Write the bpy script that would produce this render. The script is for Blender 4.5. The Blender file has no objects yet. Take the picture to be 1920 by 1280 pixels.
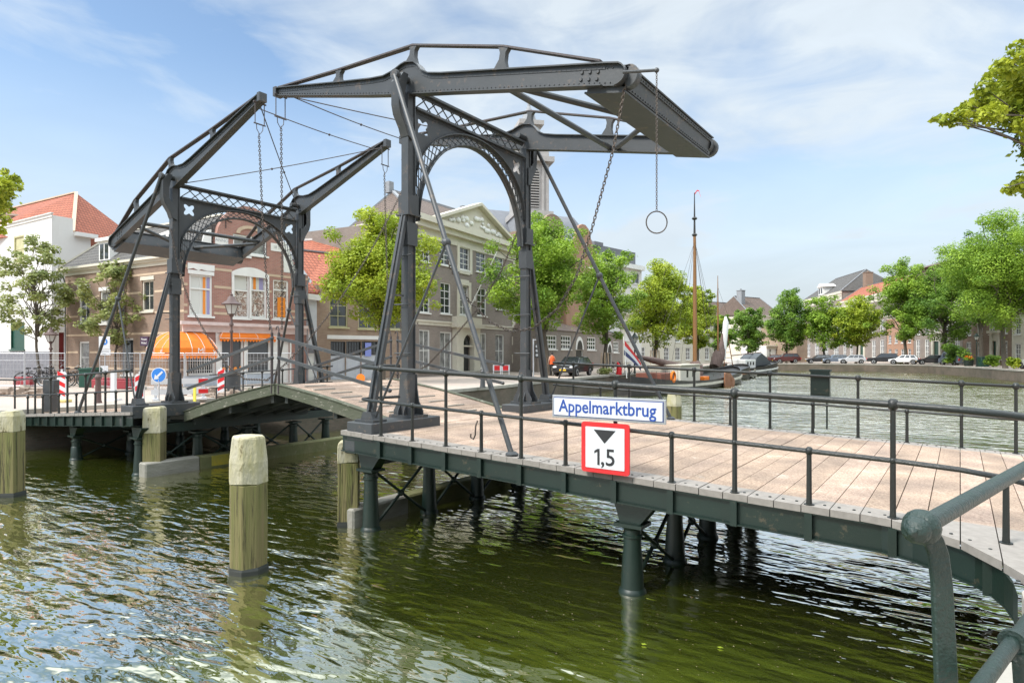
import bpy, bmesh, math, random
import numpy as np
from mathutils import Vector, Matrix
R=math.radians
sc=bpy.context.scene
C=bpy.data.collections.new('place'); sc.collection.children.link(C)
# ---------------------------------------------------------------- camera
AZ=35.42; F=1181.0; HX=960.0; HY=662.0; H=2.9
cam=bpy.data.objects.new('camera',bpy.data.cameras.new('camera')); C.objects.link(cam)
cam.location=(0,0,H); cam.rotation_euler=(R(90),0,R(AZ))
cam.data.sensor_width=36; cam.data.lens=F/1920*36; cam.data.shift_y=(HY-640)/1920
cam.data.clip_start=.05; cam.data.clip_end=3000
sc.camera=cam
# ---------------------------------------------------------------- light
SUN_EL=R(46); SUN_AZ=R(203)      # compass direction the light comes from, measured from +Y towards +X
sd=bpy.data.lights.new('sun','SUN'); sd.energy=1.6; sd.angle=R(14); sd.color=(1,.96,.9)
sun=bpy.data.objects.new('sun',sd); C.objects.link(sun)
sdir=Vector((math.sin(SUN_AZ)*math.cos(SUN_EL),math.cos(SUN_AZ)*math.cos(SUN_EL),math.sin(SUN_EL)))
sun.rotation_euler=sdir.to_track_quat('Z','Y').to_euler(); sun.location=(0,-20,40)
w=bpy.data.worlds.new('World'); sc.world=w; w.use_nodes=True
nt=w.node_tree; nt.nodes.clear(); N=nt.nodes.new; L=nt.links.new
wo=N('ShaderNodeOutputWorld'); bg=N('ShaderNodeBackground'); bg.inputs[1].default_value=.15
sky=N('ShaderNodeTexSky'); sky.sky_type='NISHITA'; sky.sun_disc=False; sky.sun_elevation=SUN_EL; sky.sun_rotation=SUN_AZ
sky.air_density=1.0; sky.dust_density=.25; sky.ozone_density=1.4
tc=N('ShaderNodeTexCoord'); 
def noise_w(scale,stretch,det,dist,loc=(0,0,0)):
    mp=N('ShaderNodeMapping'); mp.inputs['Scale'].default_value=stretch; mp.inputs['Location'].default_value=loc
    mp.inputs['Rotation'].default_value=(R(12),R(-14),R(20))
    L(tc.outputs['Generated'],mp.inputs[0]); n=N('ShaderNodeTexNoise'); n.inputs['Scale'].default_value=scale
    n.inputs['Detail'].default_value=det; n.inputs['Distortion'].default_value=dist; n.inputs['Roughness'].default_value=.55
    L(mp.outputs[0],n.inputs[0]); return n
n1=noise_w(1.5,(1,1,1.9),8,.5,(3.1,.4,1.2)); n2=noise_w(4.2,(1,1,3.4),8,.9,(1,2,3))
ad=N('ShaderNodeMath'); ad.operation='MULTIPLY_ADD'; L(n2.outputs[0],ad.inputs[0]); ad.inputs[1].default_value=.38; L(n1.outputs[0],ad.inputs[2])
# more cloud towards the canal side of the sky (+X), clearer blue towards -X
sx=N('ShaderNodeSeparateXYZ'); L(tc.outputs['Generated'],sx.inputs[0])
a2=N('ShaderNodeMath'); a2.operation='MULTIPLY_ADD'; L(sx.outputs[0],a2.inputs[0]); a2.inputs[1].default_value=.30; L(ad.outputs[0],a2.inputs[2])
rp=N('ShaderNodeValToRGB'); rp.color_ramp.elements[0].position=.42; rp.color_ramp.elements[0].color=(0,0,0,1)
rp.color_ramp.elements[1].position=.66; rp.color_ramp.elements[1].color=(1,1,1,1); L(a2.outputs[0],rp.inputs[0])
def mr(src,a,b_,c,d,smooth=True):
    q=N('ShaderNodeMapRange'); q.interpolation_type='SMOOTHSTEP' if smooth else 'LINEAR'; q.inputs[1].default_value=a; q.inputs[2].default_value=b_; q.inputs[3].default_value=c; q.inputs[4].default_value=d; L(src,q.inputs[0]); return q.outputs[0]
def mt(op,a,b_):
    q=N('ShaderNodeMath'); q.operation=op
    for i,v in enumerate((a,b_)):
        if isinstance(v,(int,float)): q.inputs[i].default_value=v
        else: L(v,q.inputs[i])
    return q.outputs[0]
cf=mt('MULTIPLY',rp.outputs[0],.88)
low=mr(sx.outputs[2],.04,.42,.97,0); high=mr(sx.outputs[2],.47,.57,0,1)     # pale air at the horizon, unseen bright cloud added overhead to lift reflections and fill
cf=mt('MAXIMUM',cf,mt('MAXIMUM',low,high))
hs=N('ShaderNodeHueSaturation'); hs.inputs['Saturation'].default_value=.92; L(sky.outputs[0],hs.inputs[4])
gain=N('ShaderNodeMixRGB'); gain.blend_type='MULTIPLY'; gain.inputs[0].default_value=1; gain.inputs[2].default_value=(.55,.59,.595,1); L(hs.outputs[0],gain.inputs[1])
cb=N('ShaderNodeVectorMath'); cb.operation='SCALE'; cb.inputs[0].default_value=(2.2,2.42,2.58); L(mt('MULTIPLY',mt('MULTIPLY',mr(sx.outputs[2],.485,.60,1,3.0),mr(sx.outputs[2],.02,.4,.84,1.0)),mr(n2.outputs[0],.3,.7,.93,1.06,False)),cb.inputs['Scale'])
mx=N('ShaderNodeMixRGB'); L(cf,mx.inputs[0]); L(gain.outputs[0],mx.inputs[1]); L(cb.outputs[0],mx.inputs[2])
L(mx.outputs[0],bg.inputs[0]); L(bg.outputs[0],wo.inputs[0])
vs=sc.view_settings; vs.view_transform='Standard'; vs.look='None'; vs.gamma=1; vs.exposure=1.32
sc.cycles.max_bounces=6; sc.cycles.transparent_max_bounces=12; sc.cycles.caustics_reflective=False; sc.cycles.caustics_refractive=False

# ---------------------------------------------------------------- helpers
_a=R(AZ); FW=(-math.sin(_a),math.cos(_a)); RT=(math.cos(_a),math.sin(_a))
def P(px,d):
    s=(px-HX)/F; return Vector(((FW[0]+RT[0]*s)*d,(FW[1]+RT[1]*s)*d,0))
def PZ(px,py,z):
    d=(z-H)/((HY-py)/F); v=P(px,d); v.z=z; return v
def Zd(py,d): return H+(HY-py)*d/F
def P3(px,py,d): v=P(px,d); v.z=Zd(py,d); return v
class MB:
    def __init__(s): s.v=[]; s.f=[]; s.m=[]
    def add(s,vs,fs,mi=0):
        b=len(s.v); s.v.extend([tuple(x) for x in vs]); s.f.extend([tuple(i+b for i in f) for f in fs]); s.m.extend([mi]*len(fs)); return s
    def box(s,a,b,mi=0):
        x0,y0,z0=a; x1,y1,z1=b
        return s.add([(x0,y0,z0),(x1,y0,z0),(x1,y1,z0),(x0,y1,z0),(x0,y0,z1),(x1,y0,z1),(x1,y1,z1),(x0,y1,z1)],
            [(3,2,1,0),(4,5,6,7),(0,1,5,4),(1,2,6,5),(2,3,7,6),(3,0,4,7)],mi)
    def cbox(s,c,d,mi=0): return s.box([c[i]-d[i]/2 for i in range(3)],[c[i]+d[i]/2 for i in range(3)],mi)
    def fr(s,p,q,up=(0,0,1)):
        p=Vector(p); q=Vector(q); t=(q-p).normalized(); u=Vector(up); 
        if abs(t.dot(u))>.98: u=Vector((1,0,0))
        x=t.cross(u).normalized(); y=x.cross(t).normalized(); return p,q,x,y
    def bar(s,p,q,w,h,up=(0,0,1),mi=0,w2=None,h2=None):
        p,q,x,y=s.fr(p,q,up); w2=w if w2 is None else w2; h2=h if h2 is None else h2
        vs=[]
        for c,ww,hh in((p,w,h),(q,w2,h2)):
            for a,b in((-1,-1),(1,-1),(1,1),(-1,1)): vs.append(c+x*a*ww/2+y*b*hh/2)
        return s.add(vs,[(0,3,2,1),(4,5,6,7),(0,1,5,4),(1,2,6,5),(2,3,7,6),(3,0,4,7)],mi)
    def tube(s,p,q,r,r2=None,n=8,mi=0,caps=True):
        p,q,x,y=s.fr(p,q); r2=r if r2 is None else r2; vs=[]
        for c,rr in((p,r),(q,r2)):
            for i in range(n):
                a=2*math.pi*i/n; vs.append(c+x*math.cos(a)*rr+y*math.sin(a)*rr)
        fs=[(i,(i+1)%n,n+(i+1)%n,n+i) for i in range(n)]
        if caps: fs+=[tuple(range(n-1,-1,-1)),tuple(range(n,2*n))]
        return s.add(vs,fs,mi)
    def path(s,pts,r,n=6,mi=0,closed=False,rs=None):
        pts=[Vector(p) for p in pts]; k=len(pts); vs=[]; x=None
        for i,p in enumerate(pts):
            a=pts[(i-1)%k] if (closed or i>0) else p; b=pts[(i+1)%k] if (closed or i<k-1) else p
            t=(b-a).normalized()
            if x is None:
                u=Vector((0,0,1)) if abs(t.z)<.95 else Vector((1,0,0)); x=t.cross(u).normalized()
            x=(x-t*x.dot(t)).normalized(); y=x.cross(t)
            rr=rs[i] if rs else r
            for j in range(n):
                an=2*math.pi*j/n; vs.append(p+x*math.cos(an)*rr+y*math.sin(an)*rr)
        fs=[]; m=k if closed else k-1
        for i in range(m):
            for j in range(n): a=i*n; b=((i+1)%k)*n; fs.append((a+j,a+(j+1)%n,b+(j+1)%n,b+j))
        if not closed: fs+=[tuple(range(n-1,-1,-1)),tuple(range((k-1)*n,k*n))]
        return s.add(vs,fs,mi)
    def lathe(s,c,prof,n=16,mi=0,ax='z'):
        vs=[]; 
        for r,z in prof:
            for i in range(n):
                a=2*math.pi*(i+.5)/n; d=(math.cos(a)*r,math.sin(a)*r,z)
                if ax=='y': d=(d[0],d[2],d[1])
                if ax=='x': d=(d[2],d[0],d[1])
                vs.append((c[0]+d[0],c[1]+d[1],c[2]+d[2]))
        fs=[]
        for k in range(len(prof)-1):
            for i in range(n): a=k*n; b=a+n; fs.append((a+i,a+(i+1)%n,b+(i+1)%n,b+i))
        fs+=[tuple(range(n-1,-1,-1)),tuple(range((len(prof)-1)*n,len(prof)*n))]
        return s.add(vs,fs,mi)
    def prism(s,poly,o,ux,uy,th,mi=0):
        """polygon given in (a,b) -> o+a*ux+b*uy, thickened by +-th/2 along the normal"""
        o=Vector(o); ux=Vector(ux); uy=Vector(uy); nrm=ux.cross(uy).normalized(); n=len(poly)
        vs=[o+ux*a+uy*b+nrm*th/2 for a,b in poly]+[o+ux*a+uy*b-nrm*th/2 for a,b in poly]
        fs=[tuple(range(n)),tuple(range(2*n-1,n-1,-1))]+[(i,n+i,n+(i+1)%n,(i+1)%n) for i in range(n)]
        return s.add(vs,fs,mi)
    def strip(s,a,b,nrm,th,mi=0,closed=False):
        """ribbon between two equally long polylines, thickened along nrm"""
        n=len(a); nv=Vector(nrm)*th/2; vs=[]
        for p,q in zip(a,b): p=Vector(p); q=Vector(q); vs+=[p-nv,q-nv,q+nv,p+nv]
        fs=[]
        for i in range(n if closed else n-1):
            A=i*4; B=((i+1)%n)*4
            for j in range(4): fs.append((A+j,B+j,B+(j+1)%4,A+(j+1)%4))
        if not closed: fs+=[(0,1,2,3),(4*n-1,4*n-2,4*n-3,4*n-4)]
        return s.add(vs,fs,mi)
    def dome(s,c,r,n=6,mi=0,sz=1):
        return s.lathe(c,[(r,0),(r*.8,r*.55*sz),(r*.3,r*.9*sz)],n,mi)
    def ball(s,c,r,n=12,mi=0,sq=(1,1,1)):
        pr=[(math.sin(math.pi*k/8)*r,-math.cos(math.pi*k/8)*r) for k in range(1,8)]
        b=len(s.v); s.lathe((0,0,0),pr,n,mi)
        for i in range(b,len(s.v)): x,y,z=s.v[i]; s.v[i]=(c[0]+x*sq[0],c[1]+y*sq[1],c[2]+z*sq[2])
        return s
    def xf(s,M,b=0):
        for i in range(b,len(s.v)): s.v[i]=tuple(M@Vector(s.v[i]))
        return s
W={}
def link(o,parent=None):
    C.objects.link(o)
    if parent is not None: o.parent=parent
    return o
def tag(o,label=None,cat=None,group=None,kind=None):
    if label: o['label']=label
    if cat: o['category']=cat
    if group: o['group']=group
    if kind: o['kind']=kind
    return o
def thing(name,label,cat,loc=(0,0,0),rz=0,group=None):
    o=bpy.data.objects.new(name,None); link(o); o.location=loc; o.rotation_euler=(0,0,rz); o.empty_display_size=.2
    W[o]=Vector(loc); return tag(o,label,cat,group)
def obj(name,mb,mat,parent=None,ang=35,world=True,bevel=0,org=None):
    me=bpy.data.meshes.new(name)
    off=Vector((0,0,0))
    if parent is not None and world: off=W.get(parent,Vector((0,0,0)))
    if org is not None: off=off+Vector(org)
    v=np.array(mb.v,dtype=float)-np.array(off)
    me.from_pydata(v.tolist(),[],mb.f)
    mats=mat if isinstance(mat,(list,tuple)) else [mat]
    for m in mats: me.materials.append(m)
    if len(mats)>1: me.polygons.foreach_set('material_index',mb.m)
    me.update()
    if ang: 
        me.polygons.foreach_set('use_smooth',[True]*len(me.polygons)); me.set_sharp_from_angle(angle=R(ang))
    o=bpy.data.objects.new(name,me); link(o,parent); W[o]=off if parent is not None else Vector((0,0,0))
    if org is not None: o.location=org; 
    if bevel:
        b=o.modifiers.new('bevel','BEVEL'); b.width=bevel; b.segments=1; b.limit_method='ANGLE'; b.angle_limit=R(40)
    return o
def struct(name,mb,mat,ang=0): return tag(obj(name,mb,mat,None,ang),kind='structure')
def one(name,mb,mat,label,cat,group=None,ang=35,loc=None,bevel=0):
    o=obj(name,mb,mat,None,ang,org=loc,bevel=bevel); return tag(o,label,cat,group)
def copy_tree(o,parent=None):
    c=o.copy(); C.objects.link(c); c.parent=parent; W[c]=W.get(o,Vector())
    for ch in KIDS(o): copy_tree(ch,c)
    return c
def KIDS(o): return [x for x in C.objects if x.parent==o]
def dup(o,loc,rz=0,label=None,group=None,s=None):
    c=copy_tree(o); c.location=loc; c.rotation_euler=(0,0,rz)
    if label: c['label']=label
    if group: c['group']=group
    if s: c.scale=(s,s,s) if not isinstance(s,tuple) else s
    return c
def text(name,s,size,mat,parent,M,ext=.002,align='CENTER',sx=1,bold=0):
    cu=bpy.data.curves.new(name,'FONT'); cu.body=s; cu.size=size; cu.extrude=ext; cu.align_x=align; cu.align_y='CENTER'; cu.offset=bold
    cu.resolution_u=3
    t=bpy.data.objects.new('tmp',cu); C.objects.link(t)
    dg=bpy.context.evaluated_depsgraph_get(); me=bpy.data.meshes.new_from_object(t.evaluated_get(dg)); bpy.data.objects.remove(t)
    me.transform(M@Matrix.Diagonal((sx,1,1,1))); me.materials.clear(); me.materials.append(mat); me.name=name
    o=bpy.data.objects.new(name,me); link(o,parent); return o

# ---------------------------------------------------------------- materials
def newmat(n):
    m=bpy.data.materials.new(n); m.use_nodes=True; t=m.node_tree; return m,t,t.nodes['Principled BSDF']
def mat(n,c,rough=.6,metal=0,c2=None,sc_=3,k=.5,bump=.0,bs=20,c3=None,s3=12,t3=.6,spec=None,stretch=None):
    """base colour c broken up by noise towards c2, patches of c3, fine bump"""
    m,t,b=newmat(n); b.inputs['Roughness'].default_value=rough; b.inputs['Metallic'].default_value=metal
    if spec is not None: b.inputs['Specular IOR Level'].default_value=spec
    g=t.nodes.new; l=t.links.new; tc=g('ShaderNodeTexCoord'); src=tc.outputs['Object']
    if stretch:
        mp=g('ShaderNodeMapping'); mp.inputs['Scale'].default_value=stretch; l(src,mp.inputs[0]); src=mp.outputs[0]
    c2=c2 or tuple(x*.78 for x in c)
    n1=g('ShaderNodeTexNoise'); n1.inputs['Scale'].default_value=sc_; n1.inputs['Detail'].default_value=7; n1.inputs['Roughness'].default_value=.62; l(src,n1.inputs[0])
    r=g('ShaderNodeValToRGB'); r.color_ramp.elements[0].position=.5-k*.4; r.color_ramp.elements[1].position=.5+k*.4
    r.color_ramp.elements[0].color=(*c,1); r.color_ramp.elements[1].color=(*c2,1); l(n1.outputs[0],r.inputs[0]); out=r.outputs[0]
    if c3:
        n3=g('ShaderNodeTexNoise'); n3.inputs['Scale'].default_value=s3; n3.inputs['Detail'].default_value=9; n3.inputs['Roughness'].default_value=.7; l(src,n3.inputs[0])
        r3=g('ShaderNodeValToRGB'); r3.color_ramp.elements[0].position=t3; r3.color_ramp.elements[1].position=t3+.07; l(n3.outputs[0],r3.inputs[0])
        x=g('ShaderNodeMixRGB'); l(r3.outputs[0],x.inputs[0]); l(out,x.inputs[1]); x.inputs[2].default_value=(*c3,1); out=x.outputs[0]
    l(out,b.inputs['Base Color'])
    if bump:
        nb=g('ShaderNodeTexNoise'); nb.inputs['Scale'].default_value=bs; nb.inputs['Detail'].default_value=6; l(src,nb.inputs[0])
        bp=g('ShaderNodeBump'); bp.inputs['Strength'].default_value=bump; bp.inputs['Distance'].default_value=.02; l(nb.outputs[0],bp.inputs['Height']); l(bp.outputs[0],b.inputs['Normal'])
    return m
def flat(n,c,rough=.5,metal=0,emit=0):
    m,t,b=newmat(n); b.inputs['Base Color'].default_value=(*c,1); b.inputs['Roughness'].default_value=rough; b.inputs['Metallic'].default_value=metal
    return m
def facecoord(t,g,l):
    """(distance along the wall, height), choosing local x or y by the way the face looks"""
    tc=g('ShaderNodeTexCoord'); s=g('ShaderNodeSeparateXYZ'); l(tc.outputs['Object'],s.inputs[0]); sn=g('ShaderNodeSeparateXYZ'); l(tc.outputs['Normal'],sn.inputs[0])
    ax=g('ShaderNodeMath'); ax.operation='ABSOLUTE'; l(sn.outputs[0],ax.inputs[0]); ay=g('ShaderNodeMath'); ay.operation='ABSOLUTE'; l(sn.outputs[1],ay.inputs[0])
    gt=g('ShaderNodeMath'); gt.operation='GREATER_THAN'; l(ax.outputs[0],gt.inputs[0]); l(ay.outputs[0],gt.inputs[1])
    mx=g('ShaderNodeMix'); l(gt.outputs[0],mx.inputs[0]); l(s.outputs[0],mx.inputs[2]); l(s.outputs[1],mx.inputs[3])
    cb=g('ShaderNodeCombineXYZ'); l(mx.outputs[0],cb.inputs[0]); l(s.outputs[2],cb.inputs[1]); return tc,cb
def brick(n,c,c2,mortar,sc_=1,var=.35,stain=(.1,.08,.06)):
    m,t,b=newmat(n); g=t.nodes.new; l=t.links.new; tc,cb=facecoord(t,g,l)
    bt=g('ShaderNodeTexBrick'); bt.inputs['Scale'].default_value=1; bt.inputs['Brick Width'].default_value=.22*sc_; bt.inputs['Row Height'].default_value=.075*sc_
    bt.inputs['Mortar Size'].default_value=.008*sc_; bt.inputs['Color1'].default_value=(*c,1); bt.inputs['Color2'].default_value=(*c2,1); bt.inputs['Mortar'].default_value=(*mortar,1)
    l(cb.outputs[0],bt.inputs[0])
    n1=g('ShaderNodeTexNoise'); n1.inputs['Scale'].default_value=.8; n1.inputs['Detail'].default_value=8; l(tc.outputs['Object'],n1.inputs[0])
    r=g('ShaderNodeValToRGB'); r.color_ramp.elements[0].position=.35; r.color_ramp.elements[1].position=.75; r.color_ramp.elements[0].color=(0,0,0,1); r.color_ramp.elements[1].color=(var,var,var,1); l(n1.outputs[0],r.inputs[0])
    x=g('ShaderNodeMixRGB'); l(r.outputs[0],x.inputs[0]); l(bt.outputs[0],x.inputs[1]); x.inputs[2].default_value=(*stain,1)
    l(x.outputs[0],b.inputs['Base Color']); b.inputs['Roughness'].default_value=.9
    bp=g('ShaderNodeBump'); bp.inputs['Strength'].default_value=.4; bp.inputs['Distance'].default_value=.01; l(bt.outputs['Fac'],bp.inputs['Height']); bp.invert=True; l(bp.outputs[0],b.inputs['Normal'])
    return m
def tiles(n,c,c2,w=.28,h=.3):
    """pantiles: ribs down the slope, courses across it (slope runs along local y or x)"""
    m,t,b=newmat(n); g=t.nodes.new; l=t.links.new; tc,cb=facecoord(t,g,l)
    bt=g('ShaderNodeTexBrick'); bt.offset=0; bt.inputs['Scale'].default_value=1; bt.inputs['Brick Width'].default_value=w; bt.inputs['Row Height'].default_value=h*.75
    bt.inputs['Mortar Size'].default_value=.035; bt.inputs['Mortar Smooth'].default_value=.6; bt.inputs['Color1'].default_value=(*c,1); bt.inputs['Color2'].default_value=(*c2,1); bt.inputs['Mortar'].default_value=(*[x*.35 for x in c2],1)
    l(cb.outputs[0],bt.inputs[0]); 
    n1=g('ShaderNodeTexNoise'); n1.inputs['Scale'].default_value=1.3; n1.inputs['Detail'].default_value=8; l(tc.outputs['Object'],n1.inputs[0])
    x=g('ShaderNodeMixRGB'); x.blend_type='MULTIPLY'; x.inputs[0].default_value=.5; l(bt.outputs[0],x.inputs[1]); l(n1.outputs[0],x.inputs[2])
    x2=g('ShaderNodeMixRGB'); x2.blend_type='ADD'; x2.inputs[0].default_value=.25; l(x.outputs[0],x2.inputs[1]); x2.inputs[2].default_value=(*c,1)
    l(x2.outputs[0],b.inputs['Base Color']); b.inputs['Roughness'].default_value=.8
    bp=g('ShaderNodeBump'); bp.inputs['Strength'].default_value=.8; bp.inputs['Distance'].default_value=.04; bp.invert=True; l(bt.outputs['Fac'],bp.inputs['Height']); l(bp.outputs[0],b.inputs['Normal'])
    return m
def foliage(n,dark,light,scale=1.1,tr=.35):
    m,t,b=newmat(n); g=t.nodes.new; l=t.links.new; tc=g('ShaderNodeTexCoord')
    n1=g('ShaderNodeTexNoise'); n1.inputs['Scale'].default_value=scale; n1.inputs['Detail'].default_value=4; l(tc.outputs['Object'],n1.inputs[0])
    n2=g('ShaderNodeTexNoise'); n2.inputs['Scale'].default_value=9; n2.inputs['Detail'].default_value=2; l(tc.outputs['Object'],n2.inputs[0])
    a=g('ShaderNodeMath'); a.operation='MULTIPLY_ADD'; l(n2.outputs[0],a.inputs[0]); a.inputs[1].default_value=.55; l(n1.outputs[0],a.inputs[2])
    r=g('ShaderNodeValToRGB'); r.color_ramp.elements[0].position=.55; r.color_ramp.elements[1].position=.98; r.color_ramp.elements[0].color=(*dark,1); r.color_ramp.elements[1].color=(*light,1); l(a.outputs[0],r.inputs[0])
    l(r.outputs[0],b.inputs['Base Color']); b.inputs['Roughness'].default_value=.55; b.inputs['Specular IOR Level'].default_value=.3
    tl=g('ShaderNodeBsdfTranslucent'); l(r.outputs[0],tl.inputs[0]); ms=g('ShaderNodeMixShader'); ms.inputs[0].default_value=tr
    out=t.nodes['Material Output']; l(b.outputs[0],ms.inputs[1]); l(tl.outputs[0],ms.inputs[2]); l(ms.outputs[0],out.inputs[0]); return m
M={}
M['iron']=mat('iron_grey_paint',(.058,.061,.066),.45,.0,c2=(.036,.041,.042),sc_=2.2,k=.7,bump=.06,bs=30,c3=(.105,.085,.07),s3=6,t3=.57)
M['green']=mat('iron_green_paint',(.004,.019,.013),.46,.0,c2=(.007,.014,.010),sc_=1.6,k=.8,bump=.08,bs=40,c3=(.05,.045,.028),s3=8,t3=.60)
M['rail']=mat('rail_paint',(.009,.015,.013),.40,.0,c2=(.022,.02,.017),sc_=2.5,k=.7,bump=.2,bs=60,c3=(.1,.09,.075),s3=10,t3=.64)
M['rust']=mat('rusty_tie_paint',(.085,.06,.06),.6,.0,c2=(.05,.05,.052),sc_=2,k=.8,bump=.3,bs=40)
M['chain']=mat('chain_steel',(.05,.047,.045),.5,.3,c2=(.1,.07,.05),sc_=4,k=.6)
M['fgrail']=mat('handrail_worn_paint',(.006,.026,.017),.42,.0,c2=(.02,.034,.03),sc_=9,k=.8,bump=.5,bs=60,c3=(.16,.17,.16),s3=14,t3=.64)
M['white']=mat('white_paint',(.8,.79,.76),.5,c2=(.72,.71,.68),sc_=2)
M['signwhite']=flat('sign_white',(.66,.67,.69),.35)
M['black']=flat('black_paint',(.02,.02,.022),.4)
M['red']=flat('sign_red',(.6,.012,.016),.4)
M['blue']=flat('sign_blue',(.012,.06,.3),.4)
M['alu']=flat('dull_aluminium',(.4,.41,.42),.4,.6)
M['rubber']=flat('tyre_rubber',(.02,.02,.02),.85)
M['timber']=mat('weathered_timber',(.25,.19,.10),.9,c2=(.15,.165,.045),sc_=1.6,k=.5,bump=1,bs=8,c3=(.06,.05,.025),s3=3.0,t3=.535,stretch=(6,6,.28))
M['timber_green']=mat('algae_timber',(.12,.14,.05),.9,c2=(.2,.18,.09),sc_=3,k=.7,bump=.8,bs=9,c3=(.33,.28,.2),s3=5,t3=.62)
M['glass'],_t,_b=newmat('window_glass'); _b.inputs['Base Color'].default_value=(.035,.04,.045,1); _b.inputs['Roughness'].default_value=.06; _b.inputs['Specular IOR Level'].default_value=.9
M['curtain']=mat('pane_with_curtain',(.3,.3,.29),.25,c2=(.12,.12,.12),sc_=2.5,k=.3,spec=.8)
# ================================================================ SETTING: water, land, quays
G=1.2; GN=1.33
def water_mat():
    m,t,b=newmat('canal_water'); g=t.nodes.new; l=t.links.new; tc=g('ShaderNodeTexCoord')
    nb=g('ShaderNodeTexNoise'); nb.inputs['Scale'].default_value=.35; nb.inputs['Detail'].default_value=4; l(tc.outputs['Object'],nb.inputs[0])
    r=g('ShaderNodeValToRGB'); r.color_ramp.elements[0].position=.35; r.color_ramp.elements[1].position=.7; r.color_ramp.elements[0].color=(.055,.074,.009,1); r.color_ramp.elements[1].color=(.085,.105,.012,1)
    l(nb.outputs[0],r.inputs[0])
    def wave(sc_,rot,st,det,dist):
        mp=g('ShaderNodeMapping'); mp.inputs['Rotation'].default_value=(0,0,R(rot)); mp.inputs['Scale'].default_value=(sc_*st,sc_,sc_); l(tc.outputs['Object'],mp.inputs[0])
        n=g('ShaderNodeTexNoise'); n.inputs['Scale'].default_value=1; n.inputs['Detail'].default_value=det; n.inputs['Distortion'].default_value=dist; n.inputs['Roughness'].default_value=.45; l(mp.outputs[0],n.inputs[0]); return n
    w0=wave(.9,-30,.5,1,.2); w1=wave(2.3,-35,.30,1.5,.25); w2=wave(5.6,-43,.34,1.5,.35); w3=wave(13,-28,.45,1,.3)
    # wind patches: ripples stronger out on the open canal, calmer in the lee of the deck
    pn=g('ShaderNodeTexNoise'); pn.inputs['Scale'].default_value=.22; pn.inputs['Detail'].default_value=3; l(tc.outputs['Object'],pn.inputs[0])
    pr=g('ShaderNodeMapRange'); pr.inputs[1].default_value=.35; pr.inputs[2].default_value=.65; pr.inputs[3].default_value=.55; pr.inputs[4].default_value=1.15; l(pn.outputs[0],pr.inputs[0])
    def mul(a,k):
        q=g('ShaderNodeMath'); q.operation='MULTIPLY'; l(a,q.inputs[0])
        if isinstance(k,float): q.inputs[1].default_value=k
        else: l(k,q.inputs[1])
        return q.outputs[0]
    def add(a,b_):
        q=g('ShaderNodeMath'); q.operation='ADD'; l(a,q.inputs[0]); l(b_,q.inputs[1]); return q.outputs[0]
    h=add(add(mul(w0.outputs[0],.36),mul(w1.outputs[0],.62)),add(mul(w2.outputs[0],.52),mul(w3.outputs[0],.09))); h=mul(h,pr.outputs[0])
    # sheltered water on the near side of the span
    vd=g('ShaderNodeVectorMath'); vd.operation='SUBTRACT'; l(tc.outputs['Object'],vd.inputs[0]); vd.inputs[1].default_value=(-2.9,4.7,0); vs_=g('ShaderNodeVectorMath'); vs_.operation='MULTIPLY'; l(vd.outputs[0],vs_.inputs[0]); vs_.inputs[1].default_value=(.85,.62,0)
    vl=g('ShaderNodeVectorMath'); vl.operation='LENGTH'; l(vs_.outputs[0],vl.inputs[0]); cm=g('ShaderNodeMapRange'); cm.interpolation_type='SMOOTHSTEP'; cm.inputs[1].default_value=1.0; cm.inputs[2].default_value=3.6; cm.inputs[3].default_value=.30; cm.inputs[4].default_value=1; l(vl.outputs['Value'],cm.inputs[0]); h=mul(h,cm.outputs[0])
    # breezier open canal beyond the bridge
    so=g('ShaderNodeSeparateXYZ'); l(tc.outputs['Object'],so.inputs[0]); om=g('ShaderNodeMapRange'); om.inputs[1].default_value=13; om.inputs[2].default_value=32; om.inputs[3].default_value=1; om.inputs[4].default_value=2.6; l(so.outputs[1],om.inputs[0]); h=mul(h,om.outputs[0])
    bp=g('ShaderNodeBump'); bp.inputs['Strength'].default_value=1; bp.inputs['Distance'].default_value=.085; l(h,bp.inputs['Height'])
    t.nodes.remove(b); df=g('ShaderNodeBsdfDiffuse'); l(r.outputs[0],df.inputs[0]); gl=g('ShaderNodeBsdfGlossy'); gl.inputs['Roughness'].default_value=.025; gl.inputs['Color'].default_value=(1,.95,.87,1)
    fr=g('ShaderNodeFresnel'); fr.inputs['IOR'].default_value=1.33; l(bp.outputs[0],fr.inputs['Normal']); l(bp.outputs[0],gl.inputs['Normal'])
    # cloudy algae-rich water: strong surface mirror that falls off quickly as a facet turns to face the eye
    fm=g('ShaderNodeMapRange'); fm.inputs[1].default_value=.022; fm.inputs[2].default_value=.115; fm.inputs[3].default_value=.04; fm.inputs[4].default_value=.86; l(fr.outputs[0],fm.inputs[0])
    ms=g('ShaderNodeMixShader'); l(fm.outputs[0],ms.inputs[0]); l(df.outputs[0],ms.inputs[1]); l(gl.outputs[0],ms.inputs[2]); l(ms.outputs[0],t.nodes['Material Output'].inputs[0])
    return m
struct('water',MB().add([(-70,-60,0),(40,-60,0),(40,140,0),(-70,140,0)],[(0,1,2,3)]),water_mat())
_q=lambda px,d:tuple(P(px,d))[:2]
canal=[(1.44,-60),(1.44,4.1),(1.44,5.4),(1.44,5.5),(1.44,13.3),(3.5,20),(9,30),(13,42),(10.5,52),_q(1990,56),_q(1920,63),_q(1830,77),_q(1740,92),_q(1620,99),_q(1500,104),_q(1400,108),_q(1345,109),_q(1338,92),_q(1285,72),_q(1225,58),(-22.6,45),(-20.6,31),(-19.7,27),(-19.2,21),(-19.2,13.6),(-22.8,13.2),(-22.9,6),(-24,-10),(-25,-60)]
from mathutils.geometry import tessellate_polygon
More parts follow.
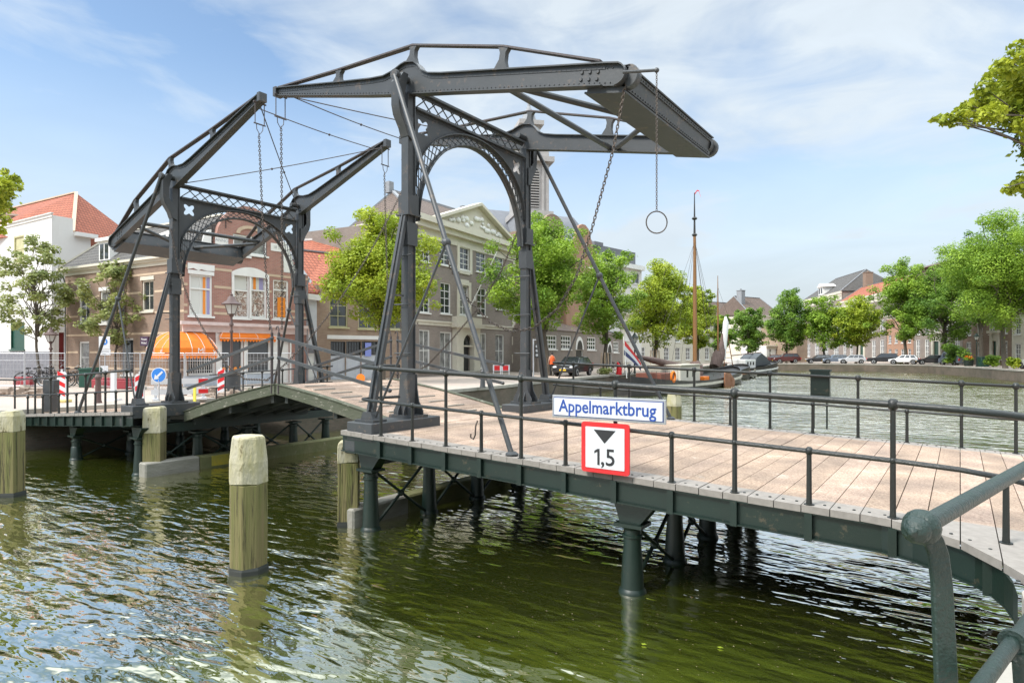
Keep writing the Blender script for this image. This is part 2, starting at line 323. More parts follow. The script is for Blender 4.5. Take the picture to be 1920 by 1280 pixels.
outer=[(-25,-60),(-900,-60),(-900,1500),(1200,1500),(1200,-60),(1.44,-60)]
poly=[Vector((x,y,G)) for x,y in outer]+[Vector((x,y,G)) for x,y in canal[1:-1]]
tr=tessellate_polygon([poly]); mb=MB(); mb.add(poly,[tuple(t) if (poly[t[1]]-poly[t[0]]).cross(poly[t[2]]-poly[t[0]]).z>0 else tuple(t)[::-1] for t in tr])
M['paver']=mat('street_pavers',(.47,.38,.32),.9,c2=(.36,.30,.26),sc_=.5,k=.6,bump=.3,bs=8,c3=(.53,.44,.36),s3=2.5,t3=.55)
struct('ground',mb,M['paver'])
M['quaybrick']=brick('quay_brick',(.13,.10,.075),(.18,.13,.10),(.15,.14,.11),1.0,.8,(.06,.06,.04))
M['stone']=mat('coping_stone',(.42,.39,.34),.85,c2=(.3,.28,.24),sc_=2,bump=.2,bs=12,c3=(.2,.2,.12),s3=4,t3=.6)
def quay(name,pts,label,g=G):
    o=thing(name,label,'quay wall',(pts[0][0],pts[0][1],0))
    wb=MB(); a=[(x,y,-1.2) for x,y in pts]; b=[(x,y,g-.14) for x,y in pts]
    n=[]
    for i,(x,y) in enumerate(pts):
        p=Vector(pts[max(i-1,0)]); q=Vector(pts[min(i+1,len(pts)-1)]); t=(q-p).normalized(); n.append(Vector((-t.y,t.x)))
    fs=[]; vs=[]
    for i,(x,y) in enumerate(pts):
        e=n[i]*.03; e2=n[i]*-.3
        vs+=[(x+e.x,y+e.y,-1.2),(x+e.x,y+e.y,g-.14),(x+e2.x,y+e2.y,g-.14)]
    for i in range(len(pts)-1):
        A=3*i; B=A+3; fs+=[(A,B,B+1,A+1),(A+1,B+1,B+2,A+2)]
    wb.add(vs,fs); obj('wall',wb,M['quaybrick'],o,0)
    cb=MB(); fs=[]; vs=[]
    for i,(x,y) in enumerate(pts):
        e=n[i]*.08; e2=n[i]*-.38
        vs+=[(x+e.x,y+e.y,g-.14),(x+e.x,y+e.y,g+.015),(x+e2.x,y+e2.y,g+.015),(x+e2.x,y+e2.y,g-.14)]
    for i in range(len(pts)-1):
        A=4*i; B=A+4; fs+=[(A+j,B+j,B+(j+1)%4,A+(j+1)%4) for j in range(4)]
    cb.add(vs,fs); obj('coping',cb,M['stone'],o,0); return o
quay('quay_wall',canal[8:17],'long brick quay wall below the row of parked cars across the canal')
quay('quay_wall',canal[16:21],'brick quay wall behind the moored sailing barges on the far left bank')
quay('quay_wall',canal[20:25],'orange brick quay wall running back from the far end of the bridge')
quay('quay_wall',canal[24:29],'dark shaded brick quay wall under the left approach of the bridge')
# near bank, raised slightly, reaches the frame only in the bottom right corner
nb_=MB(); pv_=[(-1.2,0),(.16,3.73),(.30,4.06),(1.45,4.05),(1.45,5.38),(1.45,13.3),(14,13.3),(14,-12),(-6,-12)]
nb_.prism([(x,y) for x,y in pv_],(0,0,GN-.75),(1,0,0),(0,1,0),1.5); struct('pavement',nb_,M['paver'])
quay('quay_wall',[(-6,-12),(-1.2,0),(.16,3.73),(.30,4.06),(1.4,4.0)],'pale stone quay edge in the bottom right corner under the worn handrail',GN+.02)
b_=MB(); b_.box((.335,5.0,-1),(1.4,5.4,1.335)); tag(obj('stone_abutment',b_,M['stone'],None,0,bevel=.02),'pale stone block at the near right end of the bridge deck','stone block')
# ================================================================ BRIDGE
YC=9.8; YN=6.8; YFAR=12.8
def dz(X): return 1.61-.035*(X+7.6) if X>-8.5 else (1.50+.064*(X+16.2))
def ynear(X):
    if X<-.6: return YN
    pts=[(-.6,6.8),(-.35,6.7),(-.1,6.52),(.1,6.33),(.2,6.17),(.27,5.95),(.31,5.7),(.32,5.42)]
    for (a,b),(c,d) in zip(pts,pts[1:]):
        if X<=c: return b+(d-b)*(X-a)/(c-a)
    return 5.42
def deck_mat(k,kg=1):
    m,t,b=newmat('grit_coated_planks'); g=t.nodes.new; l=t.links.new; tc=g('ShaderNodeTexCoord')
    v=g('ShaderNodeTexNoise'); v.inputs['Scale'].default_value=42; v.inputs['Detail'].default_value=5; v.inputs['Roughness'].default_value=.8; l(tc.outputs['Object'],v.inputs[0])
    r=g('ShaderNodeValToRGB'); r.color_ramp.elements[0].position=.36; r.color_ramp.elements[1].position=.62; r.color_ramp.elements[0].color=(.24,.16,.115,1); r.color_ramp.elements[1].color=(.565,.425,.325,1); l(v.outputs[0],r.inputs[0])
    n=g('ShaderNodeTexNoise'); n.inputs['Scale'].default_value=1.1; n.inputs['Detail'].default_value=8; l(tc.outputs['Object'],n.inputs[0])
    r2=g('ShaderNodeValToRGB'); r2.color_ramp.elements[0].position=.35; r2.color_ramp.elements[1].position=.72; r2.color_ramp.elements[0].color=(.60*k,.60*k,.61*k*kg,1); r2.color_ramp.elements[1].color=(1.16*k,1.13*k,1.09*k*kg,1); l(n.outputs[0],r2.inputs[0])
    x=g('ShaderNodeMixRGB'); x.blend_type='MULTIPLY'; x.inputs[0].default_value=1; l(r.outputs[0],x.inputs[1]); l(r2.outputs[0],x.inputs[2])
    # grit worn off in patches shows grey timber
    n3=g('ShaderNodeTexNoise'); n3.inputs['Scale'].default_value=2.2; n3.inputs['Detail'].default_value=10; n3.inputs['Roughness'].default_value=.75; l(tc.outputs['Object'],n3.inputs[0])
    r3=g('ShaderNodeValToRGB'); r3.color_ramp.elements[0].position=.58; r3.color_ramp.elements[1].position=.68; r3.color_ramp.elements[1].color=(.6,.6,.6,1); l(n3.outputs[0],r3.inputs[0])
    x3=g('ShaderNodeMixRGB'); l(r3.outputs[0],x3.inputs[0]); l(x.outputs[0],x3.inputs[1]); x3.inputs[2].default_value=(.5,.44,.38,1)
    # bare grey margin on the seaward edge of the planks
    s=g('ShaderNodeSeparateXYZ'); l(tc.outputs['Object'],s.inputs[0]); ab=g('ShaderNodeMath'); ab.operation='ABSOLUTE'; l(s.outputs[1],ab.inputs[0])
    gt=g('ShaderNodeMapRange'); gt.inputs[1].default_value=2.62; gt.inputs[2].default_value=2.68; l(ab.outputs[0],gt.inputs[0])
    wn=g('ShaderNodeTexNoise'); wn.inputs['Scale'].default_value=14; wn.inputs['Detail'].default_value=5; l(tc.outputs['Object'],wn.inputs[0])
    wr=g('ShaderNodeValToRGB'); wr.color_ramp.elements[0].color=(.19,.17,.15,1); wr.color_ramp.elements[1].color=(.36,.325,.29,1); l(wn.outputs[0],wr.inputs[0])
    x4=g('ShaderNodeMixRGB'); l(gt.outputs[0],x4.inputs[0]); l(x3.outputs[0],x4.inputs[1]); l(wr.outputs[0],x4.inputs[2])
    l(x4.outputs[0],b.inputs['Base Color']); b.inputs['Roughness'].default_value=.88
    bp=g('ShaderNodeBump'); bp.inputs['Strength'].default_value=.35; bp.inputs['Distance'].default_value=.004; l(v.outputs[0],bp.inputs['Height']); l(bp.outputs[0],b.inputs['Normal'])
    return m
DK=[deck_mat(1.0),deck_mat(.93,.98),deck_mat(1.07,1.02)]
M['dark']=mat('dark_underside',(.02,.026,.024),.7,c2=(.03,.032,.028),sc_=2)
M['leafwood']=mat('mossy_leaf_timber',(.11,.11,.08),.9,c2=(.065,.078,.045),sc_=2.5,k=.7,bump=.6,bs=10,c3=(.3,.28,.23),s3=6,t3=.58,stretch=(1,1,3))
def planks(x0,x1,n,yn,yf,z,th=.07,gap=.009):
    mb=MB(); rr=random.Random(5); w_=(x1-x0)/n
    for i in range(n):
        a=x0+i*w_+gap/2; b=x0+(i+1)*w_-gap/2; dzv=rr.uniform(-.003,.003); j=rr.uniform(-.006,.01)
        za,zb=z(a)+dzv,z(b)+dzv
        ya,yb=yn(a)+j,yn(b)+j
        mb.add([(a,ya,za-th),(b,yb,zb-th),(b,yf,zb-th),(a,yf,za-th),(a,ya,za),(b,yb,zb),(b,yf,zb),(a,yf,za)],[(3,2,1,0),(4,5,6,7),(0,1,5,4),(1,2,6,5),(2,3,7,6),(3,0,4,7)],rr.randrange(3))
    return mb
COL=[7.1,8.5,9.9,11.35,12.5]
def column_mb(x,y,ztop=1.02):
    mb=MB(); k=1.0
    mb.lathe((x,y,0),[(.16,-1.6),(.155,-.06),(.17,-.05),(.17,.0),(.16,.035),(.14,.06),(.125,.35),(.108,ztop-.28),(.108,ztop-.16),(.125,ztop-.15),(.125,ztop-.125),(.105,ztop-.115),(.105,ztop-.06),(.13,ztop-.04),(.15,ztop-.02)],20)
    mb.box((x-.18,y-.15,ztop-.02),(x+.18,y+.15,ztop+.02)); return mb
def bracket_mb(x,y,z0,z1,s=1):
    mb=MB()
    mb.prism([(-.34,z1),(.34,z1),(.3,z1-.05),(.13,z0),(-.13,z0),(-.3,z1-.05)],(x,y,0),(0,1,0),(0,0,1),.16); return mb
def span(name,label,x0,x1,rows,sgn,center):
    o=thing(name,label,'bridge span',center)
    n=int(round((x1-x0)/.262))
    yn=ynear if sgn>0 else (lambda X:YN)
    # planks with their bolt heads
    bb=planks(x0,x1,n,yn,YFAR,dz); w_=(x1-x0)/n
    for i in range(n):
        for f in(.25,.75):
            X=x0+(i+f)*w_
            for Y in (ynear(X)+.13 if sgn>0 else YN+.13,YFAR-.13): bb.lathe((X,Y,dz(X)+.004),[(.016,-.004),(.014,.003)],6,mi=3)
    obj('deck',bb,DK+[M['dark']],o,0)
    # edge girders following the deck edge
    xs=[x0+i*(x1-x0)/30 for i in range(31)]
    if sgn>0: xs=[x for x in xs if x<-.6]+[-.6,-.35,-.1,.1,.2,.27,.31,.32]
    sxs=([-7.4,-6.05,-4.73,-3.36,-1.96,-.51] + [-6.72,-5.4,-4.05,-2.66,-1.23,.18]) if sgn>0 else [-16.15-1.16*i for i in range(6)]+[-16.73-1.16*i for i in range(6)]
    for nm,yf,off in(('edge_girder',yn,.06),('edge_girder',lambda X:YFAR,-.06)):
        mb=MB()
        a=[(x,yf(x)+off,dz(x)-.072) for x in xs]; b=[(x,yf(x)+off,dz(x)-.335) for x in xs]
        mb.strip(a,b,(0,1,0),.016)
        for zz in(-.08,-.33): mb.strip([(x,yf(x)+off-.05,dz(x)+zz) for x in xs],[(x,yf(x)+off+.05,dz(x)+zz) for x in xs],(0,0,1),.014)
        for x in sxs:
            y=yf(x); s_=1 if off>0 else -1
            mb.box((x-.035,y if s_>0 else y-.05,dz(x)-.345),(x+.035,y+.05 if s_>0 else y,dz(x)-.075))
        g=obj(nm,mb,M['green'],o,0)
    # joists and cross girders below
    js=MB(); k=0
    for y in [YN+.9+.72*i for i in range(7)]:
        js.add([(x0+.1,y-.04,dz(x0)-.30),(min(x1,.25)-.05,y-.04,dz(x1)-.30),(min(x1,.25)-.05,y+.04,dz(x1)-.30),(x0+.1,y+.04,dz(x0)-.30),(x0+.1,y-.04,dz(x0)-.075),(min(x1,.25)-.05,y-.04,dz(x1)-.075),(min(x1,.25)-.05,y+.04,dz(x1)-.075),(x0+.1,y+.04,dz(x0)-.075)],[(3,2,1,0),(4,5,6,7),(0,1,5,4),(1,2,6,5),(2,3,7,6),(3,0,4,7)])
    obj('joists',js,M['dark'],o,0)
    for rx in rows:
        zt=dz(rx)-.36
        cg=MB(); cg.box((rx-.1,YN+.25,zt-.2),(rx+.1,YFAR-.1,zt+.02)); obj('cross_girder',cg,M['green'],o,0)
        for y in COL:
            obj('column',column_mb(rx,y,zt-.27),M['green'],o,35)
        cb=MB()
        cb.prism([(-.2,0),(.3,0),(.3,-.03),(.12,-.25),(-.12,-.25),(-.16,-.1)],(rx,COL[0],zt-.02),(1,0,0),(0,0,1),.2); obj('capital_bracket',cb,M['green'],o,0)
        for a,b in zip(COL[:-1],COL[1:]):
            for (ya,za),(yb,zb) in (((a+.12,zt-.35),(b-.14,.06)),((b-.12,zt-.35),(a+.14,.06))):
                xb=MB(); xb.tube((rx+(.02 if ya<yb else -.02),ya,za),(rx+(.02 if ya<yb else -.02),yb,zb),.026,n=8)
                if ya<yb: xb.ball((rx,(ya+yb)/2,(za+zb)/2),.06,10)
                obj('cross_brace',xb,M['green'],o,30)
    return o
s1=span('approach_span','near fixed bridge span with sandy plank deck on green iron columns',-8.3,1.3,(-7.9,-3.25),1,(-3.5,YC,1.45))
s2=span('approach_span','far fixed bridge span joining the street with roadworks, low over the dark quay wall',-23.4,-15.75,(-15.95,-19.6),-1,(-19.5,YC,1.2))
# ---- railings
def railing(name,label,posts,tops,low,z,flare=(),h=1.06,m='rail',end=None,r=.033):
    """posts: list of (x,y,tall); tops/low: polyline of (x,y) for both rails"""
    o=thing(name,label,'railing',group='tube railings along the bridge edges',loc=(posts[0][0],posts[0][1],z(posts[0][0])))
    a=MB(); a.path([(x,y,z(x)+h) for x,y in tops],r,10); obj('top_rail',a,M[m],o,40)
    a=MB(); a.path([(x,y,z(x)+h*.505) for x,y in low],r*.76,8); obj('lower_rail',a,M[m],o,40)
    for x,y,t in posts:
        a=MB(); hh=h if t else h*.505
        a.lathe((x,y,z(x)),[(.05,0),(.05,.008),(.03,.012),(.027,.05),(.024,hh-.08),(.024,hh-.03)],8)
        a.ball((x,y,z(x)+hh),.052 if t else .04,10,sq=(1,1,1.15))
        if t: a.ball((x,y,z(x)+h*.505),.036,8)
        obj('post',a,M[m],o,40)
    return o
tall=[-7.4,-6.05,-4.73,-3.36,-1.96,-.51]; short=[-6.72,-5.4,-4.05,-2.66,-1.23]
yr=lambda X:YN+.06
near_path=[(-7.85,7.7),(-7.95,7.2),(-7.9,6.93),(-7.7,6.86)]+[(x,6.86) for x in(-7.4,-6.05,-4.73,-3.36,-1.96,-.51)]+[(0,6.78),(.31,6.6),(.6,6.25),(.75,5.8),(.78,5.45)]
n1_=railing('bridge_railing','dark tube railing on the near edge of the bridge deck, holding the blue name sign',
    [(x,6.86,1) for x in tall]+[(x,6.86,0) for x in short]+[(.31,6.6,0),(.72,5.95,1)],near_path,near_path,dz)
ft=[-7.3,-5.9,-4.45,-2.97,-1.48,.02]; fs_=[-6.6,-5.2,-3.72,-2.22,-.74]
railing('bridge_railing','dark tube railing on the far edge of the near bridge span',
    [(x,12.72,1) for x in ft]+[(x,12.72,0) for x in fs_]+[(.72,12.7,1)],[(-7.85,12.72),(.72,12.72),(1.3,12.9)],[(-7.85,12.72),(.72,12.72)],dz,r=.027)
lt=[-16.15-1.16*i for i in range(6)]; ls=[-16.73-1.16*i for i in range(6)]
railing('bridge_railing','brownish tube railing on the near edge of the left approach span',
    [(x,6.9,1) for x in lt]+[(x,6.9,0) for x in ls]+[(-23.6,6.9,1)],[(-15.9,6.9),(-23.6,6.9),(-25.2,6.4),(-26.6,5.2)],[(-15.9,6.9),(-23.6,6.9),(-25.2,6.4),(-26.6,5.2)],lambda X:max(dz(X),G-.1),h=.98,r=.026)
railing('bridge_railing','thin tube railing on the far edge of the left approach span',
    [(x,12.72,1) for x in lt]+[(x,12.72,0) for x in ls],[(-15.9,12.72),(-23.0,12.72)],[(-15.9,12.72),(-23.0,12.72)],lambda X:max(dz(X),G-.1),h=.98,r=.024)
# ---- portals
def ell(y,a,b,z0): 
    q=1-((y-YC)/a)**2; return z0+b*math.sqrt(max(q,0))
def portal(name,label,X,zp,s):
    """s=+1: land side of the gate is +X"""
    o=thing(name,label,'bridge gate',(X,YC,1.6)); zb=1.78 if s>0 else 1.66; I=M['iron']
    for i,(yp,e) in enumerate(((7.97,-1),(11.63,1))):
        # stone plinth beam
        b=MB(); ya,yb=sorted((yp-e*.5,yp+e*1.12)); b.box((X-.30,ya,zb-.3),(X+.30,yb,zb)); b.box((X-.36,min(yp+e*.62,yp+e*1.12),zb-.52),(X-.1,max(yp+e*.62,yp+e*1.12),zb-.3))
        obj('plinth',b,I,o,0,bevel=.012)
        p=MB()
        p.box((X-.08,yp-.095,zb+.05),(X+.08,yp-.075,zp-.25)); p.box((X-.08,yp+.075,zb+.05),(X+.08,yp+.095,zp-.25)); p.box((X-.055,yp-.075,zb+.05),(X+.055,yp+.075,zp-.25))
        p.box((X-.28,yp-.2,zb),(X+.28,yp+.2,zb+.05))
        fl=[(-.09,.75),(-.1,.5),(-.14,.28),(-.24,.12),(-.24,.05),(.24,.05),(.24,.12),(.14,.28),(.1,.5),(.09,.75)]
        p.prism(fl,(X,yp-.115,zb),(1,0,0),(0,0,1),.02); p.prism(fl,(X,yp+.115,zb),(1,0,0),(0,0,1),.02)
        p.prism([(a*.8,c) for a,c in fl],(X-.07,yp,zb),(0,1,0),(0,0,1),.02); p.prism([(a*.8,c) for a,c in fl],(X+.07,yp,zb),(0,1,0),(0,0,1),.02)
        p.box((X-.12,yp-.13,zp-2.35),(X+.12,yp+.13,zp-2.02)); p.box((X-.15,yp-.16,zp-2.38),(X+.15,yp+.16,zp-2.35))
        p.box((X-.105,yp-.12,zp-2.9),(X+.105,yp+.12,zp-2.5))
        # rungs
        for k in range(3): p.tube((X-.2,yp-.14,2.9+k*.85),(X+.2,yp-.14,2.9+k*.85),.012,n=6)
        obj('post',p,I,o,30)
        h=MB(); hd=[(0,-1.05),(.12,-1.0),(.17,-.86),(.3,-.66),(.34,-.5),(.34,-.1),(.24,.06),(.12,.06),(.16,-.1),(.2,-.28),(.2,-.52),(.1,-.66),(0,-.66)]
        for xx in(-.085,.085): h.prism([(e*a,c) for a,c in hd],(X+xx,yp-e*.02,zp),(0,1,0),(0,0,1),.025)
        h.strip([(X-.09,yp-e*.02+e*a,zp+c) for a,c in hd[:7]],[(X+.09,yp-e*.02+e*a,zp+c) for a,c in hd[:7]],(0,e*.5,-.5),.02)
        h.tube((X,yp-.3,zp),(X,yp+.3,zp),.06,n=14); h.tube((X,yp+e*.3,zp),(X,yp+e*.36,zp),.085,n=14)
        obj('bearing_head',h,I,o,30)
        # side strut
        st=MB(); y0=yp+e*.86; 
        st.bar((X,y0,zb+.16),(X,y0-e*.12,zb+.75),.16,.07,(0,e,0)); st.bar((X,y0-e*.12,zb+.75),(X,yp+e*.1,zp-2.35),.16,.07,(0,e,0),w2=.13)
        st.bar((X,y0,zb+.16),(X,y0-e*.12,zb+.75),.03,.15,(0,e,0)); st.bar((X,y0-e*.12,zb+.75),(X,yp+e*.1,zp-2.35),.03,.15,(0,e,0),h2=.11)
        st.box((X-.22,y0-.16,zb+.002),(X+.22,y0+.14,zb+.035)); st.prism([(-.15,.03),(.15,.03),(.09,.16),(-.09,.16)],(X,y0,zb),(1,0,0),(0,0,1),.2)
        st.bar((X-.0,yp+e*.13,3.9),(X,yp+e*.42,3.9),.03,.03)
        obj('side_strut',st,I,o,20)
        # long raking stay down to the deck and its thin tie
        fx=X+s*2.97; ftx=(fx,yp+e*1.04,dz(fx)+.01); tp=(X,yp+e*.33,zp-.02); stt=MB()
        stt.tube(tp,ftx,.043,.037,n=12); stt.lathe((ftx[0],ftx[1],ftx[2]),[(.09,0),(.09,.02),(.05,.05)],10)
        f=.5; md=Vector(tp).lerp(Vector(ftx),f); stt.ball(tuple(md),.075,10)
        obj('stay',stt,I,o,30)
        t2=MB(); t2.tube(tuple(md),(X+s*.1,y0+e*.02,zb+.03),.02,n=6); obj('stay_tie',t2,I,o,30)
    ya,yb=8.1,11.5
    c=MB(); zt=zp-.12
    for zz in(zt,zt-.32): c.box((X-.09,ya,zz-.03),(X+.09,yb,zz+.012)); c.box((X-.02,ya,zz-.075),(X+.02,yb,zz-.032))
    obj('cross_beam',c,I,o,20)
    lt_=MB(); n=13; w_=(yb-ya)/n; 
    for i in range(n+1):
        y=ya+i*w_
        for sg in(1,-1):
            p=(X+sg*.012,y,zt-.32); q=(X+sg*.012,y+sg*w_*1.25,zt-.05)
            if ya-.01<=q[1]<=yb+.01: lt_.bar(p,q,.022,.012,(1,0,0))
    # lattice between the two arch ribs
    ai,bi,zi=1.62,1.72,zp-2.42; ao,bo,zo=1.72,1.32,zp-1.83
    k=30; ph=[math.pi*i/k for i in range(k+1)]
    inn=[(YC-ai*math.cos(t),zi+bi*math.sin(t)) for t in ph]; out=[(YC-ao*math.cos(t),zo+bo*math.sin(t)) for t in ph]
    for i in range(k-1):
        for (a,b) in(((inn[i]),(out[min(i+2,k)])),((out[i]),(inn[min(i+2,k)]))):
            lt_.bar((X,a[0],a[1]),(X,b[0],b[1]),.015,.012,(1,0,0))
    obj('lattice',lt_,I,o,0)
    for pts in(inn,out):
        r_=MB(); r_.path([(X,y,z) for y,z in pts],.03,6)
        r_.strip([(X-.08,y,z) for y,z in pts],[(X+.08,y,z) for y,z in pts],(0,0,1),.02); obj('arch_rib',r_,I,o,30)
    # spandrel plates with a quatrefoil cut through
    for e in(-1,1):
        sp=MB(); zc=zt-.36; cy=YC+e*1.47; cz=zc-.24; rq=.13
        m_=40; inner=[]
        for j in range(m_):
            a=2*math.pi*j/m_; rr=rq*(1-.34*math.cos(4*a)); inner.append((cy+rr*math.cos(a),cz+rr*math.sin(a)))
        def outer(a):
            # ray from quatrefoil centre to the spandrel outline
            dy,dz_=math.cos(a),math.sin(a); best=9
            for st_ in range(1,160):
                q=st_*.012; y=cy+dy*q; z=cz+dz_*q
                if z>zc or abs(y-YC)>1.7 or z<ell(y,ao,bo,zo)+.01: return (cy+dy*(q-.006),cz+dz_*(q-.006))
            return (cy+dy*1.9,cz+dz_*1.9)
        ot=[outer(2*math.pi*j/m_) for j in range(m_)]
        sp.strip([(X,y,z) for y,z in inner],[(X,y,z) for y,z in ot],(1,0,0),.02,closed=True)
        # long thin toe of the spandrel towards the crown and down the post
        toe=[]; y=cy
        a1=[(YC+e*t) for t in np.linspace(.25,1.3,16)]
        sp.strip([(X,yy,zc) for yy in a1],[(X,yy,min(zc-.001,ell(yy,ao,bo,zo)+.02)) for yy in a1],(1,0,0),.016)
        a2=[cz-.2-t for t in np.linspace(0,.8,12)]
        def ye(z): q=(z-zo)/bo; q=max(0,min(1,q)); return YC+e*ao*math.sqrt(1-q*q)
        sp.strip([(X,YC+e*1.71,z) for z in a2],[(X,min(max(ye(z),YC-1.7),YC+1.7),z) for z in a2],(1,0,0),.014)
        obj('spandrel',sp,I,o,0)
    return o
XN,XF=-7.9,-16.05
portal('lift_gate','tall near iron gate of the drawbridge with arched lattice crossbeam',XN,7.68,1)
portal('lift_gate','smaller looking far iron gate of the drawbridge in front of the brick corner shop',XF,7.27,-1)
# ---- balance frames
def balance(name,label,tip,pin,end,s):
    o=thing(name,label,'balance frame',(pin[0],YC,pin[1])); I=M['iron']
    ux=Vector((end[0]-tip[0],0,end[1]-tip[1])); Lt=ux.length; ux/=Lt; uz=Vector((-ux.z,0,ux.x))
    if uz.z<0: uz=-uz
    T=Vector((tip[0],0,tip[1])); sp=(Vector((pin[0],0,pin[1]))-T).dot(ux)
    def at(q,t,y): v=T+ux*q+uz*t; return (v.x,y,v.z)
    top=[(0,.07),(sp*.5,.11),(sp-.95,.14),(sp-.62,.17),(sp-.38,.25),(sp-.2,.35),(sp-.1,.385),(sp+.1,.385),(sp+.2,.33),(sp+.32,.23),(sp+.5,.175),(sp+.8,.16),(Lt-.35,.155)]
    bot=[(0,-.08),(sp-1,-.15),(sp,-.16),(sp+1,-.15),(Lt-.35,-.145)]
    rnd=[(Lt-.2+.15*math.sin(a)*1.3,.155*math.cos(a)) for a in [math.pi*i/10 for i in range(1,10)]]
    outline=bot+[(q,t) for q,t in reversed(rnd)]+list(reversed(top))
    tops=top+[rnd[0],rnd[1]]
    for y,e in((7.97,-1),(11.63,1)):
        b=MB(); b.prism([(q,t) for q,t in outline],(T.x,y,T.z),ux,uz,.05)
        ed=top+rnd+list(reversed(bot))
        b.strip([at(q,t,y-.085) for q,t in top+rnd],[at(q,t,y+.085) for q,t in top+rnd],uz,.02)
        b.strip([at(q,t,y-.085) for q,t in bot],[at(q,t,y+.085) for q,t in bot],uz,.02)
        b.strip([at(q,t-.035,y+e*.028) for q,t in top],[at(q,t-.075,y+e*.028) for q,t in top],(0,1,0),.012)
        b.box((at(0,0,y)[0]-.06*s,y-.09,at(0,0,y)[2]-.1),(at(0,0,y)[0]+.04*s,y+.09,at(0,0,y)[2]+.09)) if s>0 else b.box((at(0,0,y)[0]-.04,y-.09,at(0,0,y)[2]-.1),(at(0,0,y)[0]+.06,y+.09,at(0,0,y)[2]+.09))
        rv=b; q=.12
        while q<Lt-.2:
            tt=np.interp(q,[a for a,_ in top],[c for _,c in top])-.06; bb_=np.interp(q,[a for a,_ in bot],[c for _,c in bot])+.04
            for t in(tt,bb_):
                c=at(q,t,y+e*.025); c2=at(q,t,y-e*.025)
                rv.lathe((c[0],c[1],c[2]),[(.013,-.002 if e>0 else .002),(.008,.014*e)],5,ax='y')
            q+=.085
        for dx in(0,.13,.26):
            for dt in(.05,-.05):
                c=at(Lt-.72+dx,dt,y+e*.025); rv.lathe(c,[(.03,0),(.022,.02*e)],8,ax='y')
        obj('balance_beam',b,I,o,25)
        # truss tie above the beam on three brackets
        tb=[(0.05,.09),(sp*.5,.36),(sp,.68),(sp+2.03,.52),(Lt-.45,.2)]
        t_=MB()
        for a,c in zip(tb,tb[1:]): t_.bar(at(a[0],a[1],y),at(c[0],c[1],y),.11,.028,uz)
        obj('tie_bar',t_,M['rust'],o,0)
        for q0,h0,h1 in((sp*.5,.12,.345),(sp,.38,.665),(sp+2.03,.16,.505)):
            k_=MB(); prf=[(-.13,h0),(-.05,h0+(h1-h0)*.45),(-.05,h0+(h1-h0)*.75),(-.1,h1),(.1,h1),(.06,h0+(h1-h0)*.75),(.07,h0+(h1-h0)*.4),(.13,h0)]
            k_.prism([(q0+a,b_) for a,b_ in prf],(T.x,y,T.z),ux,uz,.09); obj('tie_bracket',k_,I,o,30)
        # stirrup hanger at the tip
        hg=MB(); x,yy,z=at(.1,-.08,y)
        for d in(-.11,.11): hg.tube((x,y+d,z+.03),(x,y+d,z-.46),.011,n=6)
        hg.tube((x,y-.14,z-.46),(x,y+.14,z-.46),.015,n=6); hg.tube((x,y-.15,z),(x,y+.15,z),.02,n=8)
        hg.path([(x,y-.08,z-.46),(x,y-.07,z-.58),(x,y,z-.68),(x,y+.07,z-.58),(x,y+.08,z-.46)],.009,6)
        obj('hanger',hg,M['rust'],o,30)
    # counterweight box across the heavy end
    cw=MB(); A=(Lt-.5,.155); B=(Lt-.02,.155)
    def bx(q0,q1,t0,t1,y0,y1):
        vs=[at(q0,t0,y0),at(q1,t0,y0),at(q1,t0,y1),at(q0,t0,y1),at(q0,t1,y0),at(q1,t1,y0),at(q1,t1,y1),at(q0,t1,y1)]
        cw.add(vs,[(3,2,1,0),(4,5,6,7),(0,1,5,4),(1,2,6,5),(2,3,7,6),(3,0,4,7)])
    bx(Lt-.62,Lt-.04,-.2,.13,8.0,11.6); bx(Lt-.66,Lt,-.225,-.2,8.0,11.6); bx(Lt-.66,Lt,.13,.15,8.0,11.6)
    for t in(-.14,.09): bx(Lt-.04,Lt-.02,t-.03,t+.03,8.0,11.6)
    for y in(8.06,11.78):
        cw.lathe((0,0,0),[(.0,-.06),(.15,-.06),(.165,-.05),(.165,.05),(.15,.06),(0,.06)],20,ax='y')
        for i in range(len(cw.v)-6*20,len(cw.v)): v=cw.v[i]; c=at(Lt-.02 if y<9 else Lt-.12,0,0); cw.v[i]=(v[0]+c[0],v[1]+y,v[2]+c[2])
    rv=cw; y=8.15
    while y<11.5:
        for t in(-.14,.09):
            c=at(Lt-.018,t,y); rv.cbox(c,(.02,.02,.02))
        y+=.09
    obj('counterweight_box',cw,I,o,25)
    # K bracing
    for (q0,y0,q1,y1,rr_) in((sp+2.15,8.0,sp+2.15,11.6,.055),(sp+2.3,8.0,Lt-.62,9.6,.05),(sp+2.3,11.6,Lt-.62,10.0,.05)):
        k_=MB(); k_.tube(at(q0,-.08,y0),at(q1,-.08,y1),rr_,n=10); obj('cross_tube',k_,I,o,30)
    for (q0,y0,q1,y1) in((.15,8.0,sp,11.6),(sp,8.0,.15,11.6),(.3,8.0,.3,11.6)):
        k_=MB(); a=Vector(at(q0,-.05,y0)); b=Vector(at(q1,-.05,y1)); pts=[]
        for i in range(11):
            f=i/10; p=a.lerp(b,f); p.z-=.10*math.sin(math.pi*f)*0.4; pts.append(p)
        k_.path(pts,.012,5); m_=a.lerp(b,.55 if q0<1 else .45); k_.ball(tuple(m_-Vector((0,0,.04))),.03,8)
        obj('bracing_rod',k_,M['rust'],o,30)
    return o
balance('balance_frame','near balance frame with riveted beams and counterweight box high over the deck',(-11.72,8.40),(-7.88,7.66),(-3.72,6.72),1)
balance('balance_frame','far balance frame tilting down to its counterweight box in front of the brick shop',(-12.32,8.43),(-16.07,7.25),(-19.6,5.98),-1)
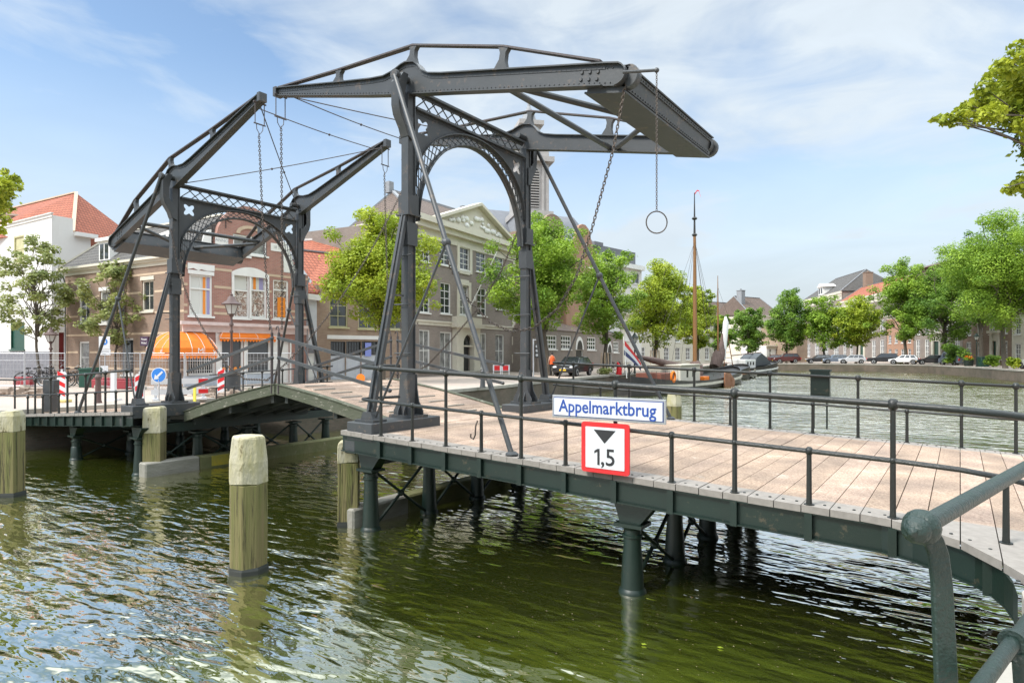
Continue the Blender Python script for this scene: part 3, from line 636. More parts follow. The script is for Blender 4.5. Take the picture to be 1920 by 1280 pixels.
# ---- moving leaves
def leaf(name,label,xh,zh,xt,zt,s):
    o=thing(name,label,'bridge leaf',((xh+xt)/2,YC,(zh+zt)/2))
    def lz(x): f=(x-xh)/(xt-xh); return zh+(zt-zh)*f+.045*math.sin(math.pi*f)
    x0,x1=sorted((xh,xt)); n=17
    obj('deck',planks(x0,x1,n,lambda X:8.16,11.44,lz,.06),DK,o,0)
    for y in(8.1,11.5):
        b=MB(); xs=[x0+(x1-x0)*i/12 for i in range(13)]
        dep=lambda x:.23-.03*abs(x-xh)/abs(xt-xh)
        b.strip([(x,y,lz(x)+.01) for x in xs],[(x,y,lz(x)-dep(x)) for x in xs],(0,1,0),.1); b.strip([(x,y-.07,lz(x)+.022) for x in xs],[(x,y+.07,lz(x)+.022) for x in xs],(0,0,1),.02)
        obj('edge_beam',b,M['leafwood'],o,0)
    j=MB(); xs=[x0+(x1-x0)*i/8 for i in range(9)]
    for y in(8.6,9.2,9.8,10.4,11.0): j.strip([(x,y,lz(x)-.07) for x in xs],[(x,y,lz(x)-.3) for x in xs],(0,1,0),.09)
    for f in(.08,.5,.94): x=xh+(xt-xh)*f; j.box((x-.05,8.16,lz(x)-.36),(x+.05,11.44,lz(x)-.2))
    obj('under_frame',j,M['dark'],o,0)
    k=0; q=.25
    while q<3.5:
        x=xh+(xt-xh)*q/3.7; off=.35*(k%2)
        for y in(8.42+off*.3,10.1+off*.3): c=MB(); c.bar((x,y,lz(x)+.012),(x,y+.55,lz(x)+.012),.04,.024); obj('cleat',c,M['stone'],o,0)
        q+=.44; k+=1
    for y in(8.06,11.54):
        r_=MB(); xt2=xt-.1*(1 if xt>xh else -1)
        r_.bar((xt2,y,zt-.18),(xt2,y,zt+1.12),.05,.03,(1,0,0)); r_.path([(xt2,y,zt+1.1),(xt2,y,zt+1.19),(xt2-.03,y,zt+1.25),(xt2-.08,y,zt+1.24),(xt2-.1,y,zt+1.18)],.014,6); obj('rail_post',r_,M['rust'],o,0)
        for za,zb_ in((zt+1.0,zh+1.02),(zt+.58,zh+.6)):
            r_=MB(); xe=xh+(-.18 if xh>xt else .18)
            r_.bar((xt2,y,za),(xe,y,zb_),.035,.065); r_.ball((xt2,y,za),.045,8); r_.ball((xe,y,zb_),.04,8); obj('guard_rail',r_,M['iron'],o,0)
    return o
leaf('bridge_leaf','near lifting leaf with sanded planks rising from the tall gate to the middle',-8.28,1.62,-11.93,2.22,1)
leaf('bridge_leaf','far lifting leaf with mossy edge beam rising from the far gate to the middle',-15.75,1.43,-11.98,2.22,-1)
# ---- chains
def chain(name,label,pts,link=.066,r=.0078,group=None,cat='chain'):
    group=group or {'lifting_chain':'lifting chains between beams and leaves','slack_chain':'slack operating chains of the drawbridge'}.get(name)
    mb=MB(); pts=[Vector(p) for p in pts]; acc=[0]
    for a,b in zip(pts,pts[1:]): acc.append(acc[-1]+(b-a).length)
    tot=acc[-1]; n=max(2,int(tot/(link*.74)))
    def pos(d):
        d=min(max(d,0),tot-1e-6)
        for i in range(len(pts)-1):
            if d<=acc[i+1]: return pts[i].lerp(pts[i+1],(d-acc[i])/(acc[i+1]-acc[i]))
    for i in range(n):
        c=pos((i+.5)*tot/n); t=(pos((i+.5)*tot/n+.02)-pos((i+.5)*tot/n-.02)).normalized()
        u=Vector((.6,.8,.1)); x=t.cross(u).normalized(); y=t.cross(x)
        if i%2: x,y=y,x
        ring=[]
        for k in range(8):
            a=2*math.pi*k/8; ring.append(c+t*math.cos(a)*link*.5+x*math.sin(a)*link*.3)
        mb.path(ring,r,4,closed=True)
    o=obj(name,mb,M['chain'],None,60,org=tuple(pts[0])); return tag(o,label,cat,group)
def sag(a,b,d,n=16):
    a=Vector(a); b=Vector(b); out=[]
    for i in range(n+1):
        f=i/n; p=a.lerp(b,f); p.z-=4*d*f*(1-f); out.append(p)
    return out
zt1=8.40-.08-.7
chain('lifting_chain','rusty lifting chain, right one of the close pair above the middle of the bridge',[(-11.62,7.97,7.66),(-11.66,8.02,5.5),(-11.72,8.06,3.42)])
chain('lifting_chain','rusty lifting chain, left one of the close pair above the middle of the bridge',[(-12.42,7.97,7.66),(-12.3,8.0,5.4),(-12.14,8.06,3.42)])
chain('lifting_chain','lifting chain from the rear beam tip, hanging just left of the tall near post',[(-11.62,11.63,7.66),(-11.68,11.6,5.5),(-11.72,11.54,3.42)])
chain('lifting_chain','lifting chain from the rear tip of the far gate before the yellow-green tree',[(-12.42,11.63,7.66),(-12.3,11.6,5.4),(-12.14,11.54,3.42)])
slack=[(-3.77,8.0,6.6),(-3.95,8.0,5.75),(-4.29,8.0,4.67),(-4.55,8.0,4.0),(-4.87,8.0,3.55),(-5.29,8.0,3.28),(-5.69,8.0,3.23),(-6.11,8.0,3.39),(-6.45,7.85,3.75),(-6.55,7.45,4.35)]
chain('slack_chain','pale slack chain sweeping from the counterweight to the raking stay, across the canal trees',slack,.066)
chain('slack_chain','rusty slack chain sloping down over the yellow-green tree to the middle of the bridge',sag((-11.7,11.7,7.3),(-12.35,8.1,2.3),.55),.066)
chain('slack_chain','thin slack chain hanging from the near gate arch before the stately house',[(-7.9,11.4,5.7),(-8.4,11.4,4.75),(-9.1,11.4,3.9),(-9.9,11.4,3.2),(-10.7,11.45,2.6),(-11.3,11.5,2.38),(-11.9,11.5,2.35)],.066)
chain('slack_chain','slack chain drooping from the far gate post past the street lamp',[(-16.0,7.85,6.0),(-15.75,7.9,5.0),(-15.3,8.0,4.0),(-14.6,8.05,3.25),(-13.8,8.05,2.6),(-13.1,8.05,2.32),(-12.2,8.05,2.32)],.066)
rc=[(-3.27,7.9,6.62),(-3.27,7.9,4.78)]
chain('pull_chain','thin straight pull chain below the counterweight arm holding the round pull ring',rc,.04,.0042)
a=MB(); a.path([(-3.27+.14*math.cos(t)*.8,7.9+.14*math.cos(t)*.58,4.63+.145*math.sin(t)) for t in [2*math.pi*i/24 for i in range(24)]],.0085,6,closed=True)
one('pull_ring',a,M['chain'],'thin round metal pull ring hanging against the sky','ring',loc=(-3.27,7.9,4.63))
a=MB(); a.tube((-3.7,7.78,6.68),(-3.27,7.9,6.64),.022,n=8); a.ball((-3.27,7.9,6.64),.035,8)
one('iron_bracket',a,M['iron'],'short iron arm sticking out from the counterweight end above the pull ring','bracket',loc=(-3.7,7.78,6.68))
# ---- signs on the railing
o=thing('name_sign','white name sign with blue letters and grey frame on the railing','sign',(-3.425,6.74,2.24))
b=MB(); b.box((-4.17,6.735,2.10),(-2.68,6.755,2.38)); obj('panel',b,M['alu'],o,0,bevel=.004)
b=MB(); b.box((-4.145,6.728,2.125),(-2.705,6.734,2.355)); obj('blue_border',b,flat('border_blue',(.06,.09,.25),.4),o,0)
b=MB(); b.box((-4.135,6.722,2.135),(-2.715,6.727,2.345)); obj('face',b,M['signwhite'],o,0)
MT=Matrix.Translation((0,-.0205,0))@Matrix.Rotation(R(90),4,'X')
text('lettering','Appelmarktbrug',.215,M['blue'],o,Matrix.Translation((0,0,.005))@MT,.001,sx=.90,bold=.003)
b=MB()
for x in(-3.95,-2.9): b.box((x-.02,6.757,2.14),(x+.02,6.84,2.18))
obj('clamp',b,M['alu'],o,0)
o=thing('clearance_sign','square red bordered sign reading 1,5 with a black triangle, below the name sign','sign',(-3.43,6.73,1.775))
def rr_poly(w_,h_,r_):
    p=[]
    for cx,cz,a0 in((w_-r_,h_-r_,0),(-w_+r_,h_-r_,90),(-w_+r_,-h_+r_,180),(w_-r_,-h_+r_,270)):
        for k in range(4): a=R(a0+k*30); p.append((cx+r_*math.cos(a),cz+r_*math.sin(a)))
    return p
b=MB(); b.prism(rr_poly(.315,.30,.035),(-3.43,6.73,1.775),(1,0,0),(0,0,1),.02); obj('red_border',b,M['red'],o,0)
b=MB(); b.prism(rr_poly(.255,.245,.008),(-3.43,6.717,1.775),(1,0,0),(0,0,1),.006); obj('face',b,M['signwhite'],o,0)
b=MB(); b.prism([(-.145,.215),(.145,.215),(0,.055)],(-3.43,6.7125,1.775),(1,0,0),(0,0,1),.003); obj('triangle',b,M['black'],o,0)
text('lettering',',5',.28,M['black'],o,Matrix.Translation((.045,-.018,-.115))@Matrix.Rotation(R(90),4,'X'),.001,sx=1.0,bold=.003)
b=MB(); b.prism([(-.095,-.205),(-.065,-.205),(-.065,-.012),(-.093,-.012),(-.135,-.04),(-.135,-.07),(-.095,-.047)],(-3.43,6.7125,1.775),(1,0,0),(0,0,1),.003); obj('digit',b,M['black'],o,0)
# green box hanging behind the far rail
b=MB(); b.box((-2.27,12.78,2.1),(-1.95,12.9,2.58)); b.box((-2.29,12.77,2.56),(-1.93,12.91,2.6)); b.box((-2.25,12.77,2.5),(-1.97,12.78,2.14))
b.tube((-2.22,12.84,1.5),(-2.22,12.84,2.1),.015); b.tube((-2.0,12.84,1.5),(-2.0,12.84,2.1),.015)
one('control_box',b,M['green'],'dark green cabinet on thin legs behind the far rail','cabinet',loc=(-2.1,12.84,1.5))
b=MB(); b.path([(-5.42,6.8,1.97),(-5.42,6.76,1.9),(-5.42,6.75,1.78),(-5.45,6.75,1.72),(-5.5,6.75,1.74),(-5.5,6.75,1.79)],.012,6)
one('hook',b,M['chain'],'small black hook hanging from the lower rail between two posts','hook',loc=(-5.42,6.8,1.97))

# ---- timber piles and fenders
def pile(x,y,zt,r,label,cap=True,square=False,band=.28,rot=.3,group='timber mooring piles'):
    o=thing('timber_pile',label,'pile',(x,y,0),0,'timber mooring piles')
    n=8 if not square else 4; a=MB(); k=r/math.cos(math.pi/n)
    rr=random.Random(int(x*10)); 
    def ring(z,s): return [(x+k*s*math.cos(2*math.pi*(i+.5)/n+rot)*rr.uniform(.985,1.015),y+k*s*math.sin(2*math.pi*(i+.5)/n+rot)*rr.uniform(.985,1.015),z+rr.uniform(-.01,.01)) for i in range(n)]
    def loft(zs,mi=0):
        m=MB(); vs=[]; 
        for z,s in zs: vs+=ring(z,s)
        fs=[]
        for j in range(len(zs)-1):
            for i in range(n): A=j*n; B=A+n; fs.append((A+i,A+(i+1)%n,B+(i+1)%n,B+i))
        fs+=[tuple(range(n-1,-1,-1)),tuple(range((len(zs)-1)*n,len(zs)*n))]; m.add(vs,fs); return m
    obj('shaft',loft([(-1.2,1),(.1,.985),(zt*.45,.98),(zt-band,.985)]),M['timber'],o,0,bevel=.012)
    obj('wet_band',loft([(-.6,1.03),(.05,1.03),(.09,1.0)]),M['dark'],o,0)
    obj('painted_top',loft([(zt-band+.002,1.0),(zt-(.34 if cap and r>.2 else .1),.99),(zt-.03,.85 if cap else .96),(zt,.78)]),M['oldpaint'],o,0,bevel=.01)
    return o
M['oldpaint']=mat('flaking_white_paint',(.52,.48,.38),.85,c2=(.40,.36,.18),sc_=2.2,k=.45,bump=1,bs=14,c3=(.17,.14,.07),s3=3.5,t3=.55,stretch=(2,2,.7))
pile(*P(466,8.42)[:2],1.80,.235,'big eight-sided timber pile with white top alone in the foreground water',band=.62)
pile(*P(22,12.8)[:2],1.73,.165,'thinner timber pile with white top at the left picture edge',square=True,rot=.62,band=.42)
pile(-15.75,7.35,1.62,.2,'rotten square timber pile with flaking white top below the far gate',square=True,rot=.78,cap=False,band=.62)
pile(-8.42,7.08,1.42,.17,'square green-stained timber pile under the near gate beside the first column',square=True,rot=.78,cap=False,band=.35)
pile(-12.4,12.55,1.25,.2,'pale timber pile behind the lifting leaf, at the end of the fender beam',square=True,rot=.78,cap=False,band=.3)
def fender(name,label,x,y0,y1,zt,patch=None):
    o=thing(name,label,'fender beam',(x,y0,zt))
    b=MB(); b.box((x-.17,y0,-.5),(x+.17,y0+1.3,zt)); obj('grey_end',b,M['greywood'],o,0,bevel=.03)
    b=MB(); b.box((x-.16,y0+1.303,-.5),(x+.16,y1,zt-.01)); obj('beam',b,M['timber_green'],o,0,bevel=.03)
    if patch: b=MB(); b.box((x+.16,y0+patch[0],.04),(x+.168,y0+patch[1],zt-.03)); b.box((x-.168,y0+patch[0],.04),(x-.16,y0+patch[1],zt-.03)); obj('yellow_patch',b,mat('worn_yellow_paint',(.5,.38,.03),.8,c2=(.3,.28,.06),sc_=5,k=.5),o,0)
    return o
M['greywood']=mat('grey_weathered_wood',(.34,.32,.28),.9,c2=(.22,.21,.17),sc_=4,k=.6,bump=.5,bs=12,stretch=(2,.6,2))
fender('fender_beam','long waterline timber fender under the far leaf, grey end and yellow paint patch',-15.62,7.0,13.6,.33,(1.6,2.5))
fender('fender_beam','mossy waterline timber fender running back under the near span behind the columns',-8.33,6.95,15.5,.32)

# ---- worn handrail in the bottom right corner
o=thing('quay_handrail','worn green grey handrail with ball end in the bottom right corner','railing',(-.08,2.5,GN))
fd=Vector((.235,1,0)).normalized(); S=Vector((-.095,2.5,2.33))
a=MB(); a.tube(S-fd*.02,S+fd*2.9,.031,n=20); obj('top_rail',a,M['fgrail'],o,40)
a=MB(); q=S-fd*.035; a.ball(tuple(q),.058,20); q2=q-fd*.052; a.ball(tuple(q2),.044,18); a.ball(tuple(q2-fd*.035),.018,10); obj('ball_end',a,M['fgrail'],o,50)
a=MB(); pc=[S+Vector((0,0,-.0)),S+Vector((.02,.03,-.05)),S+Vector((.035,.045,-.1)),S+Vector((.045,.05,-.2)),S+Vector((.06,.05,-.6)),S+Vector((.08,.05,-1.0))]
wd=[.03,.034,.032,.033,.036,.04]; side=Vector((RT[0],RT[1],0)); vs=[]; dd=Vector((FW[0],FW[1],0))
for c,w_ in zip(pc,wd): vs+=[c-side*w_-dd*.012,c+side*w_-dd*.012,c+side*w_+dd*.012,c-side*w_+dd*.012]
fs=[]
for i in range(5): 
    A=4*i; B=A+4; fs+=[(A+j,B+j,B+(j+1)%4,A+(j+1)%4) for j in range(4)]
fs+=[(0,1,2,3),(23,22,21,20)]; a.add(vs,fs); obj('end_post',a,M['fgrail'],o,0,bevel=.004)
S2=Vector((.0,2.3,1.83)); E2=S2+fd*3.2
a=MB(); a.tube(S2,E2,.026,n=18); obj('lower_rail',a,M['fgrail'],o,40)
cp=Vector((.135,2.98,1.83)); tq=(cp-S2).dot(fd); cp=S2+fd*tq
a=MB(); a.path([cp-fd*.008,cp+fd*.022],.046,18); a.ball(tuple(cp+Vector((.0,.01,-.035))),.036,12); a.tube(cp+Vector((.02,.0,-.03)),(cp.x+.05,cp.y+.02,GN),.026,.03,n=10); obj('middle_post',a,M['fgrail'],o,40)
# ================================================================ BUILDINGS
def dl(px,a,b):
    """depth along a straight facade seen at pixel column px, given two (px, depth) points of it"""
    return 1/((1/a[1])+((1/b[1])-(1/a[1]))*(px-a[0])/(b[0]-a[0]))
class Fac:
    """a facade plane from a to b (px,depth); local frame x along it, y into the building, z up"""
    def __init__(s,parent,a,b):
        s.p=parent; s.a=a; s.b=b; s.A=P(*a); s.B=P(*b); s.L=(s.B-s.A).length
        t=(s.B-s.A)/s.L; s.rz=math.atan2(t.y,t.x); s.loc=s.A-W[parent]; s.t=t
    def x(s,px): return (P(px,dl(px,s.a,s.b))-s.A).dot(s.t)
    def z(s,px,py): return Zd(py,dl(px,s.a,s.b))
    def rect(s,r):
        x0,x1,yt,yb=r; m=(x0+x1)/2; return (s.x(x0),s.x(x1),s.z(m,yb),s.z(m,yt))
    def put(s,name,mb,mat,ang=0,parent=None,**k):
        o=obj(name,mb,mat,parent or s.p,ang,world=False,**k)
        if parent is None: o.location=s.loc; o.rotation_euler=(0,0,s.rz)
        return o
def wall(f,z0,z1,holes,mat,depth=8,gable=None,th=.22,name='wall'):
    """front wall with real openings and reveals, plain flanks and back"""
    mb=MB(); L=f.L
    xs=sorted({0,L}|{min(max(v,0),L) for h in holes for v in h[:2]}); zs=sorted({z0,z1}|{min(max(v,z0),z1) for h in holes for v in h[2:]})
    for i in range(len(xs)-1):
        for j in range(len(zs)-1):
            cx=(xs[i]+xs[i+1])/2; cz=(zs[j]+zs[j+1])/2
            if any(h[0]<cx<h[1] and h[2]<cz<h[3] for h in holes): continue
            mb.add([(xs[i],0,zs[j]),(xs[i+1],0,zs[j]),(xs[i+1],0,zs[j+1]),(xs[i],0,zs[j+1])],[(0,1,2,3)])
    for a,b,c,d in holes:
        mb.add([(a,0,c),(b,0,c),(b,0,d),(a,0,d),(a,th,c),(b,th,c),(b,th,d),(a,th,d)],[(0,4,5,1),(1,5,6,2),(2,6,7,3),(3,7,4,0)])
        mb.add([(a,th+.01,c),(b,th+.01,c),(b,th+.01,d),(a,th+.01,d)],[(0,1,2,3)])
    mb.add([(0,0,z0),(0,depth,z0),(0,depth,z1),(0,0,z1)],[(0,3,2,1)]); mb.add([(L,0,z0),(L,depth,z0),(L,depth,z1),(L,0,z1)],[(0,1,2,3)])
    mb.add([(0,depth,z0),(L,depth,z0),(L,depth,z1),(0,depth,z1)],[(0,3,2,1)]); mb.add([(0,0,z1),(L,0,z1),(L,depth,z1),(0,depth,z1)],[(0,1,2,3)])
    if gable: mb.prism(gable,(0,.18,0),(1,0,0),(0,0,1),.36)
    return f.put(name,mb,mat)
def window(f,h,nx=2,nz=2,fm='white',fw=.09,sill=True,pane='glass',lintel=False,arch=0,name='window',bar=.035,dep=.1,split=None):
    a,b,c,d=h; mb=MB(); 
    mb.box((a,dep-.05,c),(a+fw,dep+.06,d)); mb.box((b-fw,dep-.05,c),(b,dep+.06,d)); mb.box((a+fw,dep-.05,c),(b-fw,dep+.06,c+fw)); mb.box((a+fw,dep-.05,d-fw),(b-fw,dep+.06,d))
    for i in range(1,nx): x=a+fw+(b-a-2*fw)*i/nx; mb.box((x-bar/2,dep,c+fw),(x+bar/2,dep+.04,d-fw))
    for i in range(1,nz): z=c+fw+(d-c-2*fw)*i/nz; mb.box((a+fw,dep+.002,z-bar/2),(b-fw,dep+.042,z+bar/2))
    if split: z=c+(d-c)*split; mb.box((a+fw,dep-.03,z-.04),(b-fw,dep+.05,z+.04))
    if sill: mb.box((a-.1,-.09,c-.1),(b+.1,dep-.05,c-.002))
    if lintel: mb.box((a-.08,-.05,d+.002),(b+.08,.02,d+.2))
    if arch:
        r=(b-a)/2; cx=(a+b)/2; o_=[(cx-(r+.12)*math.cos(t),d-.02+(arch+.12)*math.sin(t)) for t in [math.pi*i/10 for i in range(11)]]; mb.prism(o_,(0,-.02,0),(1,0,0),(0,0,1),.06)
        i_=[(cx-r*.8*math.cos(t),d-.02+arch*.8*math.sin(t)) for t in [math.pi*i/10 for i in range(11)]]
    w_=f.put(name,mb,M[fm] if isinstance(fm,str) else fm)
    p=MB(); p.add([(a+fw*.5,dep+.03,c+fw*.5),(b-fw*.5,dep+.03,c+fw*.5),(b-fw*.5,dep+.03,d-fw*.5),(a+fw*.5,dep+.03,d-fw*.5)],[(0,1,2,3)])
    if arch:
        k=len(i_); p.add([(x,-.055,z) for x,z in i_],[tuple(range(k))[::-1]])
    obj('pane',p,M[pane] if isinstance(pane,str) else pane,w_,0,world=False)
    return w_
def roof(f,z0,zr,depth,mat,hipl=0,hipr=0,over=.3,rim=None,x0=0,x1=None,y0=0,yr=None):
    x1=f.L if x1 is None else x1; yr=depth/2 if yr is None else yr
    a,b,c,d=(x0-over,y0-over,z0),(x1+over,y0-over,z0),(x1+over,depth+over,z0),(x0-over,depth+over,z0); e=(x0-over+hipl,yr,zr); g=(x1+over-hipr,yr,zr)
    mb=MB().add([a,b,c,d,e,g],[(0,1,5,4),(1,2,5),(2,3,4,5),(3,0,4),(3,2,1,0)])
    r_=f.put('roof',mb,mat)
    q=MB(); 
    for p_,q_ in((e,g),(a,e),(b,g)): q.bar((p_[0],p_[1],p_[2]+.05),(q_[0],q_[1],q_[2]+.05),.2,.1)
    k=obj('ridge_cap',q,rim or M['lead'],r_,0,world=False); return r_
def chimney(f,x,y,z0,z1,w_=.7,mat=None):
    mb=MB(); mb.box((x-w_/2,y-w_/2,z0),(x+w_/2,y+w_/2,z1)); mb.box((x-w_/2-.08,y-w_/2-.08,z1),(x+w_/2+.08,y+w_/2+.08,z1+.12))
    for dx in(-.15,.15): mb.lathe((x+dx,y,z1+.12),[(.1,0),(.08,.35)],8)
    return f.put('chimney',mb,mat or M['brown_brick'])
def cornice(f,z0,z1,out=.3,x0=None,x1=None,name='cornice',mat='cream'):
    x0=-.15 if x0 is None else x0; x1=f.L+.15 if x1 is None else x1; h=z1-z0; mb=MB()
    mb.box((x0,-.06,z0),(x1,-.003,z0+h*.45)); mb.box((x0,-out*.6,z0+h*.45),(x1,-.003,z0+h*.72)); mb.box((x0-.1,-out,z0+h*.72),(x1+.1,-.003,z1))
    return f.put(name,mb,M[mat])
def band(f,zs,h=.1,name='string_course',mat='sandband',x0=0,x1=None,skip=()):
    mb=MB(); x1=f.L if x1 is None else x1
    for z in zs:
        segs=[(x0,x1)]
        for a,b,c,d in skip:
            if c-.15<z<d+.1:
                ns=[]
                for s_,e_ in segs:
                    if a>=e_ or b<=s_: ns.append((s_,e_))
                    else:
                        if a-.1>s_: ns.append((s_,a-.1))
                        if b+.1<e_: ns.append((b+.1,e_))
                segs=ns
        for s_,e_ in segs:
            if e_-s_>.12: q=MB(); q.box((s_,-.012,z),(e_,-.002,z+h)); f.put(name,q,M[mat])
def door(f,h,mat,name='door',panels=3,fm='white'):
    a,b,c,d=h; mb=MB(); mb.box((a,.1,c),(b,.16,d)); w_=b-a
    for i in range(panels): z=c+.15+(d-c-.3)*i/panels; mb.box((a+w_*.15,.085,z),(b-w_*.15,.1,z+(d-c-.3)/panels*.8))
    o=f.put(name,mb,mat)
    k=MB(); k.ball((b-w_*.12,.05,c+1.05),.045,8); obj('handle',k,M['alu'],o,30,world=False)
    if fm:
        k=MB(); k.box((a-.1,-.04,c),(a-.002,.1,d+.1)); k.box((b+.002,-.04,c),(b+.1,.1,d+.1)); k.box((a-.002,-.04,d+.002),(b+.002,.1,d+.1)); f.put('door_frame',k,M[fm])
    return o
M['lead']=mat('lead_ridge',(.3,.31,.33),.7,c2=(.2,.21,.22))
M['render']=mat('white_render',(.70,.69,.66),.85,c2=(.62,.6,.57),sc_=.6,k=.6,bump=.1,bs=15,c3=(.56,.55,.51),s3=1.5,t3=.62)
M['cream']=mat('cream_paint',(.66,.62,.52),.7,c2=(.56,.52,.43),sc_=1.5,k=.6)
M['sandband']=mat('sand_stone_band',(.58,.45,.32),.8,c2=(.5,.38,.27),sc_=3)
M['greyplinth']=mat('grey_plinth',(.2,.2,.22),.85,c2=(.15,.15,.17))
M['red_brick']=brick('pink_red_brick',(.42,.20,.155),(.35,.16,.125),(.36,.28,.24),1,.35,(.2,.13,.1))
M['brown_brick']=brick('brown_brick',(.31,.205,.145),(.25,.165,.115),(.26,.22,.18),1,.4,(.14,.1,.08))
M['ochre_brick']=brick('ochre_brick',(.40,.29,.20),(.32,.21,.15),(.34,.29,.24),1,.5,(.18,.13,.1))
M['dark_brick']=brick('dark_purple_brick',(.27,.225,.19),(.225,.18,.155),(.30,.27,.24),1,.3,(.1,.09,.09))
M['orange_brick']=brick('orange_brick',(.42,.22,.13),(.36,.18,.11),(.4,.32,.26),1,.3,(.25,.16,.12))
M['redtile']=tiles('red_pantiles',(.42,.13,.07),(.34,.10,.055))
M['darktile']=tiles('dark_pantiles',(.12,.11,.10),(.09,.085,.08))
M['browntile']=tiles('brown_tiles',(.17,.12,.095),(.13,.095,.075))
M['slate']=mat('slate_roof',(.17,.175,.195),.6,c2=(.13,.135,.15),sc_=1.2,k=.6,bump=.2,bs=6)
M['reddoor']=flat('oxblood_door',(.17,.02,.02),.4); M['greendoor']=flat('green_door',(.01,.06,.04),.4); M['dkframe']=flat('dark_frame',(.03,.03,.03),.5)
M['yellowgreen']=mat('yellowed_frame',(.55,.52,.3),.6)
M['orange']=mat('orange_awning_cloth',(.85,.22,.015),.7,c2=(.75,.17,.01),sc_=2); M['garage']=mat('pale_grey_boards',(.6,.62,.66),.6,c2=(.52,.54,.58))
bgroup='houses along the left bank'
# --- A: white rendered house at the far left
o=thing('white_house','tall white rendered house with red tiled hip roof at the left edge','house',tuple(P(97,40)),0,bgroup)
f=Fac(o,(-160,dl(-160,(8,43.7),(97,40))),(97,40)); h1=f.rect((20,46,605,655)); h2=f.rect((26,45,442,492)); h3=f.rect((-60,-35,605,655))
wall(f,G,11.67,[h1,h2,h3],M['render'],.4); window(f,h1,1,1,'greendoor',pane='greendoor',dep=.06); window(f,h2,1,2,'yellowgreen',pane='yellowgreen',dep=.06); window(f,h3,1,1,'greendoor',dep=.06)
band(f,[9.3,6.4],.06,'render_line','render'); cornice(f,11.55,11.8,.14,mat='render')
b=MB(); b.box((0,-.04,G),(f.L,-.003,3.0)); f.put('plinth',b,M['greyplinth'])
f2=Fac(o,(97,40),(170,42)); hd=f2.rect((103,121,623,706)); hd=(hd[0],hd[1],G+.15,hd[3])
b=wall(f2,G,10.8,[hd],M['render'],.3); door(f2,hd,M['reddoor'],fm='render')
b=MB(); b.box((0,.0,10.802),(f2.x(137),.3,11.67)); f2.put('parapet',b,M['render']); 
b=MB(); b.box((f2.x(137)+.05,-.35,10.55),(f2.L+.3,-.003,10.8)); f2.put('gutter',b,M['white'])
# roof as one solid: apex, ridge and corners in true positions
ro=[P3(137,438,41.6),P3(292,473,50.5),P3(0,490,72),P3(-60,432,44.5),P3(143,362,46.5),P3(-100,392,58)]
ro[0].z=ro[1].z=ro[3].z=10.9; ro[2].z=10.9; ro[5].z=ro[4].z
mb=MB().add(ro,[(3,0,4,5),(0,1,4),(1,2,5,4),(2,3,5),(3,2,1,0)]); rr_=obj('roof',mb,M['redtile'],o,0)
q=MB(); q.bar(ro[0]+Vector((0,0,.05)),ro[4]+Vector((0,0,.05)),.22,.1); q.bar(ro[4]+Vector((0,0,.05)),ro[5]+Vector((0,0,.05)),.22,.1); obj('ridge_cap',q,M['sandband'],rr_,0,org=None)
c=P3(28,405,47.5); b=MB(); b.cbox((c.x,c.y,12.3),(1.5,1.5,1.6)); b.cbox((c.x,c.y,13.15),(1.9,1.9,.15)); obj('dormer',b,M['cream'],o,0)
# --- B+C: corner shop
o=thing('corner_shop','red brick corner shop with orange awnings, ANNO plaques and a shaped gable','shop',tuple(P(345,32)),0,bgroup)
f=Fac(o,(122,37.8),(345,32)); H_=[f.rect(r) for r in((148,168,540,608),(188,206,545,606),(266,288,525,583),(148,167,640,700),(230,250,634,702))]; hd=f.rect((205,218,650,712)); 
wall(f,G,7.86,H_,M['brown_brick'],.24); 
for i,h in enumerate(H_): window(f,h,2 if i<3 else 1,2,'white' if i!=2 else 'cream',pane='curtain' if i%2 else 'glass',lintel=i<3)
band(f,[7.05,6.1,5.0,3.9,2.9,2.0],.11,skip=H_); cornice(f,7.5,7.95,.35,mat='cream')
L=f.L; zr=10.35; mb=MB().add([(-.1,-.3,7.95),(L+.05,-.3,7.95),(L-.2,2.3,zr),(1.3,2.3,zr),(-.1,7,7.95),(L,7,7.95),(1.3,6,zr),(L-.2,6,zr)],[(0,1,2,3),(0,3,6,4),(3,2,7,6),(4,6,7,5),(1,5,7,2)]); r_=f.put('roof',mb,M['darktile'])
q=MB(); q.bar((-.1,-.33,7.98),(1.3,2.27,zr+.04),.16,.1); q.bar((1.3,2.3,zr+.04),(L-.2,2.3,zr+.04),.16,.1); obj('verge',q,M['cream'],r_,0,world=False)
for px,w_,hh in((199,1.1,1.3),(228+60,2.3,.55)):
    x=f.x(px); d=MB()
    if w_<2: d.box((x-w_/2,-.1,8.05),(x+w_/2,1.6,9.2)); d.box((x-w_/2-.15,-.25,9.2),(x+w_/2+.15,1.9,9.38)); 
    else: d.prism([(x-w_/2,8.95),(x+w_/2,8.95),(x+w_/2*.7,9.4),(x,9.5),(x-w_/2*.7,9.4)],(0,1.1,0),(1,0,0),(0,0,1),.7)
    dm=f.put('dormer',d,M['white'])
    p=MB(); yy=-.11 if w_<2 else .74
    for s_ in(-1,1): p.box((x+s_*w_*.22-w_*.16,yy-.01,8.2 if w_<2 else 9.0),(x+s_*w_*.22+w_*.16,yy,9.05 if w_<2 else 9.3))
    obj('pane',p,M['glass'],dm,0,world=False)
g=Fac(o,(345,32),(578,38)); LG=g.L
WN=[g.rect(r) for r in((355,398,515,592),(438,468,513,596),(470,500,513,596),(512,541,525,598),(437,467,440,479),(471,500,442,479))]
SH=[g.rect(r) for r in((350,404,640,712),(413,457,634,712),(462,508,634,712),(522,543,640,718))]
z1=7.6
def gx(px): return g.x(px)
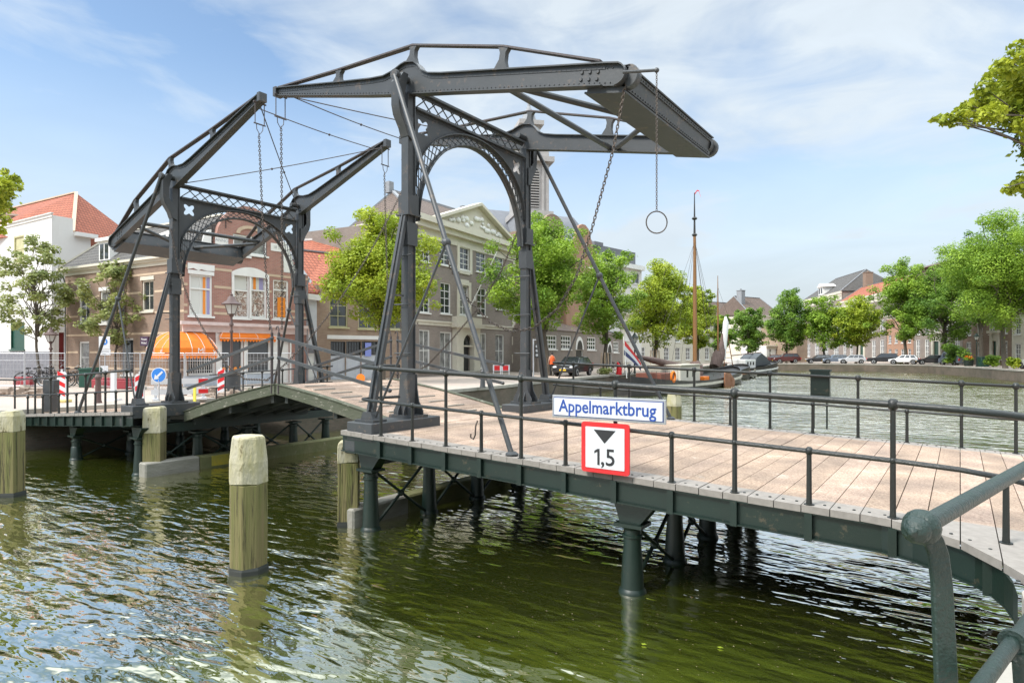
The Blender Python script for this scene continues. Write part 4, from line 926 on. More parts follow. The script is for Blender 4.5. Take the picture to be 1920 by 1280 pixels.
cx=g.x(468); gb=[(cx-2.15,z1),(cx+2.0,z1),(cx+2.0,8.8),(cx+1.85,9.5),(cx+1.45,10.2),(cx+.9,10.75),(cx+.35,11.0),(cx-.35,11.0),(cx-.9,10.75),(cx-1.45,10.2),(cx-1.85,9.5),(cx-2.0,8.8)]
W2=[WN[4],WN[5]]
wall(g,G,z1,WN[:4]+SH,M['red_brick'],7,gable=None)
# gable with its double window: built from ribbons round the opening
gh=(WN[4][0],WN[5][1],WN[4][2],WN[4][3]); gw=MB()
def gtop(x):
    q=abs(x-cx); ys=[(0,11.0),(.35,11.0),(.9,10.75),(1.45,10.2),(1.85,9.5),(2.0,8.8),(2.15,z1)]
    return float(np.interp(q,[a for a,_ in ys],[b_ for _,b_ in ys]))
xs=sorted(set(list(np.linspace(cx-2.14,cx+2.14,25))+[gh[0],gh[1]]))
for a,b_ in zip(xs,xs[1:]):
    m=(a+b_)/2; parts=[(z1,min(gtop(a),gtop(b_)),gtop(a),gtop(b_))]
    if gh[0]<m<gh[1]: gw.add([(a,0,z1),(b_,0,z1),(b_,0,gh[2]),(a,0,gh[2])],[(0,1,2,3)]); gw.add([(a,0,gh[3]),(b_,0,gh[3]),(b_,0,gtop(b_)),(a,0,gtop(a))],[(0,1,2,3)])
    else: gw.add([(a,0,z1),(b_,0,z1),(b_,0,gtop(b_)),(a,0,gtop(a))],[(0,1,2,3)])
    gw.add([(a,0,gtop(a)),(b_,0,gtop(b_)),(b_,.4,gtop(b_)),(a,.4,gtop(a))],[(0,1,2,3)])
gw.add([(x,.4,gtop(x)) for x in xs]+[(xs[-1],.4,z1),(xs[0],.4,z1)],[tuple(range(len(xs)+2))])
g.put('gable',gw,M['red_brick'])
for h in W2: window(g,h,1,1,'white',pane='curtain')
b=MB(); r=.85; xm=(gh[0]+gh[1])/2; b.strip([(xm-r*math.cos(t),-.03,gh[3]+.05+r*.6*math.sin(t)) for t in [math.pi*i/12 for i in range(13)]],[(xm-r*.75*math.cos(t),-.03,gh[3]+.05+r*.4*math.sin(t)) for t in [math.pi*i/12 for i in range(13)]],(0,1,0),.04); g.put('window_arch',b,M['sandband'])
for s_ in(-1,1): # white volutes either side of the gable
    b=MB(); v=[(0,0),(1.05,0),(1.0,.35),(.7,.5),(.55,.9),(.35,1.5),(.12,1.75),(0,1.8)]
    vv=[(cx+s_*(2.16+a),z1+c+.02) for a,c in v]; b.prism(vv,(0,.2,0),(1,0,0),(0,0,1),.34); g.put('volute',b,M['white'])
mb=MB().add([(0,.4,z1+.02),(LG,.4,z1+.02),(LG,7,z1+.02),(0,7,z1+.02),(cx,.42,10.3),(cx,7,10.3)],[(0,4,5,3),(1,2,5,4),(0,1,4),(2,3,5)]); g.put('roof',mb,M['darktile'])
# window dressing
def posterpane(n,cols,sc_=3):
    m,t,b=newmat(n); gg=t.nodes.new; l=t.links.new; tc=gg('ShaderNodeTexCoord'); v=gg('ShaderNodeTexNoise'); v.inputs['Scale'].default_value=sc_; v.inputs['Detail'].default_value=5; v.inputs['Distortion'].default_value=1.2; l(tc.outputs['Object'],v.inputs[0])
    r=gg('ShaderNodeValToRGB'); r.color_ramp.interpolation='CONSTANT'; r.color_ramp.elements[0].color=(*cols[0],1); r.color_ramp.elements[1].color=(*cols[1],1); r.color_ramp.elements[1].position=.42
    for i,c in enumerate(cols[2:]): e=r.color_ramp.elements.new(.5+.09*i); e.color=(*c,1)
    l(v.outputs[0],r.inputs[0]); l(r.outputs[0],b.inputs['Base Color']); b.inputs['Roughness'].default_value=.15; return m
M['poster']=posterpane('window_collage',[(.12,.09,.08),(.5,.45,.41),(.3,.2,.16),(.7,.67,.62)])
M['blind']=flat('pale_blind',(.62,.62,.58),.3); M['purple']=flat('lilac_stripe',(.33,.3,.5),.3); M['ostripe']=flat('orange_stripe',(.8,.27,.04),.3)
window(g,WN[0],2,1,'white',pane='blind',split=.66,lintel=True)
h=WN[0]; w0=h[1]-h[0]; z_=h[2]+.1,h[3]-.1
for nm,a,b_ in(('ostripe',.63,.75),('purple',.8,.93)):
    b=MB(); b.box((h[0]+w0*a,.115,z_[0]),(h[0]+w0*b_,.122,z_[1])); g.put('curtain_stripe',b,M[nm])
for k in(1,2):
    h=WN[k]; window(g,h,1,1,'white',pane='poster',split=.62,sill=True,arch=.0); b=MB(); zt=h[2]+(h[3]-h[2])*.62; b.box((h[0]+.12,.118,zt+.05),(h[1]-.12,.124,h[3]-.1)); g.put('blind',b,M['blind'])
    if k==2: b=MB(); b.box((h[0]+.22,.108,zt+.05),(h[0]+.38,.116,h[3]-.1)); g.put('curtain_stripe',b,M['ostripe']); b=MB(); b.box((h[1]-.4,.108,zt+.05),(h[1]-.16,.116,h[3]-.1)); g.put('curtain_stripe',b,M['purple'])
window(g,WN[3],1,1,'white',pane='poster',split=.74); h=WN[3]; b=MB(); b.box((h[0]+.35,.106,h[2]+.12),(h[1]-.14,.114,h[2]+1.25)); b.ball(((h[0]+h[1])/2+.12,.11,h[2]+1.1),.2,10,sq=(1,.03,1)); g.put('poster',b,M['ostripe'])
# segmental white head over the double window, chipped plaster head over the left one
h=(WN[1][0],WN[2][1],WN[1][2],WN[1][3]); xm=(h[0]+h[1])/2; r=(h[1]-h[0])/2+.12; b=MB()
tt=[(-1+2*i/12) for i in range(13)]
b.strip([(xm+r*t,-.035,h[3]+.34*(1-t*t)+.05) for t in tt],[(xm+r*t,-.035,h[3]-.12) for t in tt],(0,1,0),.07); b.box((h[0]-.12,-.07,h[2]-.08),(h[0]-.003,-.003,h[3]-.1)); b.box((h[1]+.003,-.07,h[2]-.08),(h[1]+.12,-.003,h[3]-.1)); b.box((WN[1][1]-.02,-.05,h[2]),(WN[2][0]+.02,-.003,h[3])); g.put('window_surround',b,M['white'])
h=WN[0]; b=MB(); b.prism([(h[0]-.1,h[3]+.22),(h[0]+.2,h[3]+.3),(h[0]+.45,h[3]+.2),(h[0]+.6,h[3]+.28),(h[0]+.9,h[3]+.22),(h[1]+.1,h[3]+.25),(h[1]+.1,h[3]+.55),(h[0]-.1,h[3]+.55)],(0,-.03,0),(1,0,0),(0,0,1),.05); g.put('lintel',b,M['white'])
band(g,[7.28,6.35,5.3,4.95],.13,skip=WN,x1=LG)
zc=g.z(460,621); b=MB(); b.box((-.3,-.35,zc+.25),(LG+.1,-.003,zc+.42)); b.box((-.1,-.12,zc-.1),(LG,-.003,zc+.25)); g.put('shopfront_cornice',b,mat('pale_pink_paint',(.72,.58,.55),.6)); zfl=zc
for i,h in enumerate(SH[:3]): window(g,(h[0],h[1],1.75,zc-.35),1,1,'white',fw=.12,pane='glass',sill=False)
door(g,(SH[3][0],SH[3][1],G,zc-.5),M['white'],fm='white',panels=2)
b=MB(); b.box((-.05,-.05,G),(SH[3][0]-.2,-.003,1.73)); g.put('plinth',b,mat('pale_blue_plinth',(.5,.55,.62),.7))
for a_,b_ in((0,SH[0][0]),(SH[0][1],SH[1][0]),(SH[1][1],SH[2][0]),(SH[2][1],SH[3][0]-.1)):
    b=MB(); b.box((a_,-.04,1.74),(b_,-.004,zc-.1)); g.put('pilaster',b,M['white'])
# security grille and stock behind the left shop window
b=MB(); h=SH[0]
for i in range(12): x=h[0]+.1+(h[1]-h[0]-.2)*i/11; b.box((x-.012,.05,1.8),(x+.012,.07,zc-.9))
for z in(2.0,2.5,3.0): b.box((h[0]+.1,.045,z),(h[1]-.1,.075,z+.02))
g.put('grille',b,M['white'])
b=MB(); 
for i in range(5): x=SH[1][0]+.25+i*.33; b.ball((x,.1,2.05+.05*(i%2)),.11,8,sq=(1,.12,1))
g.put('shop_display',b,M['ostripe'])
# awnings
def awning(ff,x0,x1,zt,zb,out,full=True):
    mb=MB(); n=7; pr=[(0,zt),(-out*.35,zt-.12*(zt-zb)),(-out*.72,zt-.38*(zt-zb)),(-out,zt-.68*(zt-zb)),(-out,zb)]
    A_=[];B_=[]
    for y,z in pr: q=(zt-z)/(zt-zb)*.25; A_.append((x0+ (0 if full else q),y,z)); B_.append((x1,y,z))
    mb.strip([(x0+.35*(1-min(1,abs(y)/out)),y,z) for y,z in pr],[(x1-.35*(1-min(1,abs(y)/out)),y,z) for y,z in pr],(0,.3,.95),.012)
    for xx,s_ in((x0,1),(x1,-1)): 
        vs=[(xx+s_*.35*(1-min(1,abs(y)/out)),y,z) for y,z in pr]+[(xx+s_*.35,-.003,zb),]; mb.add(vs,[tuple(range(len(vs)))])
    k=int((x1-x0)/.18)
    for i in range(k): xa=x0+(x1-x0)*i/k; xb=x0+(x1-x0)*(i+1)/k; mb.add([(xa,-out,zb),(xb,-out,zb),(xb-.03,-out,zb-.13),((xa+xb)/2,-out,zb-.17),(xa+.03,-out,zb-.13)],[(0,1,2,3,4)])
    a=ff.put('awning',mb,M['orange'])
    w=MB()
    for f_ in(.02,.34,.66,.98):
        x=x0+(x1-x0)*f_; w.path([(x+(.35*(1-min(1,abs(y)/out)))*(1-2*f_),y-.012,z+.008) for y,z in pr],.012,4)
    w.path([(x0,-out-.01,zb+.02),(x1,-out-.01,zb+.02)],.014,4); obj('piping',w,M['white'],a,0,world=False); return a
za=g.z(370,623)
a1=awning(g,-.75,g.x(390),za,g.z(375,668)+.05,.95)
a2=awning(f,f.x(306),f.L+.35,za,f.z(312,668)+.05,.9)
a3=awning(g,SH[1][0]-.2,SH[2][1]+.15,zc-.05,zc-.42,.28)
# swash lettering on the awning valances, as far as it can be read
Mx=Matrix.Rotation(R(90),4,'X')
text('lettering','M    y',.42,M['white'],a1,Matrix.Translation(((g.x(403))*.42,-.97,g.z(375,660)+.05))@Mx@Matrix.Shear('XZ',4,(0,0)),.003)
text('lettering','M      o',.34,M['white'],a2,Matrix.Translation((f.x(326),-.92,f.z(305,658)))@Mx,.003)
for px,py,s_ in((415.5,451,'ANNO'),(518,464,'18 5')):
    x=g.x(px); z=g.z(px,py); b=MB(); b.box((x-.36,-.03,z-.22),(x+.36,-.003,z+.22)); q=g.put('plaque',b,M['white']); text('lettering',s_,.24,M['alu'],q,Matrix.Translation((x,-.034,z))@Mx,.002)
x=g.x(423); b=MB(); z=g.z(423,421); b.path([(x-.3,-.03,z+.1),(x-.05,-.03,z+.3),(x+.2,-.03,z+.2),(x+.35,-.03,z+.18)],.025,5); b.path([(x,-.03,z+.28),(x,-.03,z-.2)],.02,5); g.put('wall_anchor',b,M['dkframe'])
x=f.x(277); b=MB(); b.box((x-.35,-.2,f.z(277,648)),(x+.35,-.1,f.z(277,631))); sg=f.put('shop_sign',b,flat('sign_plum',(.06,.03,.07),.5)); text('lettering','Messen',.17,M['white'],sg,Matrix.Translation((x,-.204,f.z(277,636)))@Mx,.002); text('lettering','Winkel',.17,M['white'],sg,Matrix.Translation((x,-.204,f.z(277,643)))@Mx,.002)
for ff,xx,zt_ in((g,LG-.15,7.4),(f,.25,7.4),(f,f.L*.55,7.4)):
    b=MB(); b.path([(xx,-.1,G),(xx,-.1,zt_-.4),(xx+.05,-.2,zt_-.1),(xx+.05,-.25,zt_)],.045,7); ff.put('downpipe',b,M['lead'],40)
# --- D: narrow white strip of a house with a red roof
o=thing('narrow_house','narrow white fronted house with steep red pantile roof beside the corner shop','house',tuple(P(572,39)),0,bgroup)
f=Fac(o,(571,38.6),(594,39.6)); hd=f.rect((575,592,662,708)); hd=(hd[0]+.03,hd[1]-.03,G,hd[3])
wall(f,G,6.5,[hd],M['garage'],5); door(f,hd,M['white'],fm=None,panels=2); b=MB(); b.box((-.1,-.25,6.2),(f.L+.1,-.003,6.55)); f.put('cornice',b,M['white'])
b=MB(); b.box((0,-.03,f.z(583,662)),(f.L,-.003,f.z(583,650))); f.put('lintel',b,M['greyplinth'])
ra=[P3(560,547,38.6),P3(596,548,39.4),P3(650,484,44.5),P3(556,484,43.5)]; 
def solidroof(parent,q,mat,th=.18,name='roof'):
    n=(q[1]-q[0]).cross(q[3]-q[0]).normalized(); 
    if n.z<0: n=-n
    vs=q+[p-n*th for p in q]; mb=MB().add(vs,[(0,1,2,3),(7,6,5,4),(0,4,5,1),(1,5,6,2),(2,6,7,3),(3,7,4,0)]); return obj(name,mb,mat,parent,0)
solidroof(o,ra,M['redtile'])
rb=[P3(556,500,44.6),P3(645,494,45.2),P3(632,448,49.5),P3(556,452,49)]; solidroof(o,rb,M['redtile'])
b=MB(); b.bar(P3(556,503,44.3),P3(645,494,44.9),.3,.25); b.bar(P3(556,451,49),P3(634,446,49.5),.2,.15); obj('gutter',b,M['white'],o,0)
c=P3(640,470,49); b=MB(); b.cbox((c.x,c.y,9.2),(1.6,1.2,5.6)); obj('chimney',b,M['white'],o,0)
# --- E: ochre brick house with garage doors
o=thing('garage_house','weathered ochre brick house with pale garage doors under a white lintel','house',tuple(P(594,39.6)),0,bgroup)
f=Fac(o,(594,39.6),(776,44.5)); hs=[f.rect(r) for r in((618,652,552,613),(672,708,556,616),(727,757,560,617))]; gd=[f.rect(r) for r in((620,648,640,700),(649,677,640,700),(678,708,640,700))]; gd=[(a,b,G,d) for a,b,c,d in gd]
gab=[(0,7.2),(.6,7.15),(1.3,7.4),(1.7,8.3),(2.1,8.9),(2.6,9.3),(3.6,10.0),(4.4,9.3),(5,8.8),(5.6,7.6),(6.6,7.2)]
wall(f,G,7.1,hs+gd,M['ochre_brick'],8,gable=[(0,7.102),(6.6,7.102)]+gab[::-1])
for h in hs: window(f,h,2,3,'yellowgreen',fw=.07)
for i,h in enumerate(gd):
    z=h[3]-.9; b=MB(); b.box((h[0],.08,h[2]),(h[1],.14,z)); n=6
    for k in range(1,n): x=h[0]+(h[1]-h[0])*k/n; b.box((x-.01,.07,h[2]),(x+.01,.08,z))
    f.put('garage_door',b,M['garage']); window(f,(h[0],h[1],z,h[3]),5,3,'dkframe',fw=.05,bar=.025,sill=False,name='fanlight')
b=MB(); zz=f.z(663,636); b.box((f.x(613),-.06,zz),(f.x(712),-.003,zz+.25)); f.put('lintel',b,M['white'])
b=MB(); x=f.x(690); b.box((x-.2,.02,2.7),(x+.25,.06,3.6)); f.put('notice',b,flat('notice_blue',(.25,.3,.7),.5))
roof(f,7.12,10.0,9,M['redtile'],over=.05,x1=6.5,y0=.5)
# --- F: stately house
o=thing('stately_house','stately dark brick house with cream pediment, hip roof and arched stone doorway','house',tuple(P(776,44.5)),0,bgroup)
f=Fac(o,(776,44.5),(965,58)); 
hs=[f.rect(r) for r in((824,845,458,497),(861,880,464,506),(893,911,473,510),(928,944,482,516),(786,806,452,490), (826,845,530,588),(861,878,535,590),(895,912,540,592),(930,946,546,580),(787,806,524,586))]
gs=[f.rect(r) for r in((825,847,622,693),(786,806,618,696),(897,912,624,690),(929,945,627,688))]; hd=f.rect((861,880,650,704)); hd=(hd[0],hd[1],G+.3,hd[3])
wall(f,G,12.4,hs+gs+[hd],M['dark_brick'],12)
for h in hs: window(f,h,2,4,'white',fw=.08,bar=.05,pane='curtain' if h is hs[6] else 'glass')
for h in gs: window(f,h,2,2,'white',fw=.09,bar=.05,pane='curtain')
door(f,hd,M['dkframe'],fm=None)
for h in(hs[1],hs[6]): b=MB(); a,b1,c,d=h; b.box((a-.35,-.08,c-.25),(a-.01,-.003,d+.3)); b.box((b1+.01,-.08,c-.25),(b1+.35,-.003,d+.3)); b.box((a-.01,-.08,d+.01),(b1+.01,-.003,d+.45)); b.box((a-.01,-.08,c-.35),(b1+.01,-.003,c-.11)); f.put('window_surround',b,M['cream'])
b=MB(); a,b1,c,d=hd; b.box((a-1.0,-.45,G),(a-.05,-.003,4.9)); b.box((b1+.05,-.45,G),(b1+1.0,-.003,4.9)); b.box((a-1.25,-.7,4.9),(b1+1.25,-.003,5.25)); b.box((a-1.1,-.55,5.25),(b1+1.1,-.003,5.75)); b.box((a-.05,-.4,d+.95),(b1+.05,-.003,4.9))
xm=(a+b1)/2; r=(b1-a)/2; o_=[(xm-r*math.cos(t),d+.12+(.85)*math.sin(t)) for t in [math.pi*i/10 for i in range(11)]]; b.strip([(x,-.3,z) for x,z in o_],[(x*1.0+(x-xm)*.001,-.3,d+.97) for x,z in o_],(0,1,0),.2); b.box((a-.05,-.3,d),(b1+.05,-.003,d+.12)); f.put('stone_doorway',b,M['cream'])
b=MB(); b.prism(o_,(0,-.02,0),(1,0,0),(0,0,1),.03); f.put('fanlight',b,M['glass'])
b=MB(); b.box((a-.9,-1.2,G),(b1+.9,-.452,G+.28)); f.put('door_step',b,M['stone'])
cornice(f,11.3,12.75,.7); cornice(f,4.95,5.3,.15,name='string_course',x1=a-1.3); cornice(f,4.95,5.3,.15,name='string_course',x0=b1+1.3)
b=MB(); 
for k in range(14): z=G+k*.82; b.box((f.L-.55 if k%2 else f.L-.4,-.07,z),(f.L+.02,-.004,z+.76))
f.put('quoins',b,M['cream'])
x0,x1=f.x(812),f.x(950); xm=(x0+x1)/2; zt=14.9
b=MB(); b.prism([(x0,12.76),(x1,12.76),(xm,zt)],(0,-.15,0),(1,0,0),(0,0,1),.4)
for p_,q_ in(((x0-.3,12.85),(xm,zt+.12)),((x1+.3,12.85),(xm,zt+.12))): b.bar((p_[0],-.45,p_[1]),(q_[0],-.45,q_[1]),.75,.22,(0,0,1))
k=int((x1-x0)/.4)
for i in range(k): b.box((x0+.2+i*.4,-.62,12.58),(x0+.38+i*.4,-.45,12.75))
pd=f.put('pediment',b,M['cream'])
b=MB(); rr=random.Random(3)
for i in range(26): u=rr.uniform(-1,1); zz=13.0+rr.uniform(0,1)*(1-abs(u))*1.2; b.ball((xm+u*(x1-x0)*.36,-.4,zz),rr.uniform(.12,.26),7,sq=(1.3,.6,.9))
obj('relief',b,M['white'],pd,40,world=False)
fs2=Fac(o,(655,50),(776,44.5)); h4=[fs2.rect((690,712,460,500)),fs2.rect((735,757,456,497))]
wall(fs2,G,12.4,h4,M['dark_brick'],.4)
for h in h4: window(fs2,h,2,4,'white')
cornice(fs2,11.9,12.75,.5)
rv=[P3(776,0,44.2),P3(972,0,58.5),P3(985,0,70),P3(690,0,63),P3(652,0,50),P3(737,0,51),P3(915,0,62)]
for v,z in zip(rv,(12.75,12.75,12.75,12.75,12.75,16.0,16.0)): v.z=z
mb=MB().add(rv,[(0,1,6,5),(1,2,6),(2,3,5,6),(3,4,5),(4,0,5)]); r_=obj('roof',mb,M['browntile'],o,0)
q=MB(); q.bar(rv[5],rv[6],.3,.2); q.bar(rv[0],rv[5],.25,.15); q.bar(rv[4],rv[5],.25,.15); obj('ridge_cap',q,M['lead'],r_,0)
c=P3(730,357,51); b=MB(); b.cbox((c.x,c.y,16.3),(.5,.5,.9)); obj('chimney',b,M['lead'],o,0)
c=P3(868,390,60); b=MB(); b.lathe((c.x,c.y,15.8),[(.2,0),(.2,.9),(.3,.95),(.3,1.1)],8); obj('chimney',b,M['lead'],o,0)
for px in(812,889,930):  # wall lamps
    x=f.x(px); z=f.z(px,471 if px<850 else 560); b=MB(); b.box((x-.05,-.15,z-.2),(x+.05,-.01,z+.2)); f.put('wall_lamp',b,M['white'])
# flagpole on the facade
x=f.x(868); b=MB(); b.tube((x,-.1,f.z(868,600)),(x+1.8,-2.1,f.z(893,488)+.5),.05,.04,8); one_=f.put('flag_pole',b,M['white'],30)
# --- G: church with tower
o=thing('church','slate roofed church with a pale square bell tower behind the stately house','church',tuple(P(1000,86)))
f=Fac(o,(868,84),(1088,92)); wall(f,G,18.6,[],M['orange_brick'],14)
rv=[P3(862,0,84),P3(1090,0,91),P3(1128,0,98),P3(1110,0,112),P3(880,0,105),P3(872,0,92),P3(1075,0,98)]
for v,z in zip(rv,(18.6,18.6,18.6,18.6,18.6,24.2,24.0)): v.z=z
mb=MB().add(rv,[(0,1,6,5),(1,2,6),(2,3,6),(3,4,5,6),(4,0,5)]); obj('roof',mb,M['slate'],o,0)
f3=Fac(o,(1085,90),(1128,97)); wall(f3,G,18.6,[],M['orange_brick'],10)
t=Fac(o,(968,86),(1030,87)); cx=t.L/2; w2=t.L/2; M['towerpaint']=mat('pale_tower_paint',(.42,.40,.385),.75,c2=(.33,.315,.30),sc_=1.2)
def lev(z0,z1,w_,nm='tower_stage',m='towerpaint',d=None): b=MB(); b.box((cx-w_,cx-w_,z0),(cx+w_,cx+w_,z1)); return t.put(nm,b,M[m])
lev(17,21.6,w2*1.12,m='lead'); lev(21.6,22.4,w2*1.2,'tower_cornice'); lev(22.4,29.2,w2*.98); lev(29.2,29.9,w2*1.25,'tower_cornice'); lev(29.9,31.6,w2*.98,'clock_stage'); lev(31.6,34.6,w2*.55,'lantern'); lev(34.6,35.2,w2*.75,'tower_cornice')
b=MB(); b.lathe((cx,cx,35.2),[(w2*.5,0),(w2*.35,1.2),(w2*.1,2.4),(.03,4)],12); t.put('spire',b,M['lead'])
b=MB(); a_=cx-w2*.38; c_=cx+w2*.38; y_=cx-w2*.98
b.add([(a_,y_-.02,22.9),(c_,y_-.02,22.9),(c_,y_-.02,27.6)]+[(cx+(w2*.38)*math.cos(q_),y_-.02,27.6+.9*math.sin(q_)) for q_ in [math.pi*i/8 for i in range(1,8)]]+[(a_,y_-.02,27.6)],[tuple(range(11))]); lo=t.put('louver_opening',b,M['dkframe'])
b=MB(); 
for i in range(14): z=23+i*.37; b.box((a_,y_-.16,z),(c_,y_-.03,z+.14))
obj('louver_slats',b,M['towerpaint'],lo,0,world=False)
b=MB()
for x in(cx-w2*.88,cx-w2*.6,cx+w2*.6,cx+w2*.88): b.box((x-.16,y_-.14,22.5),(x+.16,y_-.003,28.8))
t.put('pilaster',b,M['towerpaint'])
b=MB(); b.lathe((0,0,0),[(.0,0),(.9,0),(.9,.08),(0,.08)],20,ax='y'); b.xf(Matrix.Translation((cx,y_-.1,30.75))); cl=t.put('clock_face',b,M['white'])
b=MB(); 
for k in range(12): a=R(30*k); b.bar((cx+.5*math.cos(a),y_-.12,30.75+.5*math.sin(a)),(cx+.8*math.cos(a),y_-.12,30.75+.8*math.sin(a)),.08,.03,(0,1,0))
obj('clock_marks',b,M['red'],cl,0,world=False)
# --- gabled church-side house, modern block, low brick row
o=thing('curved_gable_house','orange brick building with tall rounded gable rising above the trees','house',tuple(P(1060,72)),0,bgroup)
f=Fac(o,(1062,72),(1124,78)); z0=f.z(1092,500)
wall(f,G,z0,[],M['orange_brick'],8,gable=[(f.x(x_),f.z(x_,y_)) for x_,y_ in ((1062.01,500),(1123.9,500),(1120,480),(1113,466),(1108,448),(1104,430),(1098,422),(1092,420),(1086,423),(1082,434),(1078,455),(1072,466),(1066,468))])
b=MB(); x=f.x(1097); zz=f.z(1097,460); b.box((x-.25,-.05,zz-.3),(x-.1,-.003,zz+.3)); b.box((x+.1,-.05,zz-.3),(x+.25,-.003,zz+.3)); f.put('wall_anchor',b,M['white'])
o=thing('round_gable_house','brown brick house with a small round-topped gable in front of the slate church roof','house',tuple(P(1020,70)),0,bgroup)
f=Fac(o,(1018,70),(1058,73)); Lq=f.L; z0=f.z(1040,430); wall(f,G,z0,[],M['brown_brick'],6,gable=[(0,z0+.002),(Lq,z0+.002)]+[(Lq/2+Lq/2*math.cos(a),z0+.01+1.7*math.sin(a)) for a in [math.pi*i/10 for i in range(1,10)]])
o=thing('modern_block','white modern block with flat slate-clad top floor behind the canal trees','building',tuple(P(1118,80)),0,bgroup)
f=Fac(o,(1116,80),(1203,88)); zt=f.z(1160,500); hs=[f.rect((1186,1199,512,532)),f.rect((1120,1140,480,498))]
wall(f,G,zt,hs[:1],M['render'],9); window(f,hs[0],2,1,'white'); b=MB(); b.box((-.2,-.4,zt+.002),(f.L+.3,9.4,zt+.6)); f.put('cornice',b,M['white'])
b=MB(); b.box((.2,1,zt+.602),(f.L,9,f.z(1160,463))); f.put('top_floor',b,M['slate']); b=MB(); b.box((f.x(1121),.5,zt+2.4),(f.x(1137),3,f.z(1129,457)+.3)); f.put('roof_box',b,M['slate'])
o=thing('low_brick_house','low brown brick house with white arched doorways and small-paned windows below the trees','house',tuple(P(1012,57)),0,bgroup)
f=Fac(o,(1008,56.5),(1168,82)); hs=[f.rect(r) for r in((1024,1044,628,655),(1052,1071,629,655),(1101,1117,632,656),(1150,1160,640,661))]; hd=[f.rect((1080,1093,655,684)),f.rect((1138,1147,661,684))]; hd=[(a,b,G,d) for a,b,c,d in hd]
zt=f.z(1080,622)
wall(f,G,zt,hs+hd,M['dark_brick'],8,)
for h in hs: window(f,h,4,3,'white',fw=.12,bar=.1)
for h in hd: window(f,(h[0]-.001,h[1]+.001,h[2],h[3]),1,1,'white',fw=.06,sill=False,arch=1.25,name='arched_door',pane='black')
roof(f,zt,zt+1.3,8,M['browntile'],1.5,1.5,.1)
def simple_house(name,label,a,b,ytop,rows,wallm,roofm=None,rz=3,hip=0,depth=9,corn=None,doors=(),z0=G,group='houses along the right bank',nx=2,nz=3,fw=.12,cols=None,pane='curtain',win=None,rdepth=None):
    o=thing(name,label,'house',tuple(P(*a)),0,group); f=Fac(o,a,b); m=(a[0]+b[0])/2; zt=f.z(m,ytop)
    hs=[f.rect(r) for r in (win or [])]
    if cols:
        for (zb,zh) in rows:
            for i in range(cols): 
                w_=f.L/cols*.46; x=(i+.5)*f.L/cols; hs.append((x-w_/2,x+w_/2,zb,zb+zh))
    ds=[f.rect(r) for r in doors]; ds=[(p,q,G,s_) for p,q,r,s_ in ds]
    hs=[h for h in hs if h[3]<zt-.2 and not any(h[0]<d[1]+.3 and h[1]>d[0]-.3 and h[2]<d[3]+.5 for d in ds)]
    wall(f,z0,zt,hs+ds,M[wallm],depth)
    for h in hs: window(f,h,nx,nz,'white',fw=fw,bar=.07,pane=pane)
    for d in ds:
        door(f,d,M['greendoor'],fm=None); b_=MB(); b_.box((d[0]-.55,-.2,G),(d[0]-.02,-.003,d[3]+1.2)); b_.box((d[1]+.02,-.2,G),(d[1]+.55,-.003,d[3]+1.2)); b_.box((d[0]-.02,-.12,d[3]+.05),(d[1]+.02,-.003,d[3]+1.2)); b_.box((d[0]-.8,-.45,d[3]+1.2),(d[1]+.8,-.003,d[3]+1.55)); f.put('door_surround',b_,M['cream'])
    cornice(f,zt-(corn or .6),zt+.1,.35)
    if roofm: roof(f,zt+.1,zt+rz,rdepth or depth,M[roofm],hip,hip,.3)
    return o,f,zt
R1=(1572,150); R2=(1655,126); dr=lambda px:dl(px,R1,R2)
LB='houses along the right bank'
simple_house('row_house','plain brown terrace seen between tree trunks behind the mast','%s'and (1165,84),(1350,112),596,[(1.8,2.0),(4.6,1.6)],'cream','browntile',2.5,1,cols=9,group=bgroup)
simple_house('canal_house','low terrace with long brown roof at the end of the canal','%s'and (1338,135),(1412,142),600,[(1.9,2.4),(5.2,1.8)],'ochre_brick','browntile',4.2,0,cols=6)
o,f,zt=simple_house('canal_house','pale tall house with brown hip roof and grey chimney at the canal end',(1406,128),(1464,134),592,[(1.9,2.4),(5.2,2.0),(8.0,1.6)],'cream','browntile',4.2,1.2,cols=4); chimney(f,1.2,3,zt+2,zt+5.2,1.2,M['lead'])
simple_house('canal_house','low white house with pink arched doors behind the canal end trees',(1438,122),(1498,124),648,[(1.6,2.2)],'render',None,cols=5,win=[])
simple_house('canal_house','narrow tan house wall standing alone between two canal trees',(1494,118),(1514,119),608,[],'ochre_brick',None,corn=.2)
o,f,zt=simple_house('canal_house','tall house with white cornice, dormer and big dark hip roof',(1508,176),(1578,149),555,[(2.0,3.4),(7.2,2.8),(12,2.2)],'dark_brick','darktile',5.6,4,cols=4,corn=1.9,depth=14)
b=MB(); x=f.L*.5; b.box((x-1.6,-.2,zt+.3),(x+1.6,3,zt+2.4)); b.prism([(x-2.2,zt+2.4),(x+2.2,zt+2.4),(x,zt+3.3)],(0,1.2,0),(1,0,0),(0,0,1),3.4); f.put('dormer',b,M['white'])
b=MB(); 
for k in(-.8,.8): b.box((x+k-.5,-.23,zt+.7),(x+k+.5,-.2,zt+2.1))
f.put('dormer_window',b,M['glass'])
o,f,zt=simple_house('canal_house','dark brick house with orange tile roof and tall white windows',(1578,dr(1578)),(1662,dr(1662)),557,[(2.0,3.6),(6.6,3.0),(10.2,1.2)],'dark_brick','orangetile' if 'orangetile' in M else 'redtile',3.4,0,cols=6,corn=1.5,doors=((1613,1620,640,682),))
chimney(f,2,5,zt+1,zt+6.5,1.6,M['brown_brick']); chimney(f,f.L*.75,5.5,zt+2,zt+6,.5,M['dkframe'])
